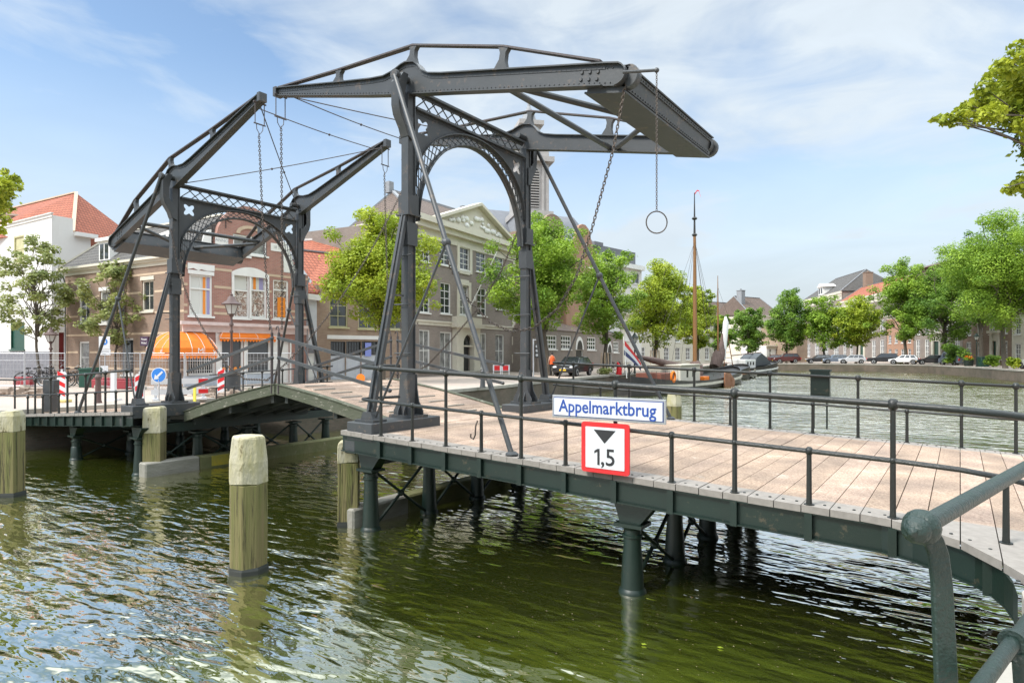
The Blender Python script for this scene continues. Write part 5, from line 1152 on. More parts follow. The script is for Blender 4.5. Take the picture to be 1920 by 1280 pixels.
b=MB(); b.box((-2,10,zt),(f.L+6,20,zt+5.4)); b.prism([(9.5,zt+5.4),(20.5,zt+5.4),(15,zt+7.2)],(f.L/2+2,0,0),(0,1,0),(0,0,1),f.L+9); f.put('rear_wing',b,M['browntile'])
simple_house('canal_house','reddish brown brick house with small dark windows behind the leaning tree trunk',(1663,dr(1663)),(1712,dr(1712)),590,[(1.9,1.8),(4.8,1.6)],'orange_brick','browntile',3,0,cols=4,fw=.06,pane='glass')
simple_house('canal_house','dark brick canal house with cream stone doorway and dark green door',(1713,dr(1713)),(1805,dr(1805)),560,[(2.0,3.3),(6.2,2.8),(9.4,1.6)],'dark_brick','browntile',3.5,0,cols=5,doors=((1751,1762,640,690),),corn=1.0)
simple_house('canal_house','brown brick canal house with tall cream doorcase and small garden in front',(1806,dr(1806)),(1896,dr(1896)),548,[(2.0,2.6),(5.6,2.4),(8.6,1.6)],'brown_brick','browntile',3.5,0,cols=4,doors=((1862,1870,640,695),),corn=.8)
simple_house('canal_house','cream painted house at the right picture edge behind the last tree',(1897,dr(1897)),(2030,dr(2030)),560,[(2.0,2.2),(5.4,2.2)],'cream','browntile',3,0,cols=5)
# ================================================================ TREES
M['bark']=mat('grey_bark',(.13,.105,.08),.9,c2=(.08,.07,.055),sc_=4,k=.7,bump=.7,bs=12)
M['leaf_bright']=foliage('leaves_bright_yellow_green',(.13,.23,.018),(.54,.60,.06),.55)
M['leaf_green']=foliage('leaves_green',(.09,.20,.025),(.42,.58,.07),.6)
M['leaf_deep']=foliage('leaves_deep_green',(.055,.14,.03),(.30,.46,.06),.5)
M['leaf_over']=foliage('leaves_overhanging_branch',(.12,.18,.014),(.50,.54,.05),1.6)
M['leaf_pale']=foliage('leaves_pale_sapling',(.16,.21,.07),(.45,.48,.17),1.2)
def leafmesh(name,lobes,n,size,mat_,parent,seed,flat_=.75,hang=.5):
    """many small diamond leaves spread through the lobes (world coordinates)"""
    rg=np.random.default_rng(seed); Lb=np.array(lobes); wgt=Lb[:,3]**2; wgt/=wgt.sum()
    k=rg.choice(len(Lb),n,p=wgt); d=rg.normal(size=(n,3)); d/=np.linalg.norm(d,axis=1)[:,None]
    rad=Lb[k,3]*(.35+.65*rg.random(n)**.45)*(1+.22*rg.normal(size=n)*(rg.random(n)<.25))
    c=Lb[k,:3]+d*rad[:,None]*np.array([1,1,flat_]); c[:,2]-=.10*rad*rg.random(n)
    nr=rg.normal(size=(n,3))*hang+np.array([0,0,1.0])+d*.5; nr/=np.linalg.norm(nr,axis=1)[:,None]
    t=np.cross(nr,rg.normal(size=(n,3))); t/=np.linalg.norm(t,axis=1)[:,None]; b=np.cross(nr,t); s=size*(.6+.8*rg.random(n))[:,None]
    v=np.stack([c-t*s*.55,c+b*s*.36+nr*s*.08,c+t*s*.55,c-b*s*.36+nr*s*.08],1).reshape(-1,3)
    off=np.array(W[parent]); v-=off
    me=bpy.data.meshes.new(name); me.vertices.add(4*n); me.vertices.foreach_set('co',v.ravel())
    me.loops.add(4*n); me.loops.foreach_set('vertex_index',np.arange(4*n,dtype=np.int32)); me.polygons.add(n)
    me.polygons.foreach_set('loop_start',np.arange(0,4*n,4,dtype=np.int32)); me.polygons.foreach_set('loop_total',np.full(n,4,dtype=np.int32))
    me.update(calc_edges=True); me.materials.append(mat_); o=bpy.data.objects.new(name,me); link(o,parent); W[o]=W[parent]; return o
def limb(mb,a,b,r0,r1,rr,n=6,wob=.08):
    a=Vector(a); b=Vector(b); L=(b-a).length; pts=[]; k=6
    for i in range(k+1):
        f=i/k; p=a.lerp(b,f)+Vector((rr.uniform(-1,1),rr.uniform(-1,1),rr.uniform(-.5,.5)))*wob*L*math.sin(math.pi*f); pts.append(p)
    mb.path(pts,r0,n,rs=[r0+(r1-r0)*i/k for i in range(k+1)]); return pts
def tree(name,label,px,d,box,m,seed,n,leaf=.16,tr=.16,group=None,nl=26,z0=G,sparse=1,low=-.25,lobr=(.17,.36),dy=1.0):
    nl=int(nl*(1.5 if sparse==1 else 1))
    base=P(px,d); base.z=z0; o=thing(name,label,'tree',tuple(base),0,group); rr=random.Random(seed)
    x0,x1,yt,yb=box; cx=(x0+x1)/2; rx=(x1-x0)/2*d/F*(1.1 if sparse==1 else 1); zt=Zd(yt,d); zb_=Zd(yb,d); rz=(zt-zb_)/2; c=P(cx,d); c.z=(zt+zb_)/2
    lobes=[]; side=Vector((RT[0],RT[1],0)); dep=Vector((FW[0],FW[1],0))
    for i in range(nl):
        h=-1+2*(i+.5)/nl+rr.uniform(-.06,.06); q=(h-low)/(1-low) if h>low else (low-h)/(1+low); wf=math.sqrt(max(.03,1-q**2.3))
        lr=rx*rr.uniform(*lobr)*(.55+.45*wf); a=rr.uniform(0,2*math.pi); ra=math.sqrt(rr.uniform(.2,1))*max(.02,rx*wf-lr*.75)
        p=c+side*math.cos(a)*ra+dep*math.sin(a)*ra*dy; p.z=c.z+h*(rz-lr*.55); lobes.append((p.x,p.y,p.z,lr))
    if sparse==1:
        n=int(n*1.9); leaf*=.84
        for i in range(26): # sprigs breaking the outline
            h=rr.uniform(-.75,1.0); q=(h-low)/(1-low) if h>low else (low-h)/(1+low); wf=math.sqrt(max(.02,1-q**2.3)); a=rr.uniform(0,2*math.pi); p=c+side*math.cos(a)*rx*wf*rr.uniform(.9,1.14)+dep*math.sin(a)*rx*wf; lobes.append((p.x,p.y,c.z+h*rz*rr.uniform(.95,1.06),rx*rr.uniform(.09,.21)))
        for i in range(max(3,nl//5)): # core
            h=rr.uniform(-.5,.5); lobes.append((c.x+rr.uniform(-.2,.2)*rx,c.y+rr.uniform(-.2,.2)*rx,c.z+h*rz,rx*.42))
    t=MB(); top=Vector((c.x,c.y,c.z+rz*.35)); limb(t,base-Vector((0,0,.2)),top,tr,tr*.3,rr,9,.02)
    t.lathe(tuple(base-Vector((0,0,.15))),[(tr*1.5,0),(tr*1.2,.2),(tr*.95,.5)],10)
    for lb in lobes[::1 if nl<16 else 2]:
        f=rr.uniform(.35,.85); q=base.lerp(top,f); 
        if q.z<lb[2]+.2: limb(t,q,(lb[0],lb[1],lb[2]),tr*.36,tr*.08,rr,5,.07)
    obj('trunk',t,M['bark'],o,40)
    leafmesh('crown',lobes,n,leaf,M[m],o,seed+100); return o
LT='canal trees along the left bank'; RTG='canal trees along the right bank'
tree('lime_tree','big bright yellow-green tree between the two gates, in front of the garage house',716,36,(612,824,400,612),'leaf_bright',1,26000,.17,.2,LT,34)
tree('lime_tree','bright green tree right behind the far post of the near gate',1030,48,(925,1106,402,622),'leaf_green',2,22000,.19,.22,LT,32)
tree('lime_tree','broad green tree with staked trunk before the low brick house',1134,54,(1074,1198,466,642),'leaf_green',3,13000,.2,.2,LT,26)
tree('lime_tree','loose yellowish green tree between the staked tree and the tall mast',1228,62,(1160,1304,486,652),'leaf_bright',4,15000,.22,.25,LT,26)
tree('lime_tree','yellow-green tree directly behind the tall wooden mast',1308,74,(1268,1345,535,655),'leaf_bright',5,9000,.26,.22,LT,22)
tree('lime_tree','small darker tree just left of the far mast, at the end of the left bank',1352,92,(1328,1376,590,662),'leaf_deep',6,5000,.28,.2,LT,14)
for i,(px,d,bx,m,n,lb) in enumerate([
 (1402,116,(1368,1436,576,662),'leaf_deep',7000,'small dark green tree behind the black canal boat'),
 (1474,110,(1432,1518,543,656),'leaf_deep',9000,'hazy green tree with bare trunk before the low white house'),
 (1545,107,(1502,1590,558,658),'leaf_green',9000,'round green tree in front of the tall house with dormer'),
 (1605,104,(1566,1655,552,650),'leaf_bright',9000,'yellow-topped tree in front of the orange roofed house'),
 (1700,97,(1640,1748,482,640),'leaf_green',14000,'tall green tree with slightly leaning trunk beside the white car'),
 (1768,91,(1712,1838,496,642),'leaf_deep',15000,'dense green tree behind the grey van'),
 (1885,70,(1772,1990,405,618),'leaf_green',42000,'largest tree of the right bank, spreading over the last houses'),
 (1840,82,(1775,1900,430,610),'leaf_deep',14000,'deep green tree rising left behind the largest right bank tree')]):
    tree('lime_tree',lb,px,d,bx,m,20+i,n,.0031*d,.2+.06*(i>3),RTG,26,dy=.9)
tree('sapling','pale young street tree before the white house at the left edge',75,35.5,(-6,134,440,630),'leaf_pale',41,6500,.16,.085,'young street trees by the corner shop',95,sparse=0,lobr=(.10,.22))
tree('sapling','pale young street tree before the brown side wall of the shop',216,34.5,(146,296,486,648),'leaf_pale',42,7000,.16,.075,'young street trees by the corner shop',95,sparse=0,lobr=(.10,.22))
def overhang(name,label,tpx,d,lob,m,n,leaf,seed,ztop,group=None):
    base=P(tpx,d); base.z=GN if tpx>1000 else G; o=thing(name,label,'tree',tuple(base),0,group); rr=random.Random(seed); t=MB()
    top=base+Vector((0,0,ztop)); limb(t,base,top,.24,.12,rr,9,.03); lobes=[]
    for px,py,rp in lob:
        p=P3(px,py,d*rr.uniform(.93,1.07)); lobes.append((p.x,p.y,p.z,rp*d/F))
    for lb in lobes: limb(t,base.lerp(top,rr.uniform(.55,.95)),(lb[0],lb[1],lb[2]),.045,.008,rr,5,.05)
    obj('trunk',t,M['bark'],o,40); leafmesh('crown',lobes,n,leaf,M[m],o,seed,.8,.9)
overhang('overhanging_tree','near tree reaching in from the top right with sunlit lobed leaves',2240,12.5,[(1900,120,32),(1873,140,28),(1925,150,45),(1885,185,42),(1850,200,30),(1822,208,20),(1845,165,20),(1800,218,17),(1780,224,13),(1762,222,8),(1750,224,5),(1910,215,36),(1860,215,24),(1835,190,16),(1905,88,14),(1940,230,30),(1800,205,10),(1812,195,8),(1940,180,70),(1990,150,90),(2000,250,80),(1900,352,14),(1915,346,16),(1885,353,6),(1950,340,40),(1935,262,16),(1818,232,10),(1786,234,5)],'leaf_over',9500,.105,71,6.5)
overhang('overhanging_tree','bright leafy branch tips reaching in at the left picture edge',-130,25,[(2,350,22),(18,340,14),(30,335,10),(14,365,12),(34,352,7),(-10,380,26),(4,410,14),(0,432,10),(24,392,6),(-40,360,50),(-60,420,50),(10,322,8)],'leaf_over',4200,.16,72,9)

# ================================================================ BOATS
def hull(o,L,B,sheer,mats,strake='cream',low=-.5):
    ts=[0,.03,.08,.16,.3,.5,.7,.84,.92,.97,1]; wd=[.28,.6,.82,.95,1,1,1,.93,.75,.45,.06]
    mb=MB(); rows=[]
    for t,w_ in zip(ts,wd):
        x=t*L; h=sheer(t); r=[]
        for s_ in(1,-1):
            pass
        hw=B*w_
        rows.append([(x+(-.0 if t<.5 else 0),-hw*.7,low),(x,-hw*.98,.15),(x,-hw,h),(x,-hw+.12,h),(x,-hw+.12,h-.22),(x,hw-.12,h-.22),(x,hw-.12,h),(x,hw,h),(x,hw*.98,.15),(x,hw*.7,low)])
    k=10; vs=[p for r in rows for p in r]; fs=[]
    for i in range(len(rows)-1):
        for j in range(k-1): a=i*k+j; fs.append((a,a+1,a+k+1,a+k))
    fs.append(tuple(range(k-1,-1,-1))); fs.append(tuple((len(rows)-1)*k+j for j in range(k))); mb.add(vs,fs)
    obj('hull',mb,mats[0],o,30,world=False)
    for s_ in(-1,1):
        b=MB(); pts=[(t*L,s_*(B*w_+.03),sheer(t)*.5-.02) for t,w_ in zip(ts,wd)]; pts2=[(x,y,z+.2) for x,y,z in pts]; b.strip(pts,pts2,(0,1,0),.06); obj('strake',b,M[strake],o,0,world=False)
M['hullblack']=mat('black_hull_paint',(.018,.018,.02),.35,c2=(.04,.038,.035),sc_=1.5); M['tan']=mat('tan_leeboard_wood',(.30,.13,.06),.6,c2=(.22,.09,.045),sc_=3,stretch=(4,4,.4)); M['sail']=mat('brown_sailcloth',(.10,.065,.055),.9,c2=(.15,.1,.085),sc_=3,bump=.8,bs=6); M['mast']=mat('varnished_mast',(.27,.135,.05),.4,c2=(.2,.10,.04),sc_=3,stretch=(3,3,.3))
def ship_axis(a,b): A=P(*a); B_=P(*b); return A,(B_-A).length,math.atan2((B_-A).y,(B_-A).x)
A_,L_,rz_=ship_axis((1170,42.5),(1374,63))
o=thing('sailing_barge','traditional black sailing barge with cream cabin, tall wooden mast and leeboard','boat',tuple(A_),rz_)
sh=lambda t: .78+.9*(abs(t-.5)*2)**2.6 if t>.5 else .72+.62*(abs(t-.5)*2)**2.2
hull(o,L_,1.9,sh,[M['hullblack']])
def lx(px): # position along the barge axis for a picture column
    dv=Vector((math.cos(rz_),math.sin(rz_),0)); r=P(px,1); s=(A_.x*dv.y-A_.y*dv.x)/(r.x*dv.y-r.y*dv.x); return (r*s-A_).dot(dv),s
def box_l(name,x0,x1,y0,y1,z0,z1,m,bev=.03,par=None): b=MB(); b.box((x0,y0,z0),(x1,y1,z1)); return obj(name,b,m,par or o,0,world=False,bevel=bev)
x0,x1=lx(1239)[0]+.5,lx(1280)[0]+.3
c_=box_l('cabin',x0,x1,-1.35,1.35,.6,1.95,M['cream']); box_l('cabin_roof',x0-.1,x1+.1,-1.45,1.45,1.955,2.03,M['cream'],.0)
for f_ in(.33,.62):
    w_=MB(); xx=x0+(x1-x0)*f_; w_.prism([(xx-.17,1.05),(xx+.17,1.05),(xx+.17,1.55),(xx+.08,1.68),(xx-.08,1.68),(xx-.17,1.55)],(0,-1.36,0),(1,0,0),(0,0,1),.03); obj('window',w_,M['glass'],o,0,world=False)
box_l('hatch_coaming',x1+.4,lx(1305)[0],-1.2,1.2,.5,1.0,M['sail']); box_l('wheelhouse',lx(1225)[0]-.9,lx(1238)[0]+.2,-1.0,1.0,.6,1.45,mat('red_brown_paint',(.2,.07,.045),.5))
xm=lx(1303)[0]; b=MB(); H_m=16.6
b.path([(xm,0,.6),(xm,0,6),(xm-.05,0,12),(xm-.1,0,13)],.17,10,rs=[.19,.18,.13,.12]); mo=obj('mast',b,M['mast'],o,40,world=False)
b=MB(); b.path([(xm-.1,0,13.01),(xm-.12,0,H_m)],.1,8,rs=[.1,.035]); 
for z in(13.0,14.4): b.lathe((xm-.1,0,z),[(.16,-.1),(.24,.0),(.16,.12)],8)
obj('topmast',b,M['hullblack'],mo,40,world=False)
b=MB(); b.strip([(xm-.1,-.02,H_m-.02),(xm-.9,-.5,H_m+.02),(xm-1.6,-.9,H_m-.25),(xm-2.1,-1.2,H_m-.9)],[(xm-.1,-.02,H_m-.18),(xm-.9,-.5,H_m-.1),(xm-1.6,-.9,H_m-.33),(xm-2.1,-1.2,H_m-.93)],(.3,.9,0),.01); obj('pennant',b,M['red'],mo,0,world=False)
b=MB()
for q in((xm+8,0,1.6),(xm+1.2,1.8,1.0),(xm+1.2,-1.8,1.0),(xm-1,1.9,1.0),(xm-1,-1.9,1.0),(xm+5,0,1.4)): b.tube((xm-.1,0,12.6),q,.012,n=4)
b.tube((xm-.1,0,12.4),(xm-9,0,2.3),.012,n=4); obj('rigging',b,M['chain'],mo,0,world=False)
xb=lx(1192)[0]; b=MB(); b.path([(xm-.2,.1,1.55),(xm-2,.1,1.6),(xm-5,.1,1.95),(xm-8.5,.1,2.35),(xb,.1,2.7)],.2,9,rs=[.25,.36,.33,.25,.1]); obj('furled_sail',b,M['sail'],o,50,world=False)
b=MB(); b.path([(xm,0,1.0),(xm+.1,0,1.9),(xm+.2,0,2.3)],.4,9,rs=[.7,.62,.2]); obj('sail_bag',b,M['sail'],o,50,world=False)
x0=lx(1314)[0]; b=MB(); b.prism([(0,1.15),(.5,1.4),(1.6,1.15),(2.9,.55),(2.9,.1),(1.6,-.45),(.4,-.55),(0,0)],(x0,-2.05,0),(1,0,0),(0,0,1),.1)
for k in range(6): b.box((x0+.3+k*.4,-2.12,-.35+.05*k),(x0+.33+k*.4,-2.105,1.1-.08*k))
obj('leeboard',b,M['tan'],o,0,world=False)
xs_=lx(1173)[0]+.2; b=MB(); b.tube((xs_,0,1.2),(xs_-.5,0,4.0),.035,n=6); fp=obj('flagstaff',b,M['white'],o,0,world=False)
fl=[(xs_-.45,3.8),(xs_+.3,3.35),(xs_+1.1,2.85),(xs_+2.0,2.2)]
for nm,z0_,z1_,mm in(('red',0,-.34,'red'),('white',-.345,-.68,'signwhite'),('blue',-.685,-1.0,'flagblue')):
    M.setdefault('flagblue',flat('flag_blue',(.03,.04,.12),.7))
    b=MB(); b.strip([(x,-.05*k,z+z0_*(1-.15*k)) for k,(x,z) in enumerate(fl)],[(x,-.05*k,z+z1_*(1-.15*k)) for k,(x,z) in enumerate(fl)],(0,1,0),.012); obj('flag_stripe',b,M[mm],fp,0,world=False)
xx=lx(1219)[0]; b=MB(); b.path([(xx+.36*math.cos(t),-1.75,1.2+.36*math.sin(t)) for t in [math.pi*i/10 for i in range(20)]],.085,8,closed=True); obj('lifebuoy',b,M['orange'],o,50,world=False)
box_l('deck_box',lx(1281)[0]+.2,lx(1292)[0],-1.7,-1.0,.7,1.0,M['orange'])
b=MB()
for k in range(7): x=lx(1178)[0]+k*.8; b.tube((x,-1.7,.9),(x,-1.7,1.7),.015,n=5)
b.tube((lx(1178)[0],-1.7,1.7),(lx(1178)[0]+4.8,-1.7,1.6),.012,n=5); obj('guard_rail',b,M['chain'],o,0,world=False)
# second barge, farther
A2,L2,rz2=ship_axis((1362,78),(1446,88))
o=thing('canal_boat','black canal boat with white strake, white deckhouse and dark canopy, beyond the tall mast','boat',tuple(A2),rz2)
hull(o,L2,1.8,lambda t:1.0+.9*t**2.2,[M['hullblack']],'white')
box_l('deckhouse',L2*.2,L2*.42,-1.2,1.2,.8,2.1,M['white']); 
for f_ in(.25,.31,.37): b=MB(); b.box((L2*f_-.2,-1.22,1.4),(L2*f_+.2,-1.202,1.8)); obj('window',b,M['glass'],o,0,world=False)
b=MB(); b.prism([(L2*.42,1.2),(L2*.46,2.3),(L2*.58,2.9),(L2*.7,2.3),(L2*.8,1.4)],(0,0,0),(1,0,0),(0,0,1),2.2); obj('canopy',b,mat('dark_canopy',(.07,.08,.09),.7),o,0,world=False)
b=MB(); b.tube((L2*.1,0,2.6),(L2*.75,0,3.0),.07,n=8); obj('boom',b,M['sail'],o,0,world=False)
A3,L3,rz3=ship_axis((1332,66),(1392,73))
o=thing('sailing_barge','smaller brown sailing boat with thin mast and furled white sail behind the tall mast','boat',tuple(A3),rz3)
hull(o,L3,1.5,lambda t:.9+.8*t**2.2,[M['hullblack']],'tan')
b=MB(); b.path([(2,0,.6),(2,0,8),(1.95,0,11.2)],.08,8,rs=[.1,.08,.03]); mo=obj('mast',b,M['mast'],o,40,world=False)
b=MB(); b.tube((1.95,0,10),(0,0,1.5),.012,n=4); b.tube((1.95,0,10),(L3,0,2.4),.012,n=4); b.tube((1.95,0,9),(3.5,1.4,1.2),.012,n=4); obj('rigging',b,M['chain'],mo,0,world=False)
b=MB(); b.path([(2.9,-.2,2.2),(3.3,-.2,4.2),(3.7,-.2,6.2),(3.6,-.2,6.9)],.2,8,rs=[.28,.3,.33,.1]); obj('furled_sail',b,M['white'],o,50,world=False)
b=MB(); b.path([(1,0,1.4),(2.2,0,2.6),(3.0,0,3.4),(3.2,0,5)],.3,8,rs=[.55,.7,.4,.1]); obj('furled_sail',b,M['sail'],o,50,world=False)
b=MB(); 
for k in(-1,1): b.tube((L3*.55,k*.5,1.2),(L3*.42,k*.15,6),.05,n=6)
for i in range(8): f_=i/8; b.tube((L3*(.55-.13*f_),-.5+.35*f_,1.2+4.8*f_),(L3*(.55-.13*f_),.5-.35*f_,1.2+4.8*f_),.03,n=5)
obj('ladder_bowsprit',b,M['tan'],o,0,world=False)
pv=P(1264,23); pile(pv.x,pv.y,1.42,.26,'pale weathered pile standing in the canal behind the name sign',rot=.2,band=.45)

# ================================================================ CARS
def wheel(o,x,y,r,s_):
    b=MB(); b.lathe((x,y,r),[(r*.62,-.1),(r*.93,-.1),(r,-.06),(r,.06),(r*.93,.1),(r*.62,.1)],18,ax='y'); w_=obj('wheel',b,M['rubber'],o,30,world=False)
    b=MB(); b.lathe((x,y+s_*.06,r),[(.0,0),(r*.6,0),(r*.62,.04*s_),(r*.5,.05*s_),(r*.15,.02*s_),(0,.03*s_)],14,ax='y'); obj('rim',b,M['alu'],w_,30,world=False)
def make_car(name,label,paint,loc,rz,kind='hatch',group='cars parked along the right bank'):
    o=thing(name,label,'car' if kind!='van' else 'van',loc,rz,group); hw=.86
    if kind=='van': lo=[(-2.2,.32),(-2.22,1.0),(-2.15,1.9),(-1.9,1.95),(1.0,1.93),(1.35,1.75),(1.75,1.12),(2.25,.95),(2.32,.6),(2.3,.32)]; cab=None
    elif kind=='suv': lo=[(-2.2,.38),(-2.25,.8),(-2.15,1.05),(1.0,1.05),(2.1,.95),(2.25,.75),(2.25,.38)]; cab=((-2.12,1.2),(1.04,1.06),(-1.75,.35),1.68,1.05)
    else: lo=[(-2.0,.3),(-2.06,.65),(-1.98,.93),(.9,.92),(1.85,.78),(2.02,.6),(2.02,.3)]; cab=((-1.93,1.1),(1.0,.93),(-1.45,.25),1.44,.92)
    b=MB(); 
    # wheel arches are cut into the side outline
    def arch(cx): return [(cx+.39*math.cos(a),.3+.39*math.sin(a)) for a in [math.pi*i/8 for i in range(0,9)]]
    z0=lo[0][1]; out=[(lo[-1][0],z0)]+[(x,max(z,z0)) for x,z in arch(1.3)]+[(x,max(z,z0)) for x,z in arch(-1.3)]
    poly=lo+out[1:]
    b.prism(poly,(0,0,0),(1,0,0),(0,0,1),hw*2)
    obj('body',b,paint,o,20,world=False,bevel=.07)
    if cab:
        (xa,_),(xb,_),(ta,tb),zt,zb=cab[0],cab[1],cab[2],cab[3],cab[4]
        v=[(xa,-hw+.06,zb-.02),(xb,-hw+.06,zb-.02),(xb,hw-.06,zb-.02),(xa,hw-.06,zb-.02),(ta,-hw+.24,zt),(tb,-hw+.24,zt),(tb,hw-.24,zt),(ta,hw-.24,zt)]
        b=MB().add(v,[(0,1,5,4),(1,2,6,5),(2,3,7,6),(3,0,4,7),(4,5,6,7)]); obj('roof',b,paint,o,20,world=False,bevel=.05)
        V=[Vector(q) for q in v]
        def pan(i,j,k,l,u0,u1,w0,w1,e):
            A=V[i];B_=V[j];C_=V[k];D=V[l]; pt=lambda u,w_:(A.lerp(B_,u)).lerp(D.lerp(C_,u),w_)
            n=(B_-A).cross(D-A).normalized()*e; q=[pt(u0,w0)+n,pt(u1,w0)+n,pt(u1,w1)+n,pt(u0,w1)+n]; return MB().add(q,[(0,1,2,3)])
        for a in((0,1,5,4),(3,2,6,7)):
            e=.012 if a[0]==0 else -.012
            for u0,u1 in((.06,.34),(.37,.62),(.65,.93)): obj('side_window',pan(*a,u0,u1,.12,.86,e),M['glass'],o,0,world=False)
        obj('windscreen',pan(1,2,6,5,.06,.94,.08,.92,.012),M['glass'],o,0,world=False); obj('rear_window',pan(3,0,4,7,.08,.92,.15,.88,.012),M['glass'],o,0,world=False)
    else:
        for s_ in(-1,1):
            b=MB(); b.box((.25,s_*(hw+.002)-.004,1.15),(1.15,s_*(hw+.002)+.004,1.65)); obj('side_window',b,M['glass'],o,0,world=False)
            b=MB(); b.box((-1.0,s_*(hw+.002)-.004,1.2),(.1,s_*(hw+.002)+.004,1.65)); obj('side_window',b,M['glass'],o,0,world=False)
        b=MB().add([(1.42,-.72,1.72),(1.78,-.78,1.2),(1.78,.78,1.2),(1.42,.72,1.72)],[(0,1,2,3)]); 
        for i,v in enumerate(b.v): b.v[i]=(v[0]+.03,v[1],v[2]+.02)
        obj('windscreen',b,M['glass'],o,0,world=False); b=MB(); b.box((-2.24,-.7,1.25),(-2.215,.7,1.75)); obj('rear_window',b,M['glass'],o,0,world=False)
    r=.33 if kind!='suv' else .37
    for x in(-1.3,1.3):
        for s_ in(-1,1): wheel(o,x,s_*(hw-.1),r,s_)
    xf=lo[-1][0]; 
    for s_ in(-1,1):
        b=MB(); b.ball((xf-.07,s_*(hw-.2),.68),.13,8,sq=(.7,1.3,.7)); obj('headlight',b,M['signwhite'],o,40,world=False)
        b=MB(); b.cbox((lo[1][0]+.03,s_*(hw-.12),.82),(.1,.2,.28)); obj('tail_light',b,M['red'],o,0,world=False)
    b=MB(); b.cbox((xf+.0,0,.48),(.04,.52,.11)); obj('number_plate',b,flat('plate_yellow',(.8,.5,.03),.5) if 'plate' not in M else M['plate'],o,0,world=False)
    b=MB(); b.cbox((lo[1][0]-.0,0,.6),(.05,.52,.11)); obj('number_plate',b,M['plate'],o,0,world=False)
    return o
M['plate']=flat('plate_yellow',(.8,.5,.03),.5)
paint=lambda n,c:(lambda m:(m.node_tree.nodes['Principled BSDF'].inputs.__getitem__('Coat Weight').__setattr__('default_value',.6),m)[1])(flat(n,c,.35,.2))
PB,PG,PS,PW,PR=paint('paint_black',(.015,.015,.018)),paint('paint_grey_blue',(.14,.17,.22)),paint('paint_silver',(.5,.51,.53)),paint('paint_white',(.72,.73,.75)),paint('paint_dark_red',(.08,.012,.012))
def qdir(px):  # heading of the quay at a picture column and a point 2 m behind its edge
    cs=[(1345,109),(1400,108),(1500,104),(1620,99),(1740,92),(1830,77),(1920,63),(1990,56)]
    for a,b in zip(cs,cs[1:]):
        if a[0]<=px<=b[0]: A=P(*a); B_=P(*b); break
    t=(B_-A).normalized(); r=P(px,1); s=(A.x*t.y-A.y*t.x)/(r.x*t.y-r.y*t.x); p=r*s; return p,t
def park(px,off,rot,*a,**k):
    p,t=qdir(px); n=Vector((-t.y,t.x,0))
    p=p+n*off; make_car('parked_car',*a,loc=(p.x,p.y,G),rz=math.atan2(t.y,t.x)+R(rot),**k)
for px,off,rot,lb,pt,kd in [
 (1444,3,200,'dark car parked at the canal end just right of the black boat',PR,'hatch'),(1470,3,205,'dark red car parked left of the bare tree trunk',PR,'suv'),
 (1531,3,196,'black small car parked before the tall house with dormer',PB,'hatch'),(1562,3,200,'grey-blue car parked just left of the long pale car',PG,'hatch'),
 (1594,3,190,'long pale silver car in the middle of the parked row',PS,'hatch'),(1640,3.2,198,'black off-roader with silver front before the house with orange roof',PB,'suv'),
 (1680,3,192,'white car parked beside the leaning tree trunk',PW,'hatch'),(1733,3,205,'dark hatchback parked nose to the grey van',PB,'hatch'),
 (1893,2.4,188,'dark green car with white tailgate at the right picture edge',PS,'suv')]: park(px,off,rot,lb,pt,kind=kd)
p_,t_=qdir(1750); p_=p_+Vector((-t_.y,t_.x,0))*2.6; make_car('parked_van','grey delivery van parked on the right bank next to the bushes',PG,(p_.x,p_.y,G),math.atan2(t_.y,t_.x)+R(12+180),'van')
pp=P(1075,47.5); make_car('parked_car','black car with yellow plate parked on the left bank behind the bridge',PB,(pp.x,pp.y,G),R(AZ-90-28),'hatch',group=None)
# ================================================================ STREET FURNITURE
def lamp(name,label,px,d,ytop,mat_,base=None,arm=False,group='old style street lamps',s=1.0):
    c=P(px,d); zt=Zd(ytop,d); o=thing(name,label,'street lamp',(c.x,c.y,G),0,group); x,y=c.x,c.y; h=zt-.95*s
    b=MB(); b.lathe((x,y,0),[(.11,G),(.11,G+.1),(.085,G+.15),(.075,G+.9),(.09,G+.95),(.06,G+1.05),(.048,h-.8*s),(.075,h-.76*s),(.075,h-.7*s),(.045,h-.64*s),(.045,h-.5*s),(.09,h-.46*s),(.09,h-.4*s),(.05,h-.34*s),(.045,h-.12*s),(.085,h-.08*s),(.1,h)],14); obj('pole',b,mat_,o,40)
    if base: b=MB(); b.lathe((x,y,G),[(.42,0),(.42,.12),(.36,.14),(.36,.74),(.4,.78),(.4,.86),(.2,.9)],16); obj('pedestal',b,M['iron'],o,35)
    b=MB(); b.lathe((x,y,h),[(.15*s,0.02),(.29*s,.40*s)],6); g_=obj('lantern_glass',b,M['lampglass'],o,0)
    b=MB(); 
    for i in range(6):
        a=2*math.pi*(i+.5)/6; b.tube((x+.15*s*math.cos(a),y+.15*s*math.sin(a),h),(x+.3*s*math.cos(a),y+.3*s*math.sin(a),h+.42*s),.013,n=4)
    b.lathe((x,y,h+.4*s),[(.31*s,0),(.42*s,.02),(.42*s,.05),(.2*s,.2*s),(.12*s,.36*s),(.06*s,.4*s),(.07*s,.46*s),(.02,.5*s),(.01,.55*s)],12); b.lathe((x,y,h),[(.1,-.01),(.17*s,.0),(.17*s,.03)],8)
    obj('lantern_frame',b,mat_,o,30); return o
M['lampglass']=flat('milky_lamp_glass',(.55,.55,.52),.25); M['lampbrown']=mat('brown_lamp_paint',(.12,.07,.06),.5,c2=(.08,.05,.045),sc_=4)
lamp('street_lamp','classic street lamp on round grey pedestal in front of the corner shop',434,27,548,M['lampbrown'],base=1,s=1.0)
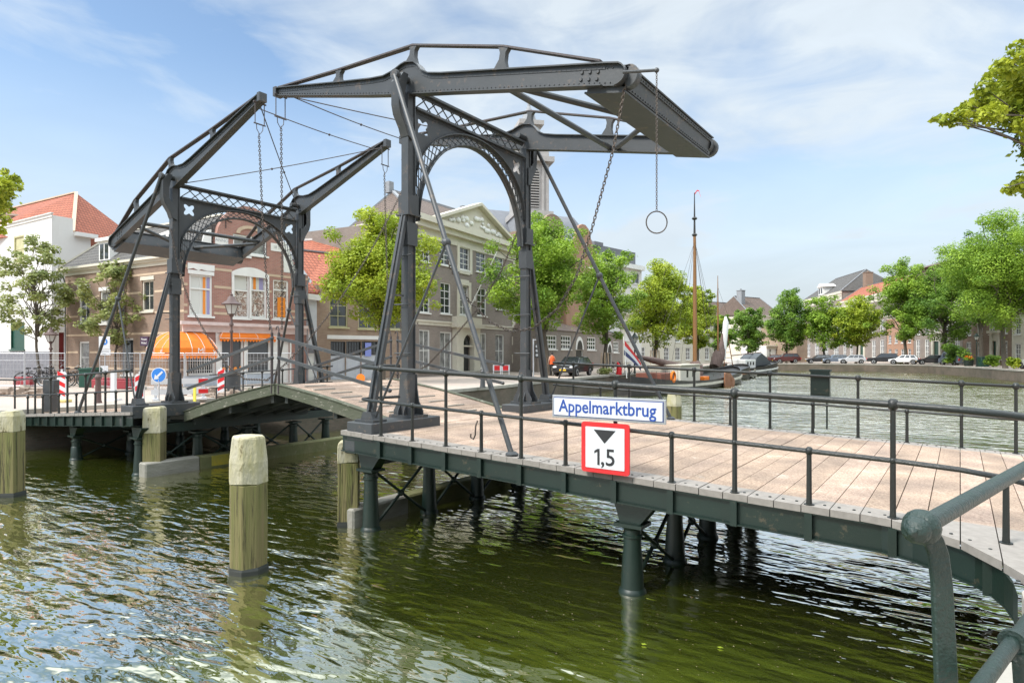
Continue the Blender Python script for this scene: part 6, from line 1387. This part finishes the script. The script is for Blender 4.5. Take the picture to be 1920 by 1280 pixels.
lamp('street_lamp','reddish brown street lamp beside the young tree at the left edge',95,33,612,M['lampbrown'],s=.85)
lamp('street_lamp','dark street lamp among the canal trees above the flag of the barge',1190,54,622,M['green'],s=.95)
lamp('street_lamp','dark street lamp on the right bank between bushes and flower planters',1831,80,623,M['green'],s=1.0)
# mesh fence panels
fg='temporary mesh fence panels'
def fence(label,a,b,zt=2.9,z0=1.3):
    A=P(*a); B_=P(*b); o=thing('mesh_fence',label,'fence',(A.x,A.y,G),0,fg); fr=MB()
    for p_ in(A,B_): fr.tube((p_.x,p_.y,G+.03),(p_.x,p_.y,zt),.02,n=6)
    fr.tube((A.x,A.y,zt),(B_.x,B_.y,zt),.02,n=6); fr.tube((A.x,A.y,z0),(B_.x,B_.y,z0),.016,n=6); fr.tube((A.x,A.y,zt-.35),(B_.x,B_.y,zt-.35),.008,n=4)
    obj('frame',fr,M['galv'],o,30); L=(B_-A).length; w_=MB(); n=int(L/.16)
    for i in range(1,n): p_=A.lerp(B_,i/n); w_.bar((p_.x,p_.y,z0),(p_.x,p_.y,zt),.0065,.0065)
    for z in np.arange(z0+.25,zt,.28): w_.bar((A.x,A.y,z),(B_.x,B_.y,z),.006,.006)
    obj('mesh',w_,M['galv'],o,0)
    for p_ in(A,B_): k=MB(); k.box((p_.x-.35,p_.y-.12,G),(p_.x+.35,p_.y+.12,G+.14)); obj('foot',k,M['stone'],o,0,bevel=.02)
M['galv']=flat('galvanised_steel',(.52,.53,.55),.4,.5)
fence('mesh fence panel at the left picture edge in front of the white house',(-40,31),(45,31)); fence('mesh fence panel in front of the red door and bicycles',(47,31),(122,31.5))
fence('mesh fence panel right of the blue pedestrian sign',(187,30.5),(262,29.5)); fence('mesh fence panel before the left orange awning',(264,29.5),(345,29)); fence('mesh fence panel before the barred shop window',(347,29),(428,29.3)); fence('mesh fence panel before the right shop window',(462,29.5),(555,31))
# striped delineator posts
def delineator(label,px,d,zb,flip=1):
    c=P(px,d); x,y=c.x,c.y; o=thing('warning_post',label,'warning post',(x,y,zb),0,'red and white warning posts'); rz=R(AZ)
    b=MB(); b.prism([(-.15,.1),(.15,.1),(.15,.98),(.1,1.06),(-.1,1.06),(-.15,.98)],(0,0,0),(1,0,0),(0,0,1),.06); b.tube((0,0,1.06),(0,0,1.14),.03,n=8)
    b.xf(Matrix.Translation((x,y,zb))@Matrix.Rotation(rz,4,'Z')); obj('board',b,M['signwhite'],o,0)
    for k in range(3):
        z=.2+k*.3; b=MB(); b.prism([(-.13,z+.14*(flip<0)),(.13,z+.14*(flip>0)),(.13,z+.14*(flip>0)+.15),(-.13,z+.14*(flip<0)+.15)],(0,-.033,0),(1,0,0),(0,0,1),.004); b.xf(Matrix.Translation((x,y,zb))@Matrix.Rotation(rz,4,'Z')); obj('stripe',b,M['red'],o,0)
    b=MB(); b.cbox((0,0,.05),(.5,.34,.1)); b.xf(Matrix.Translation((x,y,zb))@Matrix.Rotation(rz,4,'Z')); obj('foot',b,flat('foot_yellow',(.6,.5,.2),.8) if label.startswith('left') else M['stone'],o,0,bevel=.02)
delineator('leftmost red and white striped warning post with yellow foot',116,21.8,G,-1); delineator('red and white striped warning post beside the far gate strut',262,20.6,dz(-21.5)+.0,1); delineator('red and white striped warning post near the lamp pedestal',415,25,G,1)
o=thing('road_barrier','low white road barrier with red blocks beside the far gate','barrier',tuple(P(285,22.5)),0)
f=Fac(o,(283,22.5),(390,23.4))
for zz in(1.78,1.40):
    b=MB(); b.box((0,-.03,zz),(f.L,.03,zz+.2)); bd=f.put('board',b,M['signwhite'])
    for px in(317,372): b=MB(); x=f.x(px); b.box((x,-.034,zz+.02),(x+.32,-.031,zz+.18)); obj('red_block',b,M['red'],bd,0,world=False)
b=MB(); 
for x in(.15,f.L-.15): b.box((x-.05,.031,G),(x+.05,.08,2.0)); b.box((x-.1,-.3,G),(x+.1,.35,G+.08))
f.put('support',b,M['signwhite'])
def disc_sign(name,label,px,d,py,r,face,group=None,z0=None,post='galv'):
    c=P(px,d); z=Zd(py,d); x,y=c.x,c.y; o=thing(name,label,'sign',(x,y,z0 or G),0,group); Rm=Matrix.Translation((x,y,z))@Matrix.Rotation(R(AZ),4,'Z')
    b=MB(); b.tube((x,y,z0 or G),(x,y,z-r*.6),.03,n=8); obj('post',b,M[post],o,30)
    b=MB(); b.lathe((0,0,0),[(0,.0),(r,0),(r,.02),(0,.02)],24,ax='y'); b.xf(Rm@Matrix.Translation((0,-.02,0))); obj('rim',b,M['signwhite'],o,0)
    b=MB(); b.lathe((0,0,0),[(0,0),(r*.9,0),(r*.9,.004),(0,.004)],24,ax='y'); b.xf(Rm@Matrix.Translation((0,-.026,0))); obj('face',b,M[face],o,0); return o,Rm
M['signblue2']=flat('mandatory_blue',(.03,.2,.62),.4)
o,Rm=disc_sign('direction_sign','round blue sign with white slanting arrow beside the far gate strut',298,22.2,703,.27,'signblue2')
b=MB(); b.bar((.14,-.03,.12),(-.05,-.03,-.06),.07,.004,(0,1,0)); b.prism([(-.16,-.16),(.02,-.12),(-.12,.03)],(0,-.03,0),(1,0,0),(0,0,1),.004); b.xf(Rm); obj('arrow',b,M['signwhite'],o,0)
# pedestrian zone board
c=P(197,33); o=thing('zone_sign','white sign board with blue pedestrian disc on a pole, right of the bicycles','sign',(c.x,c.y,G)); Rm=Matrix.Translation((c.x,c.y,0))@Matrix.Rotation(R(AZ),4,'Z')
b=MB(); b.tube((0,0,G),(0,0,3.8),.035,n=8); b.xf(Rm); obj('post',b,M['galv'],o,30)
for q_ in(((-.29,-.06,3.12),(.29,-.04,3.78)),((-.32,-.06,2.8),(.32,-.04,3.1)),((-.2,-.06,1.95),(.2,-.04,2.25))): b=MB(); b.box(*q_); b.xf(Rm); obj('board',b,M['signwhite'],o,0)
b=MB(); b.lathe((0,-.066,3.5),[(0,0),(.17,0),(.17,.004),(0,.004)],20,ax='y'); b.xf(Rm); dsc=obj('disc',b,M['signblue2'],o,0)
b=MB(); 
for x,h in((-.04,.13),(.06,.09)): b.ball((x,-.07,3.5+h*.6),.022,6,sq=(1,.1,1)); b.prism([(x-.03,3.5-h*.8),(x+.03,3.5-h*.8),(x+.02,3.5+h*.4),(x-.02,3.5+h*.4)],(0,-.07,0),(1,0,0),(0,0,1),.003)
b.xf(Rm); obj('figures',b,M['signwhite'],dsc,0)
b=MB(); 
for k,z in enumerate((3.02,2.95)): b.box((-.24,-.063,z),(.24,-.0605,z+.025))
b.box((-.1,-.063,2.85),(.08,-.0605,2.89)); b.xf(Rm); obj('text_lines',b,M['alu'],o,0)
def simple(name,label,cat,px,d,fn,m,group=None,z0=G,ang=20,bevel=0,rot=AZ):
    c=P(px,d); b=MB(); fn(b); b.xf(Matrix.Rotation(R(rot),4,'Z')); o=obj(name,b,M[m] if isinstance(m,str) else m,None,ang,bevel=bevel); o.location=(c.x,c.y,z0); return tag(o,label,cat,group)
simple('white_post','slim white post standing alone behind the left railing','post',213,22.6,lambda b:(b.box((-.07,-.07,0),(.07,.07,1.02)),b.box((-.2,-.2,0),(.2,.2,.06))),'signwhite')
simple('bollard','dark iron bollard with pale cap behind the left railing','bollard',184,21.5,lambda b:b.lathe((0,0,0),[(.13,0),(.1,.1),(.085,.8),(.11,.84),(.11,.9),(.05,1.0)],10),'lampbrown')
simple('bollard','short dark bollard standing on the plaza behind the near gate','bollard',905,31,lambda b:b.lathe((0,0,0),[(.16,0),(.13,.1),(.1,.7),(.13,.74),(.13,.8),(.05,.9)],10),'iron')
simple('switch_box','dark grey box on a tapered post behind the left railing','box',95,18.9,lambda b:(b.box((-.13,-.13,0),(.13,.13,.55)),b.box((-.17,-.1,.551),(.17,.14,.95))),'iron',z0=1.15,bevel=.01)
simple('waste_bin','dark green waste container beside the parked bicycles','bin',170,31.5,lambda b:(b.box((-.4,-.3,0),(.4,.3,.85)),b.prism([(-.45,.85),(.45,.85),(.3,1.0),(-.42,.95)],(0,0,0),(1,0,0),(0,0,1),.66)),M['greendoor'],bevel=.02)
for px,d,w_,lb in((45,32,.42,'small red plastic barrier block behind the leftmost fence panel'),(195,31,.5,'red plastic barrier block under the pedestrian zone sign'),(236,30,.5,'red plastic barrier block behind the slim white post')):
    simple('barrier_block',lb,'barrier',px,d,lambda b:(b.box((-w_/1.0,-.2,0),(w_,.2,.42)),b.box((-w_*.95,-.12,.42),(w_*.95,.12,.5))),flat('faded_red_plastic',(.34,.05,.06),.7),'red barrier blocks',bevel=.03)
# bicycles
def make_bike(label,loc,rz,group='parked bicycles'):
    o=thing('bicycle',label,'bicycle',loc,rz,group)
    for x in(-.52,.52):
        b=MB(); b.path([(x+.34*math.cos(t),0,.34+.34*math.sin(t)) for t in [math.pi*i/10 for i in range(20)]],.022,5,closed=True); w_=obj('wheel',b,M['rubber'],o,40,world=False)
        b=MB(); 
        for k in range(8): a=math.pi*k/8; b.tube((x+.32*math.cos(a),0,.34+.32*math.sin(a)),(x-.32*math.cos(a),0,.34-.32*math.sin(a)),.003,n=3)
        b.path([(x+.315*math.cos(t),0,.34+.315*math.sin(t)) for t in [math.pi*i/10 for i in range(20)]],.012,4,closed=True); obj('spokes',b,M['alu'],w_,0,world=False)
    b=MB(); F_=[((-.52,0,.34),(-.1,0,.3)),((-.1,0,.3),(-.22,0,.85)),((-.52,0,.34),(-.2,0,.75)),((-.1,0,.3),(.38,0,.82)),((-.2,0,.74),(.36,0,.88)),((.52,0,.34),(.34,0,1.02))]
    for a,c in F_: b.tube(a,c,.018,n=6)
    b.strip([(-.52+.38*math.cos(t),-.03,.34+.38*math.sin(t)) for t in [math.pi*(.1+.09*i) for i in range(11)]],[(-.52+.38*math.cos(t),.03,.34+.38*math.sin(t)) for t in [math.pi*(.1+.09*i) for i in range(11)]],(0,0,1),.006); b.box((-.8,-.07,.74),(-.35,.07,.76)); obj('frame',b,M['black'],o,40,world=False)
    b=MB(); b.path([(.3,-.28,1.0),(.36,-.22,1.08),(.38,0,1.1),(.36,.22,1.08),(.3,.28,1.0)],.014,5); obj('handlebar',b,M['alu'],o,40,world=False)
    b=MB(); b.ball((-.24,0,.92),.13,8,sq=(1.1,.7,.4)); obj('saddle',b,M['rubber'],o,40,world=False)
    b=MB(); b.tube((-.1,-.1,.3),(-.1,.1,.3),.012,n=5); b.bar((-.1,-.1,.3),(-.02,-.1,.17),.02,.02); b.bar((-.1,.1,.3),(-.18,.1,.43),.02,.02); obj('pedals',b,M['black'],o,0,world=False); return o
c=P(62,32.6); bk=make_bike('leftmost bicycle behind the mesh fence, its wheel in front of a red block',(c.x,c.y,G),R(AZ+10))
for px,d,a,lb in((78,32.3,25,'bicycle leaning behind the slim brown lamp post'),(92,33,-20,'bicycle just right of the lamp post with pale handlebar'),(105,32.5,14,'bicycle half hidden by the leftmost striped warning post'),(136,32.4,8,'bicycle with pale basket between warning post and sign'),(150,32.8,-16,'bicycle touching the dark green waste container'),(1155,52,10,'bicycle on the left bank behind the barge stern'),(1166,52.5,-25,'bicycle next to the red bag by the barge stern')):
    c=P(px,d); dup(bk,(c.x,c.y,G),R(AZ+a),lb)
# rubble, planks by the roadworks
def rubble(name,label,px,d,n,rx,ry,seed,z0=G):
    rr=random.Random(seed); b=MB(); c=P(px,d)
    for i in range(n):
        x=rr.gauss(0,rx*.5); y=rr.gauss(0,ry*.5); s=rr.uniform(.05,.16); a=len(b.v); b.cbox((0,0,0),(s*2,s*1.2,s)); b.xf(Matrix.Translation((x,y,s*.3+max(0,.22-abs(x)*.2)))@Matrix.Rotation(rr.uniform(0,3),4,'Z')@Matrix.Rotation(rr.uniform(-.6,.6),4,'X'),a)
    o=obj(name,b,M['rubble'],None,0); o.location=(c.x,c.y,z0); tag(o,label,'rubble',None,'stuff')
M['rubble']=mat('broken_paving',(.35,.26,.2),.9,c2=(.25,.2,.16),sc_=3)
rubble('rubble_heap','loose heap of broken paving behind the left railing',42,25.5,60,2.4,1.0,1); rubble('rubble_heap','heap of broken paving stones near the lamp pedestal',392,25.2,70,1.6,.8,2); rubble('rubble_heap','heap of stones at the far end of the bridge',545,26,60,1.5,.7,3)
simple('marker_post','short yellow marker post beside the far leaf hinge','post',365,21.2,lambda b:b.box((-.04,-.03,0),(.04,.03,.62)),flat('marker_yellow',(.75,.7,.1),.6),z0=1.2)
simple('warning_light','orange round warning board at the far end of the near leaf','sign',676,29,lambda b:(b.lathe((0,0,.55),[(0,0),(.2,0),(.2,.04),(0,.04)],16,ax='y'),b.box((-.03,0,0),(.03,.04,.4))),'orange')
for px,lb in((932,'left one of two small red and white barriers behind the raking stay'),(948,'right one of two small red and white barriers behind the raking stay')):
    c=P(px,41); o=thing('small_barrier',lb,'barrier',(c.x,c.y,G),0,'small red and white barriers'); b=MB(); b.box((-.25,-.03,0),(-.2,.03,.95)); b.box((.2,-.03,0),(.25,.03,.95)); b.box((-.25,-.035,.1),(.25,.035,.2)); b.box((-.27,-.04,.55),(.27,.04,.93)); b.xf(Matrix.Rotation(R(AZ),4,'Z')); obj('frame',b,M['signwhite'],o,0,world=False)
    b=MB(); b.box((-.18,-.046,.58),(.18,-.041,.9)); b.xf(Matrix.Rotation(R(AZ),4,'Z')); obj('red_panel',b,M['red'],o,0,world=False)
c=P(1006,40); o=thing('traffic_light','black traffic light on a thin pole just right of the near gate far post','traffic light',(c.x,c.y,G)); Rm=Matrix.Translation((c.x,c.y,G))@Matrix.Rotation(R(AZ),4,'Z')
b=MB(); b.tube((-.2,0,0),(-.2,0,2.6),.045,n=8); b.tube((-.2,0,2.55),(.05,0,2.55),.025,n=6); b.xf(Rm); obj('pole',b,M['galv'],o,30)
b=MB(); b.box((-.1,-.12,1.4),(.14,.1,2.3)); b.xf(Rm); hd_=obj('signal_head',b,M['black'],o,0,bevel=.02)
b=MB(); 
for z in(1.58,1.86,2.13): b.lathe((.02,-.14,z),[(0,0),(.09,0),(.09,.02)],10,ax='y')
b.xf(Rm); obj('lenses',b,M['alu'],hd_,0)
c=P(1134,53.4); o=thing('tree_guard','pale wooden stake guard around the trunk of the staked canal tree','tree guard',(c.x,c.y,G)); 
for k in range(6): a=2*math.pi*k/6; b=MB(); b.tube((c.x+.42*math.cos(a),c.y+.42*math.sin(a),G),(c.x+.3*math.cos(a),c.y+.3*math.sin(a),G+1.75),.04,n=6); obj('stake',b,M['sandband'],o,0)
c=P(1228,61.2); o=thing('tree_guard','pinkish wooden guard around the trunk behind the barge cabin','tree guard',(c.x,c.y,G)); 
for k in range(8): a=2*math.pi*k/8; b=MB(); b.tube((c.x+.5*math.cos(a),c.y+.5*math.sin(a),G),(c.x+.4*math.cos(a),c.y+.4*math.sin(a),G+2.0),.06,n=6); obj('stake',b,M['sandband'],o,0)
simple('red_bag','red cloth bundle standing by the bicycles near the barge','bag',1160,50,lambda b:b.path([(0,0,0),(.05,0,.35),(.0,0,.7),(-.1,0,1.0)],.2,8,rs=[.24,.22,.16,.06]),'red',ang=60)
# garden plants and planters on the right bank
def bush(name,label,px,d,rx,h,m,n,seed,leaf=.22,cat='bush',group='bushes and plants on the right bank'):
    c=P(px,d); o=thing(name,label,cat,(c.x,c.y,G),0,group); rr=random.Random(seed); b=MB()
    lob=[(c.x+rr.uniform(-.6,.6)*rx,c.y+rr.uniform(-.6,.6)*rx,G+h*rr.uniform(.3,.8),rx*rr.uniform(.35,.5)) for _ in range(9)]
    for lb in lob[:5]: b.tube((c.x,c.y,G),(lb[0],lb[1],lb[2]),.03,.01,5)
    obj('stems',b,M['bark'],o,0); leafmesh('foliage',lob,n,leaf,M[m],o,seed)
bush('bush','tall dense bush right of the grey van',1796,88,2.0,3.4,'leaf_deep',2600,1); bush('bush','low bush at the foot of the tall dense bush',1785,89,1.2,1.3,'leaf_green',1200,2); bush('bush','bright yellow-green plant left of the last parked car',1901,68,.9,1.3,'leaf_bright',1000,3); bush('bush','small yellow-green bush beside the white parked car',1694,98,1.2,1.0,'leaf_bright',900,4); bush('bush','medium bush below the cream doorcase',1862,77,1.0,1.5,'leaf_green',1100,5)
bush('bush','round green bush between the lamp and the cream doorcase',1848,80,.9,1.2,'leaf_deep',900,6); bush('bush','pale green shrub around the stakes of the left bank tree',1136,50.5,.7,.6,'leaf_pale',700,7,.12,group=None)
c=P(1816,83); o=thing('flower_planter','dark green tub planted with orange flowers beside the dark lamp','planter',(c.x,c.y,G),0,None); b=MB(); b.lathe((c.x,c.y,G),[(.5,0),(.62,.75),(.66,.78),(.6,.8)],14); obj('tub',b,M['green'],o,30); leafmesh('foliage',[(c.x,c.y,G+.95,.55)],500,.18,M['leaf_green'],o,5); leafmesh('flowers',[(c.x,c.y,G+1.15,.45)],160,.2,M['orange'],o,6)
simple('green_bin','dark green square container right of the dark lamp','bin',1843,80,lambda b:(b.box((-.5,-.45,0),(.5,.45,1.15)),b.box((-.55,-.5,1.151),(.55,.5,1.25))),M['greendoor'],bevel=.03)
# pontoon behind the big barge, right side
b=MB(); c=P(1386,76); b.box((-1.2,-4,.25),(1.6,4,.55)); 
for x,y in((-1,-3.8),(1.4,-3.8),(-1,3.8),(1.4,3.8)): b.tube((x,y,-.8),(x,y,1.1),.1,n=8)
o=obj('jetty',b,M['greywood'],None,0); o.location=(c.x,c.y,0); o.rotation_euler=(0,0,R(20)); tag(o,'low grey wooden jetty beside the bow of the big barge','jetty')
# fallen leaves floating
for i,(px,py) in enumerate(((1350,1213),(1207,1207))):
    p=PZ(px,py,.012); b=MB(); b.add([(p.x-.03,p.y,.012),(p.x,p.y-.02,.014),(p.x+.035,p.y+.005,.013),(p.x,p.y+.022,.015)],[(0,1,2,3)]); one('floating_leaf',b,M['leaf_bright'],('yellow leaf floating on the green water right of the nearest column','pale leaf floating close to the nearest column base')[i],'leaf','leaves floating on the water',loc=(p.x,p.y,.012))
rr=random.Random(9); b=MB()
for i in range(260):
    px=rr.uniform(760,1900); py=rr.uniform(1080,1275); p=PZ(px,py,.01); s_=rr.uniform(.003,.008); b.add([(p.x-s_,p.y,.01),(p.x,p.y-s_*.6,.012),(p.x+s_,p.y,.01),(p.x,p.y+s_*.6,.012)],[(0,1,2,3)])
o=obj('floating_specks',b,M['sandband'],None,0); tag(o,'scattered pale specks and plant bits drifting on the green water','debris',None,'stuff')
# ================================================================ PERSON
def person(px,d):
    c=P(px,d); o=thing('person','person in orange vest and black trousers standing beside the black car','person',(c.x,c.y,G),R(AZ+200))
    J={'pel':(0,0,.95,.14),'sp':(0,.01,1.15,.13),'ch':(0,0,1.36,.15),'nk':(0,0,1.5,.06),'hd':(0,-.01,1.62,.095),'ht':(0,0,1.72,.07),
       'hl':(.1,0,.9,.1),'kl':(.12,-.03,.5,.065),'al':(.13,0,.1,.045),'fl':(.14,-.14,.04,.04),'hr':(-.1,0,.9,.1),'kr':(-.13,.0,.5,.065),'ar':(-.15,.03,.1,.045),'fr':(-.16,-.11,.04,.04),
       'sl':(.19,0,1.42,.06),'el':(.26,.03,1.15,.045),'wl':(.24,-.1,.95,.03),'sr':(-.19,0,1.42,.06),'er':(-.27,.03,1.16,.045),'wr':(-.2,-.15,1.05,.03)}
    E=[('pel','sp'),('sp','ch'),('ch','nk'),('nk','hd'),('hd','ht'),('pel','hl'),('hl','kl'),('kl','al'),('al','fl'),('pel','hr'),('hr','kr'),('kr','ar'),('ar','fr'),('ch','sl'),('sl','el'),('el','wl'),('ch','sr'),('sr','er'),('er','wr')]
    for w_,s_ in(('wl',1),('wr',-1)):
        x,y,z,_=J[w_]; J[w_+'p']=(x,y-.03,z-.05,.027); E.append((w_,w_+'p'))
        for k in range(4): J[w_+str(k)]=(x+(k-1.5)*.016,y-.055-.004*k,z-.12+.008*abs(k-1),.008); E.append((w_+'p',w_+str(k)))
        J[w_+'t']=(x-s_*.04,y-.05,z-.06,.009); E.append((w_,w_+'t'))
    k=list(J); me=bpy.data.meshes.new('body'); me.from_pydata([J[q][:3] for q in k],[(k.index(a),k.index(b)) for a,b in E],[]); ob=bpy.data.objects.new('body',me); link(ob,o)
    sk=ob.modifiers.new('skin','SKIN'); 
    for i,q in enumerate(k): me.skin_vertices[0].data[i].radius=(J[q][3],J[q][3])
    me.skin_vertices[0].data[0].use_root=True; ss=ob.modifiers.new('sub','SUBSURF'); ss.levels=1; ss.render_levels=2
    dg=bpy.context.evaluated_depsgraph_get(); em=bpy.data.meshes.new_from_object(ob.evaluated_get(dg)); ob.modifiers.clear(); ob.data=em
    skin=flat('skin',(.5,.3,.22),.6); trs=flat('black_trousers',(.02,.02,.022),.8); em.materials.clear()
    for m_ in(skin,trs): em.materials.append(m_)
    for p_ in em.polygons: p_.use_smooth=True; p_.material_index=1 if p_.center.z<.97 and abs(p_.center.x)<.2 and not(p_.center.y<-.06 and p_.center.z>.8) else 0
    b=MB(); b.lathe((0,0,0),[(.17,.88),(.165,1.05),(.175,1.2),(.19,1.36),(.15,1.46),(.08,1.5)],14); 
    for i in range(len(b.v)): x,y,z=b.v[i]; b.v[i]=(x*1.08,y*.85,z)
    obj('vest',b,flat('orange_vest',(.8,.13,.03),.7),o,50,world=False)
    b=MB(); b.ball((0,.02,1.68),.105,10,sq=(1,1,.85)); obj('hair',b,M['black'],o,50,world=False)
    b=MB(); b.ball((0,-.11,1.62),.016,6); obj('nose',b,skin,o,50,world=False)
    for s_ in(-1,1): b=MB(); b.ball((s_*.035,-.095,1.645),.011,6); obj('eye',b,M['black'],o,50,world=False); b=MB(); b.ball((s_*.095,.0,1.62),.022,6,sq=(.5,1,1.4)); obj('ear',b,skin,o,50,world=False)
    b=MB(); b.cbox((0,-.098,1.575),(.05,.01,.01)); obj('mouth',b,flat('lips',(.35,.12,.1),.6),o,0,world=False)
person(1035,47)
